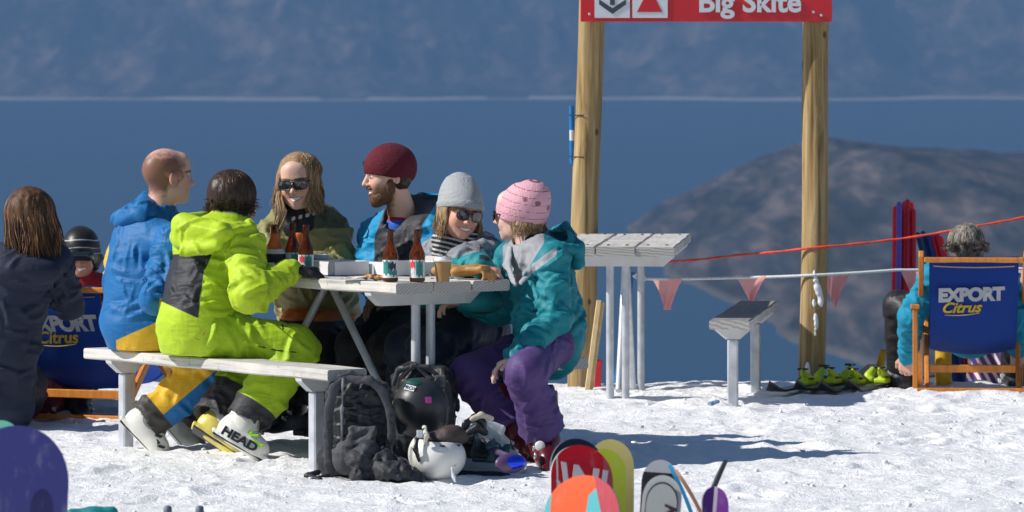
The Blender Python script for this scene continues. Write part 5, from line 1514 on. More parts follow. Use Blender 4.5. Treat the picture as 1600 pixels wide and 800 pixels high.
def deck_chair(o, rot, label, W=.255, top=.66, low=.20, yt=-.20, shift=(0, 0), ts=1.0):
    o = Vector(o); R_ = Matrix.Rotation(rot, 3, 'Z')
    L = lambda x, y, z: o + R_ @ Vector((x, y, z))
    X = R_ @ Vector((1, 0, 0)); Yv = R_ @ Vector((0, 1, 0)); Z = Vector((0, 0, 1))
    T = thing('deck_chair', (o.x, o.y, 0), label, 'deck chair', 'blue canvas deck chairs')
    for s_ in (-1, 1):
        MB().bar(L(s_ * W, yt, top + .03), L(s_ * (W - .004), .74, .0), .026, .040, Z, .004).build('rail', M_ORWOOD, T)
        MB().bar(L(s_ * (W - .031), 0, -.03), L(s_ * (W - .031), .42, .36), .024, .038, Z, .004).build('leg', M_ORWOOD, T)
        MB().bar(L(s_ * (W + .028), .02, .02), L(s_ * (W + .028), .03, .41), .024, .034, Yv, .003).build('leg', M_ORWOOD, T)
        MB().bar(L(s_ * (W + .028), -.02, .423), L(s_ * (W + .028), .50, .40), .046, .022, Z, .004).build('armrest', M_ORWOOD, T)
    MB().bar(L(-W + .014, yt, top), L(W - .014, yt, top), .036, .026, Z, .004).build('top_rail', M_ORWOOD, T)
    MB().bar(L(-W + .046, .06, .115), L(W - .046, .06, .115), .022, .038, Z, .003).build('stretcher', M_ORWOOD, T)
    MB().bar(L(-W - .02, .0, .012), L(W + .02, .0, .012), .03, .022, Z, .003).build('stretcher', M_ORWOOD, T)
    MB().bar(L(-W + .014, .60, .29), L(W - .014, .60, .29), .032, .026, Z, .003).build('front_rail', M_ORWOOD, T)
    # sling
    prof = [(yt - .010, top + .016), (yt - .016, top - .01), (yt + .03, top - .12), (yt + .10, top - .24), (yt + .19, top - .36), (yt + .29, low + .045), (yt + .40, low), (yt + .55, low + .005), (yt + .70, low + .05), (.58, .30), (.60, .31)]
    ys = np.array([p[0] for p in prof]); zs = np.array([p[1] for p in prof]); tt = np.linspace(0, 1, len(prof)); ti = np.linspace(0, 1, 50)
    def sm(a): 
        b = np.interp(ti, tt, a); 
        for _ in range(3): b[1:-1] = (b[:-2] + b[1:-1] * 2 + b[2:]) / 4
        return b
    yy, zz = sm(ys), sm(zs); nw = 18; V = []; F = []
    hw = W - .036
    for th in (0, .003):
        for i in range(50):
            for k in range(nw + 1):
                w = -1 + 2 * k / nw; e = math.exp(-((ti[i] - .55) / .28) ** 2)
                sag = .030 * e * (1 - w * w)
                V.append(L(w * (hw - .006 * math.sin(ti[i] * math.pi)), yy[i] + .012 * (1 - w * w) * math.sin(ti[i] * math.pi) * -1 * (ti[i] < .5) + th, zz[i] - sag + .002 * math.sin(w * 9 + i * .4)))
    m = nw + 1; N = 50 * m
    for i in range(49):
        for k in range(nw):
            a = i * m + k; F.append((a, a + m, a + m + 1, a + 1)); F.append((N + a, N + a + 1, N + a + m + 1, N + a + m))
    for i in range(49):
        for a in (i * m, i * m + nw): F.append((a, a + m, N + a + m, N + a))
    sl = mesh_obj('sling', V, F, M_CANVAS, T, smooth=True)
    MB().tube([L(hw * (-.9 + 1.8 * k / 8), yt - .020, top - .030 - .006 * math.sin(k / 8 * math.pi)) for k in range(9)], .003, 5).build('hem_stitch', mat_plain('hem_thread', (.25, .16, .10), .7), sl)
    Rinv = R_.transposed()
    def conf(w, az):
        q = Rinv @ (w - o); i = int(np.argmin(np.abs(zz[:26] - q.z))); 
        z0, z1 = zz[i], zz[min(i + 1, 25)]; y = np.interp(-q.z, -zz[:26], yy[:26])
        q.y = y - .020 + q.y * .0 + (w - o).dot(az) * 0; return o + R_ @ Vector((q.x, q.y - .012 * (1 - (q.x / hw) ** 2) * .6, q.z))
    az = -Yv
    zt = top - .20
    text_mesh('lettering', 'EXPORT', .088 * ts, L(-.012 + shift[0], yt, zt + shift[1]), (X + Z * .035), Z, M_WPRINT, sl, ext=.0004, bold=.0055, conform=conf, sx=1.0, spacing=.95)
    text_mesh('lettering', 'Citrus', .072 * ts, L(-.062 + shift[0], yt, zt - .060 + shift[1]), (X + Z * .035), Z, M_YPRINT, sl, ext=.0004, bold=.002, shear=.35, conform=conf, sx=1.05)
    P = [L(-.14 + shift[0] + .17 * k / 9, yt, zt - .074 + .006 * math.sin(k / 9 * 3.1) * -1 + shift[1] + .012 * k / 9) for k in range(10)]
    MB().tube([conf(p, az) for p in P], [.0012 + .0012 * math.sin(k / 9 * 3.14) for k in range(10)], 5).build('underline', M_YPRINT, sl)
    return T
deck_chair((2.262, 25.12, gz(2.26, 25.12)), rad(-4), 'blue canvas deck chair on the right with the grey haired person in it')
deck_chair((-2.02, 23.50, gz(-2.07, 23.5)), rad(-22), 'blue canvas deck chair behind the woman in the navy jacket', top=.605, low=.15, yt=-.16, W=.265, ts=1.1, shift=(.03, .01))

# ================================================================ GATE
def mat_post():
    t = NT('gate_post_timber'); v = t.coords(scale=(26, 26, 1.6)); f = t.noise(v, 1, 7, .62, .8); g = t.noise(t.coords(scale=(9, 9, .8)), 1, 4, .6, .5)
    c = t.ramp(f, [(.30, (.08, .045, .016)), (.46, (.34, .225, .09)), (.7, (.55, .40, .19))])
    c = t.mix(t.ramp(g, [(.45, 0), (.6, .7)]), c, (.24, .19, .10))
    kn = t.n('ShaderNodeTexVoronoi', Scale=3.2); t.l(t.coords(scale=(2, 2, 1.3)), kn.inputs['Vector'])
    c = t.mix(t.ramp(kn.outputs['Distance'], [(.05, .9), (.10, 0)]), c, (.06, .03, .012))
    t.l(c, t.b.inputs['Base Color']); t.b.inputs['Roughness'].default_value = .85; t.bump(f, .8, .010); return t.m
M_POST = mat_post()
def gate_post(a, b, r, label, seed):
    a, b = Vector(a), Vector(b); T = thing('gate_post', (b.x, b.y, b.z), label, 'post', 'round timber posts of the gate')
    n, m = 28, 70; V = []; F = []; rng = random.Random(seed); ph = [rng.uniform(0, 6) for _ in range(4)]
    for i in range(m + 1):
        p = a.lerp(b, i / m)
        for k in range(n):
            an_ = 2 * math.pi * k / n; q = np.array([[math.cos(an_) * 3 + seed, math.sin(an_) * 3, i * .06]])
            rr = r * (1 + .03 * math.sin(2 * an_ + ph[0] + i * .02) + .012 * float(vnoise(q * 2.5)[0]) - .05 * max(0, float(vnoise(q * [4, 4, .4], 7)[0]) - .45)) * (1 + .06 * i / m)
            V.append(p + Vector((math.cos(an_) * rr + .004 * math.sin(i * .13 + ph[1]), math.sin(an_) * rr, 0)))
    for i in range(m):
        for k in range(n): F.append((i * n + k, i * n + (k + 1) % n, (i + 1) * n + (k + 1) % n, (i + 1) * n + k))
    F.append(tuple(range(n)))
    mesh_obj('pole', V, F, M_POST, T, smooth=rad(60))
    return T
GY = 26.15
pl = gate_post(at(927, -95, GY), at(906, 640, GY), .066, 'rough round timber post at the left side of the red sign', 2)
pr = gate_post(at(1277, -95, GY), at(1269, 640, GY), .0655, 'rough round timber post at the right side of the red sign, crusted with snow', 9)
# snow stuck to the right post
rng = random.Random(3); G = Field(*bounds([at(1276, 462, GY - .08)], .25), .006)
for (x, y, r) in ((1273, 428, 4), (1274, 440, 6), (1277, 450, 6.5), (1281, 462, 7), (1283, 472, 5), (1272, 474, 4), (1274, 495, 5), (1275, 506, 5), (1274, 520, 3)):
    p = at(x, y, GY - .062); G.ell(p, (r / 305 * .62, .010, r / 305 * 1.9), None, .010)
G.folds(.005, 40, 3, aniso=(1, 1, 1)); M_SNOWCAP = mat_plain('caked_snow', (.88, .89, .91), .6, var=.04, bump=.4, scale=60); sdf_obj('caked_snow', G, [M_SNOWCAP], pr)
G = Field(*bounds([at(1262, 582, GY - .06)], .12), .006); G.ell(at(1262, 580, GY - .062), (.016, .015, .05), None, .01); G.ell(at(1264, 595, GY - .062), (.03, .015, .03), None, .01); sdf_obj('caked_snow', G, [M_SNOWCAP], pr)
# sign
SY = GY - .085
M_RED = mat_plain('red_sign_paint', (.58, .012, .022), .35, var=.06, scale=4, bump=.05); M_SW = mat_plain('white_sign_paint', (.66, .69, .72), .4, var=.03, bump=.03); M_SG = mat_plain('dark_grey_print', (.045, .055, .07), .5, bump=0)
a = at(907, 34, SY); b = at(1300, -92, SY)
T = thing('trail_sign', ((a.x + b.x) / 2, SY, a.z), 'red trail sign reading Big Skite with arrow and triangle squares', 'sign')
MB().box(((a.x + b.x) / 2, SY, (a.z + b.z) / 2), (b.x - a.x, .022, b.z - a.z), None, .003).build('board', M_RED, T)
AX, AZ = Vector((1, 0, 0)), Vector((0, 0, 1)); fY = SY - .0125
def sq(x0, x1, y0, y1, m, name, d): 
    p = at(x0, y0, SY); q = at(x1, y1, SY); return MB().box(((p.x + q.x) / 2, fY - d, (p.z + q.z) / 2), (q.x - p.x, .003, p.z - q.z)).build(name, m, T)
sq(929, 984, -28, 28, M_SW, 'symbol_panel', .001); sq(988, 1043, -28, 28, M_SW, 'symbol_panel', .001)
def poly(pts, m, name, d=.0045):
    P = [at(x, y, SY) for x, y in pts]; P = [Vector((p.x, fY - d, p.z)) for p in P]
    n = len(P); V = P + [p + Vector((0, .002, 0)) for p in P]; F = [tuple(range(n)), tuple(reversed(range(n, 2 * n)))] + [(i, i + n, (i + 1) % n + n, (i + 1) % n) for i in range(n)]
    return mesh_obj(name, V, F, m, T)
poly([(1015, -20), (1035, 19), (995, 19)], M_RED, 'triangle_symbol')
poly([(953, -24), (960.5, -24), (960.5, 8), (953, 8)], M_SG, 'arrow_symbol', .0046)
poly([(936, -1), (936, 7), (957, 22), (978, 7), (978, -1), (957, 13)], M_SG, 'arrow_symbol', .0052)
p = at(1171, 18, SY); text_mesh('lettering', 'Big Skite', .148, (p.x, fY - .003, p.z), AX, AZ, M_SW, T, ext=.0015, bold=.0040, sx=1.03)
for x, y in ((921, 22), (1271, 19), (1283, 24)): 
    q = at(x, y, SY); MB().lathe((q.x, fY, q.z), [(.007, 0), (.007, .003), (.003, .005)], 10, (0, -1, 0)).build('screw', M_GALV, T)
# blue pole beside the left post
M_BPOLE = mat_plain('blue_pole_plastic', (.005, .16, .45), .4); M_WBAND = mat_plain('pole_white_band', (.6, .65, .7), .4)
def pole_thing(name, label, cat, pts, segs, r, group=None):
    a, b = Vector(pts[0]), Vector(pts[1]); T = thing(name, tuple(b), label, cat, group)
    for t0, t1, m, nm in segs: MB().tube([a.lerp(b, t0), a.lerp(b, t1)], r, 10).build(nm, m, T, smooth=rad(40))
    return T
T = pole_thing('marker_rod', 'blue and white rod strapped to the left gate post', 'rod', (at(893, 165, GY), at(894, 256, GY)), ((0, .42, M_BPOLE, 'rod'), (.42, .60, M_WBAND, 'band'), (.60, 1, M_BPOLE, 'rod')), .0125)
for y in (180, 245): q = at(893, y, GY); MB().tube([q + Vector((-.012, -.014, 0)), q + Vector((.06, -.074, 0))], .003, 6).build('strap', M_BLKPL, T)
def in_ground(p): return Vector((p.x, p.y, gz(p.x, p.y) - .04))
g = at(960, 604, 26.3); g = in_ground(g)
pole_thing('fence_pole', 'thin blue pole holding up the bunting rope, behind the empty table', 'pole', (at(989, 425, 26.25), g), ((0, .28, M_BPOLE, 'sleeve'), (.28, 1, M_BPOLE, 'rod')), .011)
# planks leaning on the left post
M_NEWWOOD = mat_timber('raw_timber', (.50, .36, .17), (.68, .53, .30), (50, 50, 4), .7)
for i, (x0, x1, lab) in enumerate(((936, 916, 'raw timber stake leaning by the left gate post, the left one'), (942, 922, 'raw timber stake leaning by the left gate post, the right one'))):
    a, b = at(x0, 470 + i * 4, 26.0 + .02 * i), in_ground(at(x1, 600, 25.85 + .02 * i))
    T = MB().bar(a, b, .018 if i else .026, .03, (0, 1, 0), .003).build('timber_stake', M_NEWWOOD, None, loc=tuple(b)); settag(T, lab, 'stake', 'timber stakes leaning by the gate post')
b = in_ground(at(933, 600, 26.05)); T = MB().bar(at(936, 562, 26.1), b, .035, .012, (0, 1, 0), .003).build('red_board', mat_plain('red_board_paint', (.45, .02, .03), .5), None, loc=tuple(b)); settag(T, 'short red board standing behind the leaning timber stakes', 'board')

# ---- ropes and bunting
M_ROPE = mat_plain('white_rope', (.70, .72, .74), .7, bump=.3, scale=90); M_OROPE = mat_plain('orange_net_rope', (.75, .07, .03), .7, var=.25, scale=40, bump=.5)
def sagged(pts, n=14, sag=.006):
    out = []
    for a, b in zip(pts[:-1], pts[1:]):
        for i in range(n): t = i / n; p = a.lerp(b, t); p.z -= sag * 4 * t * (1 - t); out.append(p)
    return out + [pts[-1]]
RY = 26.22
RP = [at(989, 432, 26.25), at(1012, 436, RY), at(1150, 434, RY), at(1270, 430, GY - .07), at(1400, 422, 26.1), at(1590, 420, 26.1), at(1700, 418, 26.1), at(1790, 416, 26.1)]
T = thing('bunting', tuple(RP[1]), 'white rope with red triangular pennants strung between the gate posts', 'bunting')
MB().tube(sagged(RP, 12, .002), .0075, 7).build('rope', M_ROPE, T, smooth=True)
MB().tube([at(989, 432, 26.22), at(1003, 424, 26.2), at(1009, 437, 26.2), at(1002, 444, 26.2), at(997, 434, 26.2)], .006, 6).build('knot', M_ROPE, T, smooth=True)
def mat_flag():
    t = NT('faded_red_pennant'); f = t.noise(t.coords(), 14, 4)
    t.l(t.ramp(f, [(.3, (.95, .46, .43)), (.7, (.97, .56, .53))]), t.b.inputs['Base Color']); t.b.inputs['Roughness'].default_value = .5
    tr_ = t.n('ShaderNodeBsdfTranslucent'); tr_.inputs['Color'].default_value = (1.0, .42, .40, 1)
    ms = t.n('ShaderNodeMixShader'); ms.inputs[0].default_value = .55; t.l(t.b.outputs[0], ms.inputs[1]); t.l(tr_.outputs[0], ms.inputs[2])
    t.l(ms.outputs[0], t.t.nodes['Material Output'].inputs['Surface']); t.bump(f, .4, .01); return t.m
M_FLAG = mat_flag()
for i, (x0, x1, y, tx, ty, tw) in enumerate(((1018, 1068, 435, 1043, 484, .9), (1148, 1198, 432, 1174, 472, .5), (1280, 1328, 428, 1305, 479, .15), (1406, 1452, 422, 1428, 468, .3), (1570, 1618, 420, 1594, 470, .2))):
    V = []; F = []; n = 12
    for r_ in range(n + 1):
        v = r_ / n; hw_ = (1 - v) ** (1 - .35 * tw) 
        for k in range(9):
            w = -1 + 2 * k / 8; cx = (x0 + x1) / 2 + (tx - (x0 + x1) / 2) * v
            px = cx + w * (x1 - x0) / 2 * max(hw_, .06 + .22 * tw * (v > .3)) * (1 - .25 * tw * math.sin(v * 3)); py = y + (ty - y) * v + 1.5 * math.sin(w * 3 + i) * (1 - v)
            V.append(at(px, py, RY - .07 * (i >= 3) - .09 * w * max(hw_, .1) + .018 * math.sin(w * 4 + v * 5 + i * 2) * (v + .15) * (1 + tw)))
    for r_ in range(n):
        for k in range(8): a = r_ * 9 + k; F.append((a, a + 9, a + 10, a + 1))
    mesh_obj('pennant', V, F, M_FLAG, T, smooth=True)
OP = [at(700, 418, 26.3), at(905, 414, 26.23), at(1050, 409, 26.25), at(1150, 399, 26.25), at(1270, 387, GY - .075), at(1400, 374, 26.1), at(1520, 354, 26.0), at(1620, 335, 26.0), at(1790, 310, 26.0)]
o = MB().tube(sagged(OP, 10, .003), [.006 + .0015 * math.sin(i * 1.7) for i in range(81)], 7).build('orange_rope', M_OROPE, None, smooth=True, loc=tuple(OP[2])); settag(o, 'orange rope stretched across the gate and rising to the right', 'rope')
# stake beyond the frame that carries the ropes
MB_ = MB().tube([at(1700, 300, 26.1), in_ground(at(1700, 600, 26.1))], .02, 10).build('fence_pole', M_BPOLE, None, smooth=True, loc=tuple(in_ground(at(1700, 600, 26.1)))); settag(MB_, 'blue fence pole right of the deck chair holding both ropes', 'pole')

# ---- slalom poles
M_RPOLE = mat_plain('red_slalom_plastic', (.92, .02, .04), .4, var=.1); M_DRPOLE = mat_plain('dark_red_plastic', (.50, .008, .03), .45); M_PPOLE = mat_plain('violet_pole_plastic', (.12, .08, .42), .45); M_DBP = mat_plain('dark_blue_pole', (.006, .05, .20), .45)
T = thing('slalom_poles', tuple(in_ground(at(1412, 600, 26.3))), 'upright bundle of red and violet slalom poles by the right deck chair', 'poles')
for i, (x, y, m) in enumerate(((1399, 326, M_RPOLE), (1406, 322, M_RPOLE), (1405, 319, M_PPOLE), (1413, 318, M_RPOLE), (1418, 315, M_DRPOLE), (1424, 320, M_RPOLE), (1427, 330, M_DRPOLE), (1411, 330, M_DRPOLE))):
    Yp = 26.30 + (.05 if i % 2 else 0) - (.05 if m is M_PPOLE else 0); a = at(x, y, Yp); b = in_ground(at(x - 2 + (i - 3) * .8, 600, Yp)); MB().tube([b, a, a + Vector((0, 0, .012))], [.0145, .0145, .006], 10).build('pole', m, T, smooth=rad(50))
T = thing('slalom_poles', tuple(in_ground(at(1500, 600, 26.35))), 'leaning bundle of blue and red slalom poles behind the right deck chair', 'poles')
for i, (x, y, m) in enumerate(((1434, 366, M_DBP), (1442, 364, M_DBP), (1450, 368, M_DBP), (1457, 370, M_RPOLE), (1464, 367, M_DRPOLE), (1470, 372, M_RPOLE))):
    a = at(x, y, 26.38 + .02 * (i % 2)); b = in_ground(at(x + 62, 600, 26.4 + .02 * (i % 2))); MB().tube([b, a, a + Vector((-.003, 0, .01))], [.0135, .0135, .006], 10).build('pole', m, T, smooth=rad(50))
# yellow padding and a banner lying about
M_YPAD = mat_cloth('yellow_padding', (.62, .36, .012), rough=.5)
b = in_ground(at(1474, 603, 26.0)); o = MB().lathe(b, [(.036, 0), (.042, .01), (.042, .235), (.036, .25)], 20).build('padding_roll', M_YPAD, None, smooth=rad(50), loc=tuple(b)); settag(o, 'yellow padding roll standing under the right deck chair', 'padding')
o = MB().tube([in_ground(at(1368, 604, 26.2)), at(1374, 575, 26.2), at(1380, 548, 26.15)], [.02, .022, .016], 12).build('padding_roll', M_YPAD, None, smooth=rad(50), loc=tuple(in_ground(at(1368, 604, 26.2)))); settag(o, 'slim yellow padding leaning behind the black trousers', 'padding')
t = NT('striped_banner'); wv_ = t.n('ShaderNodeTexWave', Scale=7.5, Distortion=.5); t.l(t.coords(rot=(0, .5, 0)), wv_.inputs['Vector'])
cc = t.ramp(wv_.outputs['Fac'], [(.30, (.70, .72, .74)), (.34, (.50, .01, .04)), (.62, (.50, .01, .04)), (.66, (.02, .06, .25))]); t.l(cc, t.b.inputs['Base Color'])
V = []; F = []
for i in range(11):
    for k in range(9): V.append(at(1508 + i * 5.6 + k * .8, 604 - k * 7.5 + 2 * math.sin(i), 26.15 + .03 * math.sin(i * .9 + k * .4)))
for i in range(10):
    for k in range(8): a = i * 9 + k; F.append((a, a + 9, a + 10, a + 1))
nV = len(V); V2 = V + [v + Vector((0, .012, 0)) for v in V]; F2 = F + [tuple(nV + q for q in reversed(f)) for f in F]
for i in range(10): F2 += [(i * 9, nV + i * 9, nV + i * 9 + 9, i * 9 + 9), (i * 9 + 8, i * 9 + 17, nV + i * 9 + 17, nV + i * 9 + 8)]
for k in range(8): F2 += [(k, k + 1, nV + k + 1, nV + k), (90 + k, nV + 90 + k, nV + 91 + k, 91 + k)]
o = mesh_obj('banner', V2, F2, t.m, None, smooth=rad(50), loc=tuple(at(1536, 604, 26.15))); settag(o, 'red, white and blue striped banner propped behind the right deck chair', 'banner')

# ---- skis lying on the snow edge with their bindings
M_NEON = mat_plain('neon_binding', (.45, .62, .015), .4); M_SKID = mat_plain('dark_ski_top', (.03, .03, .035), .35)
def ski_flat(T, c, d, L=1.7, w=.085, m=None):
    d = Vector(d).normalized(); l = Vector((-d.y, d.x, 0)); V = []; F = []; n = 24
    for i in range(n + 1):
        t_ = -1 + 2 * i / n; ww = w / 2 * (1 - .25 * (1 - t_ * t_)) * (math.sqrt(max(0, 1 - max(0, (abs(t_) - .93) / .07) ** 2)) + .02); z = .05 * max(0, (abs(t_) - .86) / .14) ** 2
        for sx, zz_ in ((-1, 0), (1, 0), (1, .012), (-1, .012)): p = Vector(c) + d * (t_ * L / 2) + l * ww * sx; V.append((p.x, p.y, c[2] + z + zz_))
    for i in range(n):
        for k in range(4): F.append((i * 4 + k, (i + 1) * 4 + k, (i + 1) * 4 + (k + 1) % 4, i * 4 + (k + 1) % 4))
    F += [(0, 1, 2, 3), (n * 4 + 3, n * 4 + 2, n * 4 + 1, n * 4)]
    return mesh_obj('ski', V, F, m or M_SKID, T, smooth=rad(30))
def binding(T, c, d, sc=.85):
    d = Vector(d).normalized(); l = Vector((-d.y, d.x, 0)); z = Vector((0, 0, 1)); c = Vector(c)
    for s_, nm in ((-1, 'toe_piece'), (1, 'heel_piece')):
        G = Field(*bounds([c + d * s_ * .12 * sc], .13), .006); o = c + d * s_ * .12 * sc
        G.box(o + z * .012, (.055, .032, .014), (d, l, z), .006, .01)
        G.cap(o - d * s_ * .02 + z * .03, o + d * s_ * .035 + z * .055, .026, .018, .015); G.cap(o + d * s_ * .03 + z * .05, o + d * s_ * .06 + z * .075, .012, .010, .01)
        q = sdf_obj(nm, G, [M_NEON], T)
        MB().box(o + z * .030, (.05, .075, .008), (d, l, z), .003).build('brake', M_BLKPL, q); MB().box(o + d * s_ * .05 + z * .08, (.030, .05, .010), (d, l, z + d * .4 * s_), .003).build('lever', M_BLKPL, q)
zg = lambda x, y: gz(x, y)
for i, (px, py, Yp, lab) in enumerate(((1300, 600, 25.80, 'pair of skis with neon green bindings lying at the foot of the right gate post'), (1378, 602, 25.95, 'pair of skis with green bindings lying beside the black trousers'))):
    c0 = at(px, py, Yp); d0 = (.40, .92, 0); T = thing('skis', (c0.x, c0.y, 0), lab, 'skis', 'skis lying at the snow edge')
    for k, off in enumerate((-.06, .08)):
        zz0 = max(zg(c0.x + q * .12, Yp + q * .27) for q in (-2, -1, 0, 1, 2)) + .012; p = (c0.x + off, Yp + .1 * k, zz0); ski_flat(T, p, d0, 1.45)
        binding(T, (c0.x + off - .04, Yp + .1 * k - .1, zz0 + .012), d0)
# ================================================================ THINGS ON THE TABLE
def tab(px, py, z=.752):
    """point on the table top seen at a photo pixel"""
    Y = (CAM_H - z) * 8000 / (py - 77); return Vector(((px - 800) / 8000 * Y, Y, z))
def mat_glass_amber():
    t = NT('amber_glass'); t.b.inputs['Base Color'].default_value = (.20, .045, .008, 1); t.b.inputs['Roughness'].default_value = .06
    t.b.inputs['Transmission Weight'].default_value = .75; t.b.inputs['IOR'].default_value = 1.35; return t.m
M_AMBER = mat_glass_amber(); M_LABW = mat_plain('paper_label', (.70, .70, .68), .6, bump=0, var=.04); M_LABG = mat_plain('green_label_print', (.02, .22, .19), .6, bump=0, var=.3, scale=60)
M_LABR = mat_plain('red_label_print', (.62, .04, .06), .6, bump=0); M_LABB = mat_plain('dark_label_print', (.02, .02, .05), .6, bump=0)
def bottle(p, label, turn=0.0, tall=1.0, red=False):
    T = thing('beer_bottle', tuple(p), label, 'bottle', 'beer bottles on the crowded table')
    k = tall
    prof = [(.001, 0), (.029, .001), (.0315, .006), (.0315, .110 * k), (.030, .130 * k), (.022, .150 * k), (.0155, .170 * k), (.0135, .190 * k), (.0128, .218 * k), (.0140, .220 * k), (.0140, .231 * k), (.0118, .233 * k), (.0105, .233 * k), (.0105, .20 * k)]
    MB().lathe(p, prof, 24).build('glass', M_AMBER, T, smooth=rad(60))
    def band(z0, z1, a0, a1, m, r=.0320, nm='label'):
        V = []; F = []; n = 14
        for i in range(n + 1):
            a = rad(a0 + (a1 - a0) * i / n) + turn
            for z in (z0, z1): V.append(p + Vector((math.cos(a) * r, math.sin(a) * r, z)))
        for i in range(n): F.append((2 * i, 2 * i + 2, 2 * i + 3, 2 * i + 1))
        return mesh_obj(nm, V, F, m, T, smooth=True)
    lb = band(.016, .088, -220, 40, M_LABW)
    for z0, z1, a0, a1, m, r in ((.030, .084, -165, -100, M_LABG, .0324), (.050, .078, -120, -60, M_LABB, .0326), (.024, .048, -100, -50, M_LABG, .0326)) if not red else ((.056, .084, -150, -105, M_LABR, .0326), (.022, .084, -98, -45, M_LABG, .0324), (.034, .050, -150, -110, M_LABW, .0328)):
        V = []; F = []; n = 8
        for i in range(n + 1):
            a = rad(a0 + (a1 - a0) * i / n) + turn
            for j, z in enumerate((z0, z1)): V.append(p + Vector((math.cos(a) * r, math.sin(a) * r, z + .006 * math.sin(i * 1.4 + j * 2))))
        for i in range(n): F.append((2 * i, 2 * i + 2, 2 * i + 3, 2 * i + 1))
        mesh_obj('label_print', V, F, m, lb, smooth=True)
    V = []; 
    MB().lathe(p + Vector((0, 0, .118 * k)), [(.0302, .02), (.0225, .036 * k)], 20, cap=False).build('neck_label', M_LABB if not red else M_LABB, T, smooth=True) if False else None
    return T
bottle(tab(610, 440), 'amber beer bottle nearest the table edge, left of the pair before the maroon beanie', .25, .905)
bottle(tab(652, 440), 'amber beer bottle standing right of its twin with a red square on its label', 0, -.0 + .905, True)
bottle(tab(457, 427), 'dark amber beer bottle standing beside the black glove', 1.2, .905)
bottle(tab(478, 431), 'amber beer bottle with a red label square in front of the grey lidded cup', .1, -.0 + .905, True)
bottle(tab(428, 425), 'blurred amber beer bottle among the cups before the olive jacket', .5, .86)
M_CUPW = mat_plain('white_lid_plastic', (.72, .70, .68), .4, var=.03, bump=0); M_KRAFT = mat_plain('brown_paper_cup', (.36, .20, .07), .7, var=.12); M_CUPB = mat_plain('dark_paper_cup', (.03, .03, .035), .6); M_CUPG = mat_plain('grey_lid_plastic', (.36, .39, .42), .45, bump=0)
def cup(p, body, lid, label, s=1.0, h=.085):
    T = thing('coffee_cup', tuple(p), label, 'cup', 'takeaway coffee cups on the table')
    MB().lathe(p, [(.001, 0), (.027 * s, 0), (.028 * s, .003), (.037 * s, h), (.038 * s, h + .002)], 24).build('cup_body', body, T, smooth=rad(50))
    MB().lathe(p + Vector((0, 0, h)), [(.040 * s, -.003), (.0415 * s, .002), (.039 * s, .007), (.036 * s, .012), (.0345 * s, .016), (.031 * s, .016), (.030 * s, .012), (.001, .012)], 24).build('lid', lid, T, smooth=rad(35))
    return T
cup(tab(692, 440), M_KRAFT, M_CUPW, 'brown paper coffee cup with a white lid beside the tan gloves', .95)
cup(tab(499, 426), M_CUPB, M_CUPG, 'dark coffee cup with a grey lid in the middle of the table', 1.15, .06)
cup(tab(431, 427), M_CUPB, M_CUPW, 'dark cup with a white lid and orange sleeve by the lime sleeve', 1.1, .085)
M_CARD = mat_plain('white_card', (.74, .73, .72), .7, var=.04, bump=.1); M_CARDI = mat_plain('card_inside', (.52, .48, .45), .8, var=.08)
def tray(px, py, ang, L, W, h, label, fill=None, lid=False):
    c = tab(px, py, .7535); u = Vector((math.cos(ang), math.sin(ang), 0)); v = Vector((-u.y, u.x, 0)); Z = Vector((0, 0, 1)); t = .0025
    T = thing('pizza_box', tuple(c), label, 'box', 'open white pizza boxes')
    MB().box(c + Z * t / 2, (L, W, t), (u, v, Z)).build('bottom', M_CARDI, T)
    for s_ in (-1, 1):
        o = .004
        V = [c + u * s_ * L / 2 - v * W / 2, c + u * s_ * L / 2 + v * W / 2, c + u * s_ * (L / 2 + .012) + v * (W / 2) + Z * h, c + u * s_ * (L / 2 + .012) - v * (W / 2) + Z * h]
        MB().bar((V[0] + V[3]) / 2, (V[1] + V[2]) / 2, .0025, h, Z).build('side', M_CARD, T)
        V = [c + v * s_ * W / 2 - u * L / 2, c + v * s_ * W / 2 + u * L / 2]
        MB().bar(V[0] + Z * h / 2 + v * s_ * .004, V[1] + Z * h / 2 + v * s_ * .004, .0025, h, Z).build('side', M_CARD, T)
    if lid:
        a = c + v * (W / 2 + .006) + Z * h
        MB().bar(a - u * L / 2 + (v * .5 + Z * .86) * lid / 2, a + u * L / 2 + (v * .5 + Z * .86) * lid / 2, .0025, lid, (v * .5 + Z * .86)).build('lid', M_CARDI, T)
    return T
tray(527, 428, rad(-54), .20, .17, .055, 'open white pizza box with its lit side wall, left of the beer bottle pair', lid=.0)
tray(640, 428, rad(-54), .19, .27, .052, 'open white pizza box behind the pair of beer bottles', lid=.02)
tray(438, 428, rad(-54), .12, .12, .045, 'small white box between the lime sleeve and the dark bottle')
rng = random.Random(8)
M_CRUST = mat_plain('pizza_crust', (.55, .27, .09), .8, var=.35, scale=60, bump=.5)
c = tab(588, 437); G = Field(*bounds([c], .12), .004)
for i in range(9): G.ell(c + Vector((-.04 + .010 * i, rng.uniform(-.01, .01), .010 + .004 * math.sin(i))), (.013, .014, .008), None, .006)
G.folds(.003, 60, 3, aniso=(1, 1, 1)); o = sdf_obj('pizza_slice', G, [M_CRUST], None, loc=tuple(c)); settag(o, 'left over pizza crust by the open box', 'pizza')
MN = mat_plain('napkin_paper', (.78, .76, .74), .85, bump=.3)
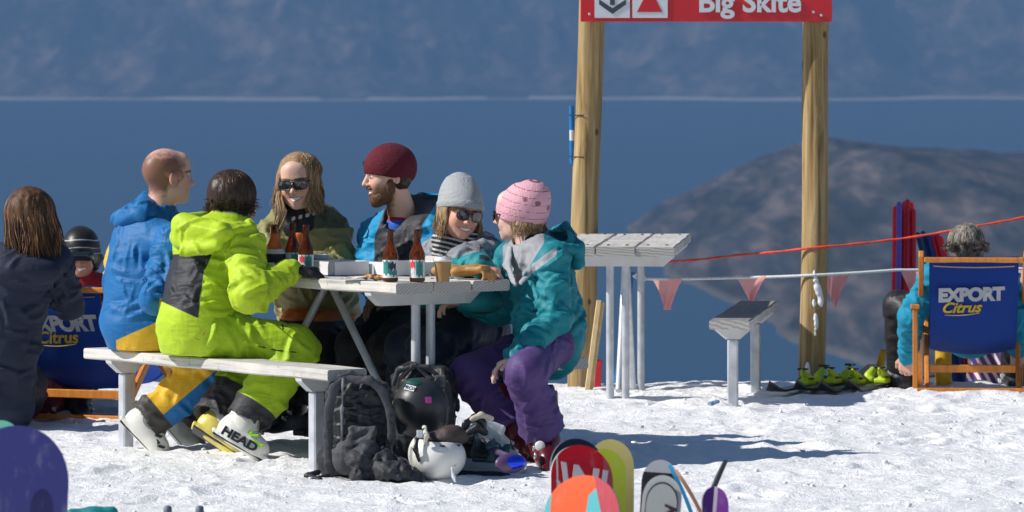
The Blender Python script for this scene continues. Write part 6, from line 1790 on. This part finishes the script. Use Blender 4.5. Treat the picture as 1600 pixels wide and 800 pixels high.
def napkin(px, py, w, d, seed, label, crumple=.008):
    c = tab(px, py, .7545); V = []; F = []; n = 10; r = random.Random(seed)
    for i in range(n + 1):
        for k in range(n + 1):
            a, b = i / n - .5, k / n - .5
            V.append(c + U * a * d + W_ * b * w + Vector((0, 0, abs(float(vnoise(np.array([[a * 4 + seed, b * 4, 0]]))[0])) * crumple + .001)))
    for i in range(n):
        for k in range(n): q = i * (n + 1) + k; F.append((q, q + n + 1, q + n + 2, q + 1))
    m = len(V); V2 = V + [v + Vector((0, 0, .0012)) for v in V]; o = mesh_obj('napkin', V2, F + [tuple(m + q for q in reversed(f)) for f in F], MN, None, smooth=True, loc=tuple(c)); settag(o, label, 'napkin', 'paper napkins on the table')
napkin(560, 436, .12, .11, 3, 'flat white paper napkin on the table before the first pizza box'); napkin(718, 433, .10, .08, 9, 'crumpled napkin at the table end behind the gloves', .02)
# orange fries pack / burger boxes before the olive jacket
M_ORANGE = mat_plain('orange_wrapper', (.75, .16, .015), .55, var=.2)
for (px, py, dx, lab) in ((419, 427, .03, 'orange paper wrapper by the white lidded cup'), (470, 425, -.01, 'orange paper wrapper behind the beer bottles')):
    c = tab(px, py); G = Field(*bounds([c + Vector((0, 0, .05))], .12), .005); G.cap(c + Vector((0, 0, .02)), c + Vector((dx, 0, .150)), .024, .022, .01, flat=((0, 1, 0), .6)); G.cap(c + Vector((-.03, 0, .015)), c + Vector((.03, 0, .03)), .014, .012, .01); G.creases([(c, c + Vector((dx, 0, .08)), .02, 1, .6)], 12, 4, .005, .006)
    o = sdf_obj('food_wrapper', G, [M_ORANGE], None, loc=tuple(c)); settag(o, lab, 'wrapper', 'orange food wrappers')
# tan leather gloves
M_TAN = mat_plain('tan_leather', (.42, .21, .055), .6, var=.25, scale=20, bump=.4, bdist=.004)
for i, (px, py, d, lab) in enumerate(((712, 434, (1, .25, .12), 'tan leather glove lying nearest the coffee cup'), (742, 436, (.75, -.45, .05), 'tan leather glove lying under the hand at the table end'))):
    p = tab(px, py); d = Vector(d); G = Field(*bounds([p + Vector((.05, 0, .03))], .2), .0045)
    hand_sdf(G, p + Vector((-.02, 0, .028 + i * .012)), d, (0, 0, -1), curl=.62, side=1 if i else -1, sc=.92, spread=.22)
    G.cap(p + Vector((-.07, -.01, .03)), p + Vector((-.01, 0, .032)), .030, .028, .01, flat=((0, 0, 1), .7)); G.folds(.004, 22, i, aniso=(1, 1, 1)); o = sdf_obj('leather_glove', G, [M_TAN], None, loc=tuple(p)); settag(o, lab, 'glove', 'tan leather gloves')

# ================================================================ GEAR ON THE SNOW
M_PACK = mat_cloth('black_pack_cloth', (.016, .017, .020), rough=.48, wr=.7); M_STRAP = mat_cloth('grey_strap_webbing', (.050, .052, .060), rough=.7, wr=.3); M_MESHP = mat_cloth('grey_pack_panel', (.075, .076, .082), rough=.75, wr=.4)
def strap(pts, w, t, T, m=None, name='strap', h=.005, nrm=(0, -1, 0), cr=0, seed=1):
    pts = [Vector(p) for p in pts]; G = Field(*bounds(pts, w + .05), h)
    for a, b in zip(pts[:-1], pts[1:]): G.cap(a, b, w, w, .012, flat=(nrm, t / w))
    if cr: G.creases([(pts[0], pts[-1], w, 1, .2)], cr, seed, .006, .008)
    G.folds(.003, 20, seed); return sdf_obj(name, G, [m or M_STRAP], T)
PY = 20.28
c = at(560, 668, PY)
T = thing('backpack', (c.x, c.y, 0), 'black backpack with curved grey shoulder straps standing by the near bench leg', 'backpack', 'backpacks on the snow')
G = Field(*bounds([c], .32), .006)
G.box(c + Vector((0, .07, 0)), (.130, .085, .185), (Vector((1, 0, 0)), Vector((0, 1, 0)), Vector((0, 0, 1))), .06, 0)
G.ell(c + Vector((0, .0, .03)), (.10, .04, .15), None, .03); G.cap(c + Vector((-.1, .06, -.14)), c + Vector((.1, .06, -.14)), .07, .07, .04)
G.creases([(c + Vector((0, .05, -.15)), c + Vector((0, .05, .15)), .13, 1, .3)], 110, 2, .012, .009); G.folds(.007, 10, 2)
sdf_obj('pack_body', G, [M_PACK], T)
P_ = lambda x, y, d=0: at(x, y, PY - .055 - d)
strap([P_(543, 592, -.02), P_(578, 594), P_(598, 612), P_(610, 645), P_(612, 682), P_(606, 712)], .016, .007, T, cr=12, seed=3)
strap([P_(540, 592, -.02), P_(522, 606), P_(514, 640), P_(512, 680), P_(514, 725), P_(516, 742)], .018, .007, T, cr=12, seed=4)
strap([P_(536, 592), P_(534, 640), P_(534, 690)], .005, .004, T, mat_plain('grey_piping', (.20, .21, .24), .6), 'piping')
strap([P_(532, 588, -.02), P_(548, 582, -.02), P_(566, 588, -.02)], .008, .005, T, None, 'grab_handle')
G = Field(*bounds([P_(575, 690)], .2), .006); G.box(P_(566, 688), (.055, .014, .055), None, .012, 0); G.ell(P_(540, 715, .0), (.055, .04, .07), None, .03); G.creases([(P_(540, 720), P_(580, 680), .03, 1, .5)], 50, 4, .010, .008); sdf_obj('lumbar_panel', G, [M_MESHP], T)
for x, y in ((612, 655), (514, 665), (608, 700)): MB().box(P_(x, y, .012), (.022, .010, .028), None, .003).build('buckle', M_BLKPL, T)
strap([P_(512, 742, 0) , at(490, 748, 20.18), at(470, 752, 20.14), at(448, 757, 20.12)], .013, .006, T, M_PACK, 'hip_strap', nrm=(0, 0, 1)); strap([at(500, 750, 20.16), at(480, 744, 20.2), at(497, 738, 20.22)], .012, .010, T, M_PACK, 'hip_strap', seed=5)
# heap of dark jacket beside it
c = at(605, 732, 20.10)
G = Field(*bounds([c + Vector((-.03, 0, 0)), at(560, 720, 20.12), at(650, 745, 20.1)], .14), .006); rng = random.Random(12)
for (x, y, r) in ((560, 716, 15), (575, 700, 12), (585, 722, 17), (605, 735, 15), (625, 738, 13), (645, 745, 11), (560, 742, 12), (590, 748, 10), (622, 726, 12), (600, 712, 11)):
    G.ell(at(x, y, 20.12 + rng.uniform(-.03, .04)), (r / 395 * 1.25, .06, r / 395), None, .02)
G.creases([(at(555, 715, 20.1), at(650, 742, 20.1), .045, 1, .5), (at(560, 742, 20.1), at(620, 715, 20.1), .04, 1, .5)], 150, 8, .013, .009); G.folds(.008, 14, 6)
o = sdf_obj('jacket_heap', G, [mat_cloth('slate_grey_shell', (.028, .030, .036), wr=.5)], None, loc=tuple(at(605, 755, 20.1))); settag(o, 'dark grey jacket in a crumpled heap before the backpacks', 'jacket')
# second backpack
c = at(662, 625, 20.86)
T = thing('backpack', (c.x, c.y, 0), 'black backpack with cords standing behind the dark helmet', 'backpack', 'backpacks on the snow')
G = Field(*bounds([c], .34), .007); G.box(c + Vector((0, .05, -.06)), (.125, .09, .20), None, .06, 0); G.ell(at(640, 600, 20.82), (.07, .06, .09), None, .03); G.ell(at(688, 610, 20.82), (.045, .05, .10), None, .03)
G.creases([(c + Vector((0, 0, -.15)), c + Vector((0, 0, .12)), .13, 1, .4)], 110, 5, .013, .010); sdf_obj('pack_body', G, [M_PACK], T)
Q_ = lambda x, y, d=0: at(x, y, 20.74 - d)
for i, pts in enumerate((((628, 590), (645, 572), (668, 574), (690, 592)), ((650, 570), (672, 592), (688, 600)), ((697, 600), (702, 640), (698, 680)), ((615, 600), (622, 580), (640, 574)))): strap([Q_(*p) for p in pts], .010 if i != 2 else .018, .007, T, M_STRAP, seed=i)
for i, (a, b) in enumerate((((660, 590), (684, 612)), ((684, 590), (664, 614)))): MB().tube([Q_(*a, .03), Q_(*b, .03)], .003, 6).build('cord', mat_plain('pale_cord', (.45, .42, .36), .7) if i == 0 else M_STRAP, T)
MB().box(Q_(688, 596, .02), (.045, .02, .05), None, .006).build('pocket', M_MESHP, T)
# dark helmet
def helmet(c, r, mat_, label, fdir, nm='ski_helmet', parts=None):
    T = thing(nm, (c[0], c[1], c[2] - r[2]), label, 'helmet', 'ski helmets on the snow'); return T
c = at(657, 634, 20.52)
T = thing('ski_helmet', tuple(c), 'matt black ski helmet with a white sticker and a pink flower', 'helmet', 'ski helmets on the snow')
G = Field(*bounds([c], .17), .005); fh = Frame((-.2, -.9, .35)); G.ell(c, (.118, .108, .112), fh.ax, 0); G.ell(c + Vector((.0, .03, -.06)), (.10, .09, .07), None, .03)
G.cap(c + Vector((-.10, -.02, -.02)), c + Vector((-.08, -.05, -.10)), .02, .014, .02)
hs = sdf_obj('helmet_shell', G, [mat_plain('matt_black_shell', (.030, .032, .036), .42, var=.15)], T)
G2 = Field(*bounds([at(650, 600, 20.5)], .1), .005); G2.ell(at(651, 601, 20.49), (.050, .05, .024), Frame((1, 0, -.15)).ax, 0); G2.folds(.003, 30, 2); sdf_obj('padding', G2, [mat_cloth('dark_teal_lining', (.004, .06, .055))], T)
q = snap(G, at(639, 613, 20.2), (0, 1, 0), .6)
if q: 
    n3 = Vector(G.grad(q)[1]); xx = Vector((0, 0, 1)).cross(n3).normalized(); zz_ = n3.cross(xx)
    if xx.x < 0: xx = -xx
    xx = (xx - Vector((0, 0, .18))).normalized(); zz_ = n3.cross(xx)*(1 if n3.cross(xx).z > 0 else -1)
    s1 = MB().box(q + n3 * .002, (.046, .026, .002), (xx, zz_, n3)).build('sticker', M_SW, hs)
    text_mesh('lettering', 'PROX', .022, q + n3 * .0035 - zz_ * .0075, xx, zz_, M_BLKPL, s1, ext=.0004, bold=.0006)
q = snap(G, at(668, 631, 20.2), (0, 1, 0), .6)
if q:
    n3 = Vector(G.grad(q)[1]); xx = Vector((0, 0, 1)).cross(n3).normalized(); zz_ = n3.cross(xx); MP = mat_plain('pink_flower_sticker', (.78, .10, .42), .5, bump=0)
    fl = MB()
    fl.prism([(.004 * math.cos(k * .785), .004 * math.sin(k * .785)) for k in range(8)], q, xx, zz_, n3, .003); fo = fl.build('flower', MP, hs)
    for a in (0.8, 2.37, 3.94, 5.5): MB().prism([(.0085 * math.cos(a) + .0078 * math.cos(k * .6283), .0085 * math.sin(a) + .0078 * math.sin(k * .6283)) for k in range(10)], q - n3 * .001, xx, zz_, n3, .0032).build('petal', MP, hs)
# white helmet
c = at(684, 712, 20.22)
T = thing('ski_helmet', tuple(c), 'white ski helmet lying open side up with two dark vents', 'helmet', 'ski helmets on the snow')
G = Field(*bounds([c], .17), .0045); G.ell(c + Vector((0, 0, -.005)), (.112, .125, .094), None, 0); G.ell(c + Vector((-.05, 0, .02)), (.06, .09, .07), None, .03)
G.cap(c + Vector((0, 0, .085)), c + Vector((.03, 0, .2)), .088, .12, .006, 'sub'); G.cap(c + Vector((-.108, -.05, .02)), c + Vector((-.10, -.04, -.05)), .018, .014, .006, 'sub')
for s_, x in ((1, 691), (1, 714)): G.cap(at(x - 5, 704, 20.10), at(x + 4, 704, 20.10), .0065, .0065, .002, 'sub', )
G.cap(at(683, 735, 20.12), at(722, 722, 20.14), .004, .004, .004, 'sub')
hs = sdf_obj('helmet_shell', G, [mat_plain('white_helmet_shell', (.72, .71, .67), .33, var=.04, scale=8)], T)
for x in (690, 714):
    q = snap(G, at(x, 704, 19.9), (0, 1, 0), .6)
    if q: MB().prism([(-.013, 0), (-.008, .0045), (.008, .0045), (.013, 0), (.008, -.004), (-.008, -.004)], q + Vector((0, .003, 0)), Vector((1, 0, 0)), Vector((0, 0, 1)), Vector((0, -1, 0)), .005).build('vent', M_BLKPL, hs)
G = Field(*bounds([c + Vector((0, 0, .08))], .15), .005); G.ell(at(697, 684, 20.24), (.088, .085, .030), None, 0); G.ell(at(706, 676, 20.20), (.05, .04, .028), None, .02); G.folds(.005, 22, 3, aniso=(1, 1, 1)); sdf_obj('padding', G, [mat_cloth('brown_lining', (.045, .032, .030))], T)
strap([at(655, 720, 20.12), at(649, 702, 20.1), at(652, 684, 20.12), at(662, 672, 20.16)], .009, .005, T, M_BLKPL, 'chin_strap'); strap([at(663, 668, 20.2), at(666, 682, 20.1), at(664, 690, 20.1)], .010, .007, T, mat_plain('cream_strap', (.60, .56, .48), .6), 'ear_flap'); MB().box(at(656, 678, 20.10), (.025, .012, .03), None, .004).build('buckle', M_GALV, T)
strap([at(706, 732, 20.10), at(709, 745, 20.10), at(711, 752, 20.09)], .006, .004, T, M_SW, 'chin_strap')
# snowboard lying on the snow with its bindings
c = at(762, 735, 20.45)
T = thing('snowboard', (c.x, c.y, 0), 'grey snowboard with a teal zigzag edge and black bindings lying beside the white helmet', 'snowboard')
ux = Vector((.93, -.25, .0)).normalized(); uy = Vector((-.10, .72, .66)); uy = (uy - ux * uy.dot(ux)).normalized(); un = ux.cross(uy)
def board_outline(L, w, n=40, tipr=.16, waist=.03):
    P = []
    for i in range(n + 1):
        t_ = .5 - .5 * math.cos(math.pi * i / n); y = -L / 2 + L * t_; e = min(t_, 1 - t_) * L
        hw = w / 2 * (1 - waist * 4 * t_ * (1 - t_))
        if e < tipr: hw *= math.sqrt(max(0, 1 - ((tipr - e) / tipr) ** 2.1)) 
        P.append((y, max(hw, .004)))
    return P
def board_mesh(name, T, o, ax, ay, az, L, w, mats, tipc=.045, th=.010, fmf=None, nW=16, tipr=.16):
    """ax along, ay across, az out of the base; UV = metres along / across"""
    P = board_outline(L, w, 90, tipr); V = []; F = []; UV = []; M = []; m = nW + 1
    def zc(y): 
        e = L / 2 - abs(y); return -tipc * max(0, 1 - e / .22) ** 2
    for side in (0, 1):
        for (y, hw) in P:
            for k in range(m):
                x = -hw + 2 * hw * k / nW; V.append(o + ax * y + ay * x + az * (zc(y) - (th if side else 0))); UV.append((y, x))
    N = len(P) * m
    for i in range(len(P) - 1):
        for k in range(nW):
            a = i * m + k; F.append((a, a + m, a + m + 1, a + 1)); M.append(0); F.append((N + a, N + a + 1, N + a + m + 1, N + a + m)); M.append(1)
        for a in (i * m, i * m + nW): F.append((a, a + m, N + a + m, N + a)); M.append(2)
    for i in (0, len(P) - 1):
        for k in range(nW): a = i * m + k; F.append((a, a + 1, N + a + 1, N + a)); M.append(2)
    return mesh_obj(name, V, F, mats, T, fm=M, uv=UV, smooth=rad(35))
def mat_board(name, fn, rough=.28):
    t = NT(name); uv = t.n('ShaderNodeUVMap'); sp = t.n('ShaderNodeSeparateXYZ'); t.l(uv.outputs[0], sp.inputs[0]); c = fn(t, sp.outputs[0], sp.outputs[1])
    sc_ = t.noise(t.coords(scale=(30, 30, 6)), 1, 5, .7)
    c = t.mix(t.ramp(sc_, [(.55, 0), (.75, .16)]), c, (.6, .6, .6))
    t.l(c, t.b.inputs['Base Color']); t.b.inputs['Roughness'].default_value = rough; t.b.inputs['Coat Weight'].default_value = .3; return t.m
M_EDGE = mat_plain('board_edge', (.30, .30, .31), .35, .4)
def zig(t, y, x):
    a = t.math('MULTIPLY', t.math('PINGPONG', y, .035), 1.0); s_ = t.math('ADD', x, a); f = t.math('PINGPONG', s_, .016)
    c = t.mix(t.math('GREATER_THAN', f, .008), (.03, .20, .22), (.42, .60, .52)); return t.mix(t.math('GREATER_THAN', x, -.075), c, (.42, .46, .47))
board_mesh('deck', T, at(756, 722, 20.48), ux, uy, un, 1.42 * .24, .20, [mat_board('zigzag_topsheet', zig)] * 2 + [M_EDGE], .03)
for i, (x, y) in enumerate(((738, 700), (768, 708))):
    o = at(x, y, 20.40)
    G = Field(*bounds([o], .17), .005); G.box(o, (.075, .045, .014), (ux, uy, un), .01, 0); G.cap(o - ux * .05 + un * .01, o - ux * .045 + un * .10, .03, .022, .02, flat=(ux, .4)); G.cap(o + uy * .04 + un * .02, o - uy * .02 + un * .06, .016, .012, .01); G.cap(o - uy * .045 + un * .01, o + ux * .03 + un * .05, .014, .012, .01)
    G.creases([(o - ux * .05, o + ux * .05, .04, 1, .3)], 10, i, .005, .008); sdf_obj('binding', G, [M_PACK if i == 0 else mat_plain('teal_black_binding', (.02, .06, .07), .45)], T)
strap([at(722, 680, 20.36), at(728, 662, 20.36), at(742, 652, 20.38), at(754, 660, 20.38), at(756, 672, 20.38)], .013, .007, T, M_BLKPL, 'ankle_strap'); strap([at(738, 655, 20.36), at(752, 648, 20.36), at(768, 654, 20.38)], .011, .008, T, mat_plain('cream_pad', (.55, .50, .38), .7), 'strap_pad'); strap([at(732, 676, 20.33), at(746, 668, 20.33), at(758, 676, 20.35)], .014, .010, T, M_PACK, 'toe_strap')
# translucent looking pale highback and strap behind
G = Field(*bounds([at(768, 675, 20.6)], .16), .006); G.box(at(764, 676, 20.60), (.055, .010, .050), (Vector((.92, 0, -.38)), Vector((0, 1, 0)), Vector((.38, 0, .92))), .01, 0); G.cap(at(745, 660, 20.6), at(790, 690, 20.6), .022, .016, .01, flat=((0, 1, 0), .5)); G.creases([(at(750, 665, 20.6), at(790, 690, 20.6), .03, 1, .5)], 16, 3, .006, .008); sdf_obj('highback', G, [mat_plain('pale_grey_plastic', (.48, .52, .53), .4, var=.25, scale=24)], T)
G = Field(*bounds([at(755, 745, 20.35)], .2), .006); G.cap(at(725, 744, 20.33), at(790, 746, 20.33), .026, .020, .02); G.folds(.006, 16, 4); o = sdf_obj('black_bag', G, [M_PACK], None, loc=tuple(at(755, 748, 20.33))); settag(o, 'small flat black bag lying under the zigzag snowboard', 'bag')
# goggles
c = at(798, 724, 20.22)
T = thing('ski_goggles', tuple(c), 'ski goggles with a blue mirror lens and violet frame on the snow', 'goggles')
gd = Frame((.55, -.8, .2)); G = Field(*bounds([c], .14), .004)
G.ell(c, (.030, .075, .040), gd.ax, 0); G.ell(gd.p(c, -.03, 0, 0), (.035, .062, .030), gd.ax, .004, 'sub'); G.cap(gd.p(c, .03, 0, -.05), gd.p(c, .03, 0, -.03), .018, .014, .006, 'sub')
sdf_obj('frame', G, [mat_plain('violet_frame', (.10, .05, .13), .4)], T)
G = Field(*bounds([c], .14), .004); G.ell(gd.p(c, .008, .008, .002), (.028, .058, .031), gd.ax, 0); t = NT('blue_mirror_lens'); t.b.inputs['Base Color'].default_value = (.02, .06, .75, 1); t.b.inputs['Metallic'].default_value = .7; t.b.inputs['Roughness'].default_value = .15; sdf_obj('lens', G, [t.m], T)
strap([gd.p(c, -.01, .065, 0), at(775, 705, 20.34), at(762, 690, 20.4)], .014, .005, T, mat_plain('violet_strap', (.08, .05, .12), .7), 'strap')
# litter
c = at(1115, 640, 24.0); c.z = gz(c.x, c.y) + .01
T = MB().box(c, (.055, .03, .014), (Vector((.8, .5, .2)).normalized(), Vector((-.5, .85, 0)).normalized(), Vector((-.15, -.1, 1)).normalized()), .004).build('snack_wrapper', mat_plain('blue_white_wrapper', (.16, .25, .45), .3, var=.8, scale=45), None, loc=tuple(c)); settag(T, 'small crumpled blue and white snack wrapper on the snow', 'wrapper')

# ================================================================ BOARDS STUCK IN THE SNOW IN FRONT
def mono(c): return lambda t, y, x: t.mix(0.0, c, c)
def board_up(px, py, Y, w, mats, label, yaw=0, lean=0, back=-.18, L=1.52, cat='snowboard', nm='snowboard', group='snowboards stuck upright in the snow', tipr=.15, tipc=.03, part='deck', w3=None):
    """tip at the pixel, base pushed into the snow below the frame"""
    tip = at(px, py, Y); ax = Vector((math.sin(lean), -back, math.cos(lean))).normalized(); n0 = Vector((math.sin(yaw), -math.cos(yaw), 0)); az = (n0 - ax * n0.dot(ax)).normalized(); ay = az.cross(ax)
    if ay.x < 0: ay = -ay
    o = tip - ax * (L / 2); T = thing(nm, tuple(o - ax * L / 2), label, cat, group)
    b = board_mesh(part, T, o, ax, ay, az, L, w, mats, tipc, .009 if cat == 'snowboard' else .012, tipr=tipr)
    return T, o, ax, ay, az, b, L
def m3(name, fn, edge=M_EDGE): m = mat_board(name, fn); return [m, m, edge]
# purple board, left
def purp(t, y, x):
    c = t.mix(0.0, (.040, .040, .165), (.04, .04, .165))
    e = t.math('ADD', t.math('POWER', t.math('DIVIDE', t.math('SUBTRACT', x, .075), .032), 2), t.math('POWER', t.math('DIVIDE', t.math('SUBTRACT', y, .53), .055), 2))
    return t.mix(t.math('LESS_THAN', e, 1), c, (.022, .018, .085))
board_up(27, 663, 14.0, .295, m3('violet_topsheet', purp), 'plain violet blue snowboard tip in the near left corner', tipr=.17, lean=.02)
board_up(0, 655, 14.4, .18, m3('mint_topsheet', mono((.16, .50, .38))), 'mint green snowboard edge showing behind the violet blue board', tipr=.17)
# the middle bunch
def orange(t, y, x):
    a = t.math('SUBTRACT', t.math('MULTIPLY', t.math('ADD', x, .14), 1.05), t.math('SUBTRACT', y, .575))
    c = t.mix(t.math('GREATER_THAN', t.math('ADD', a, .0), .045), (.85, .13, .035), (.12, .50, .52))
    b = t.math('ADD', t.math('POWER', t.math('SUBTRACT', x, -.045), 2), t.math('POWER', t.math('DIVIDE', t.math('SUBTRACT', y, .69), 1.9), 2))
    c = t.mix(t.math('LESS_THAN', b, .0040), c, (.85, .13, .035))
    side = t.math('GREATER_THAN', t.math('ADD', x, t.math('MULTIPLY', t.math('SUBTRACT', .76, y), -.28)), .030)
    c = t.mix(side, c, (.55, .08, .10))
    edge = t.math('LESS_THAN', t.math('ADD', x, 0), -.098); return t.mix(edge, c, (.16, .48, .50))
board_up(908, 741, 15.2, .24, m3('orange_turquoise_topsheet', orange), 'orange and turquoise snowboard tip in front of the red lettered board', yaw=-.35, tipr=.13, lean=.02)
def red(t, y, x):
    c = t.mix(t.math('GREATER_THAN', x, .072), (.58, .004, .012), (.48, .07, .085)); e = t.math('ABSOLUTE', t.math('ADD', x, .080)); return t.mix(t.math('LESS_THAN', e, .0025), c, (.7, .7, .7))
T, o, ax, ay, az, b, L = board_up(912, 694, 15.9, .205, m3('red_topsheet', red, mat_plain('white_edge', (.65, .62, .62), .4)), 'red snowboard with big white letters between the orange and the pale yellow boards', yaw=.30, tipr=.11, lean=.03)
text_mesh('lettering', '\\N|', .120, o + ax * (L / 2 - .155) + az * .0030 - ax * 0, (ay + ax * -.12).normalized(), (ax + ay * .12).normalized(), mat_plain('white_board_print', (.72, .62, .62), .4, bump=0), b, ext=.0008, bold=.004, sx=1.0)
text_mesh('lettering', 'X', .075, o + ax * (L / 2 - .170) - ay * .068 + az * .0030, ay, ax, mat_plain('white_board_print_b', (.72, .60, .60), .4, bump=0), b, ext=.0008, bold=.002, sx=.7)
board_up(906, 684, 16.2, .185, m3('navy_topsheet', mono((.010, .012, .028))), 'dark navy snowboard tip just behind the red board', yaw=.30, tipr=.10, lean=.02)
board_up(949, 700, 16.1, .13, m3('lime_topsheet', mono((.46, .56, .03))), 'lime yellow snowboard edge between the red and pale yellow boards', yaw=.2, tipr=.08, lean=.03)
board_up(958, 685, 16.35, .145, m3('pale_yellow_topsheet', mono((.72, .60, .20))), 'pale yellow snowboard tip, rightmost of the bunch', yaw=.2, tipr=.085, lean=.02)
# white and black skis
def whski(t, y, x):
    return t.mix(0.0, (.50, .51, .48), (.5, .51, .48))
def bkski(t, y, x):
    c = t.mix(t.math('GREATER_THAN', y, .685), (.03, .03, .032), (.02, .02, .022)); return t.mix(t.math('GREATER_THAN', y, .718), c, (.42, .44, .46))
sk = 'skis stuck upright in the snow'
T, o, ax, ay, az, b, L = board_up(1038, 742, 15.8, .122, m3('white_grey_ski_topsheet', whski), 'wide white and grey ski with dark lettering standing in front of its black twin', lean=.10, cat='ski', nm='ski', group=sk, tipr=.075, tipc=.014)
for kk, (ww, dl, cc) in enumerate(((.100, .022, (.06, .06, .065)), (.094, .028, (.42, .43, .40)))): board_mesh('print_band', b, o - ax * (dl / 2) - ax * (dl / 2) + az * (.0015 * (kk + 1)), ax, ay, az, L - 0, ww, [mat_board('ski_print_%d' % kk, mono(cc))] * 3, .004, .001, tipr=.065)
text_mesh('lettering', 'NECL', .050, o + ax * (L / 2 - .150) + ay * .012 + az * .005, -ax, ay, mat_plain('dark_red_print', (.05, .02, .022), .4, bump=0), b, ext=.0008, bold=.002, align='CENTER', shear=.3, sx=1.0)
board_up(1034, 717, 16.2, .118, m3('black_grey_ski_topsheet', bkski), 'black ski with a pale grey tip standing behind the wide white ski', lean=.07, cat='ski', nm='ski', group=sk, tipr=.075)
def blski(t, y, x): return t.mix(t.math('GREATER_THAN', y, .66), (.012, .26, .48), (.50, .22, .12))
board_up(1063, 722, 16.0, .085, m3('blue_ski_topsheet', blski, mat_plain('blue_ski_edge', (.01, .22, .42), .4)), 'slim blue ski seen edge on, leaning left of the black ski', lean=-.26, yaw=1.5, cat='ski', nm='ski', group=sk, tipr=.06)
board_up(1072, 728, 16.1, .085, m3('orange_ski_topsheet', mono((.45, .20, .13)), mat_plain('orange_ski_edge', (.42, .20, .14), .4)), 'slim orange ski seen edge on behind the blue ski', lean=-.36, yaw=1.5, cat='ski', nm='ski', group=sk, tipr=.06)
board_up(1117, 715, 16.0, .085, m3('black_slim_ski_topsheet', mono((.05, .055, .05)), mat_plain('black_ski_edge', (.04, .042, .04), .4)), 'slim black ski seen edge on, leaning right between the blue and purple skis', lean=.22, yaw=-1.5, cat='ski', nm='ski', group=sk, tipr=.06)
def puski(t, y, x):
    a = t.math('ADD', x, t.math('MULTIPLY', t.math('SUBTRACT', .76, y), .10)); c = t.mix(t.math('GREATER_THAN', a, .002), (.06, .012, .13), (.26, .06, .36)); return t.mix(t.math('LESS_THAN', t.math('ABSOLUTE', t.math('SUBTRACT', a, .004)), .0055), c, (.66, .58, .64))
board_up(1121, 759, 15.4, .082, m3('purple_ski_topsheet', puski), 'purple ski tip with a white stripe at the right of the front row', lean=.04, yaw=.2, cat='ski', nm='ski', group=sk, tipr=.055)
# teal cloth and pole tips at the lower edge
c = at(142, 800, 15.6); G = Field(*bounds([c], .2), .006); G.cap(at(112, 803, 15.6), at(140, 806, 15.6), .018, .02, .02); G.cap(at(140, 806, 15.6), at(176, 800, 15.6), .022, .016, .02); G.cap(at(150, 810, 15.6), at(150, 870, 15.6), .03, .03, .02); G.folds(.005, 16, 3)
T = thing('ski_pole', tuple(in_ground(at(150, 900, 15.6))), 'ski pole with a teal glove hung over its grip at the lower left edge', 'ski pole', 'ski poles stuck in the snow')
sdf_obj('glove', G, [mat_cloth('teal_glove', (.005, .20, .22))], T); g = in_ground(at(150, 1000, 15.6)); MB().tube([at(150, 850, 15.6), g], .008, 8).build('shaft', M_BLKPL, T, smooth=True)
for px, lab in ((262, 'grey ski pole grip at the lower edge, nearer the teal glove'), (312, 'grey ski pole grip at the lower edge, further from the teal glove')):
    a = at(px, 790, 16.2); g = in_ground(a); T = thing('ski_pole', tuple(g), lab, 'ski pole', 'ski poles stuck in the snow')
    MB().lathe(a + Vector((0, 0, -.13)), [(.010, 0), (.014, .01), (.012, .06), (.014, .11), (.013, .125), (.006, .13)], 12).build('grip', mat_plain('grey_grip', (.12, .14, .18), .5), T, smooth=True)
    MB().tube([a + Vector((0, 0, -.12)), g], .008, 8).build('shaft', M_BLKPL, T, smooth=True)

# crumbs of snow kicked about on the surface
rg = np.random.RandomState(21); n = 900
cx = rg.uniform(-2.9, 3.3, n); cy = 17.6 + 8.3 * rg.rand(n); cr_ = .003 + .009 * rg.rand(n) ** 3; czz = ground_z(cx, cy)
ico = [(0, 0, 1), (.89, 0, .45), (.28, .85, .45), (-.72, .53, .45), (-.72, -.53, .45), (.28, -.85, .45), (.72, .53, -.45), (-.28, .85, -.45), (-.89, 0, -.45), (-.28, -.85, -.45), (.72, -.53, -.45), (0, 0, -1)]
icf = [(0, 1, 2), (0, 2, 3), (0, 3, 4), (0, 4, 5), (0, 5, 1), (1, 6, 2), (2, 7, 3), (3, 8, 4), (4, 9, 5), (5, 10, 1), (6, 7, 2), (7, 8, 3), (8, 9, 4), (9, 10, 5), (10, 6, 1), (11, 7, 6), (11, 8, 7), (11, 9, 8), (11, 10, 9), (11, 6, 10)]
V = (np.array(ico)[None] * (1 + .35 * rg.randn(n, 12, 1)) * cr_[:, None, None] * np.array([1.2, 1.2, .8]) + np.stack([cx, cy, czz + cr_ * .3], -1)[:, None, :]).reshape(-1, 3)
F = (np.array(icf)[None] + 12 * np.arange(n)[:, None, None]).reshape(-1, 3)
o = mesh_obj('snow_crumbs', V, F, bpy.data.materials['snow']); settag(o, 'loose crumbs of snow scattered over the trampled ground', kind='stuff')
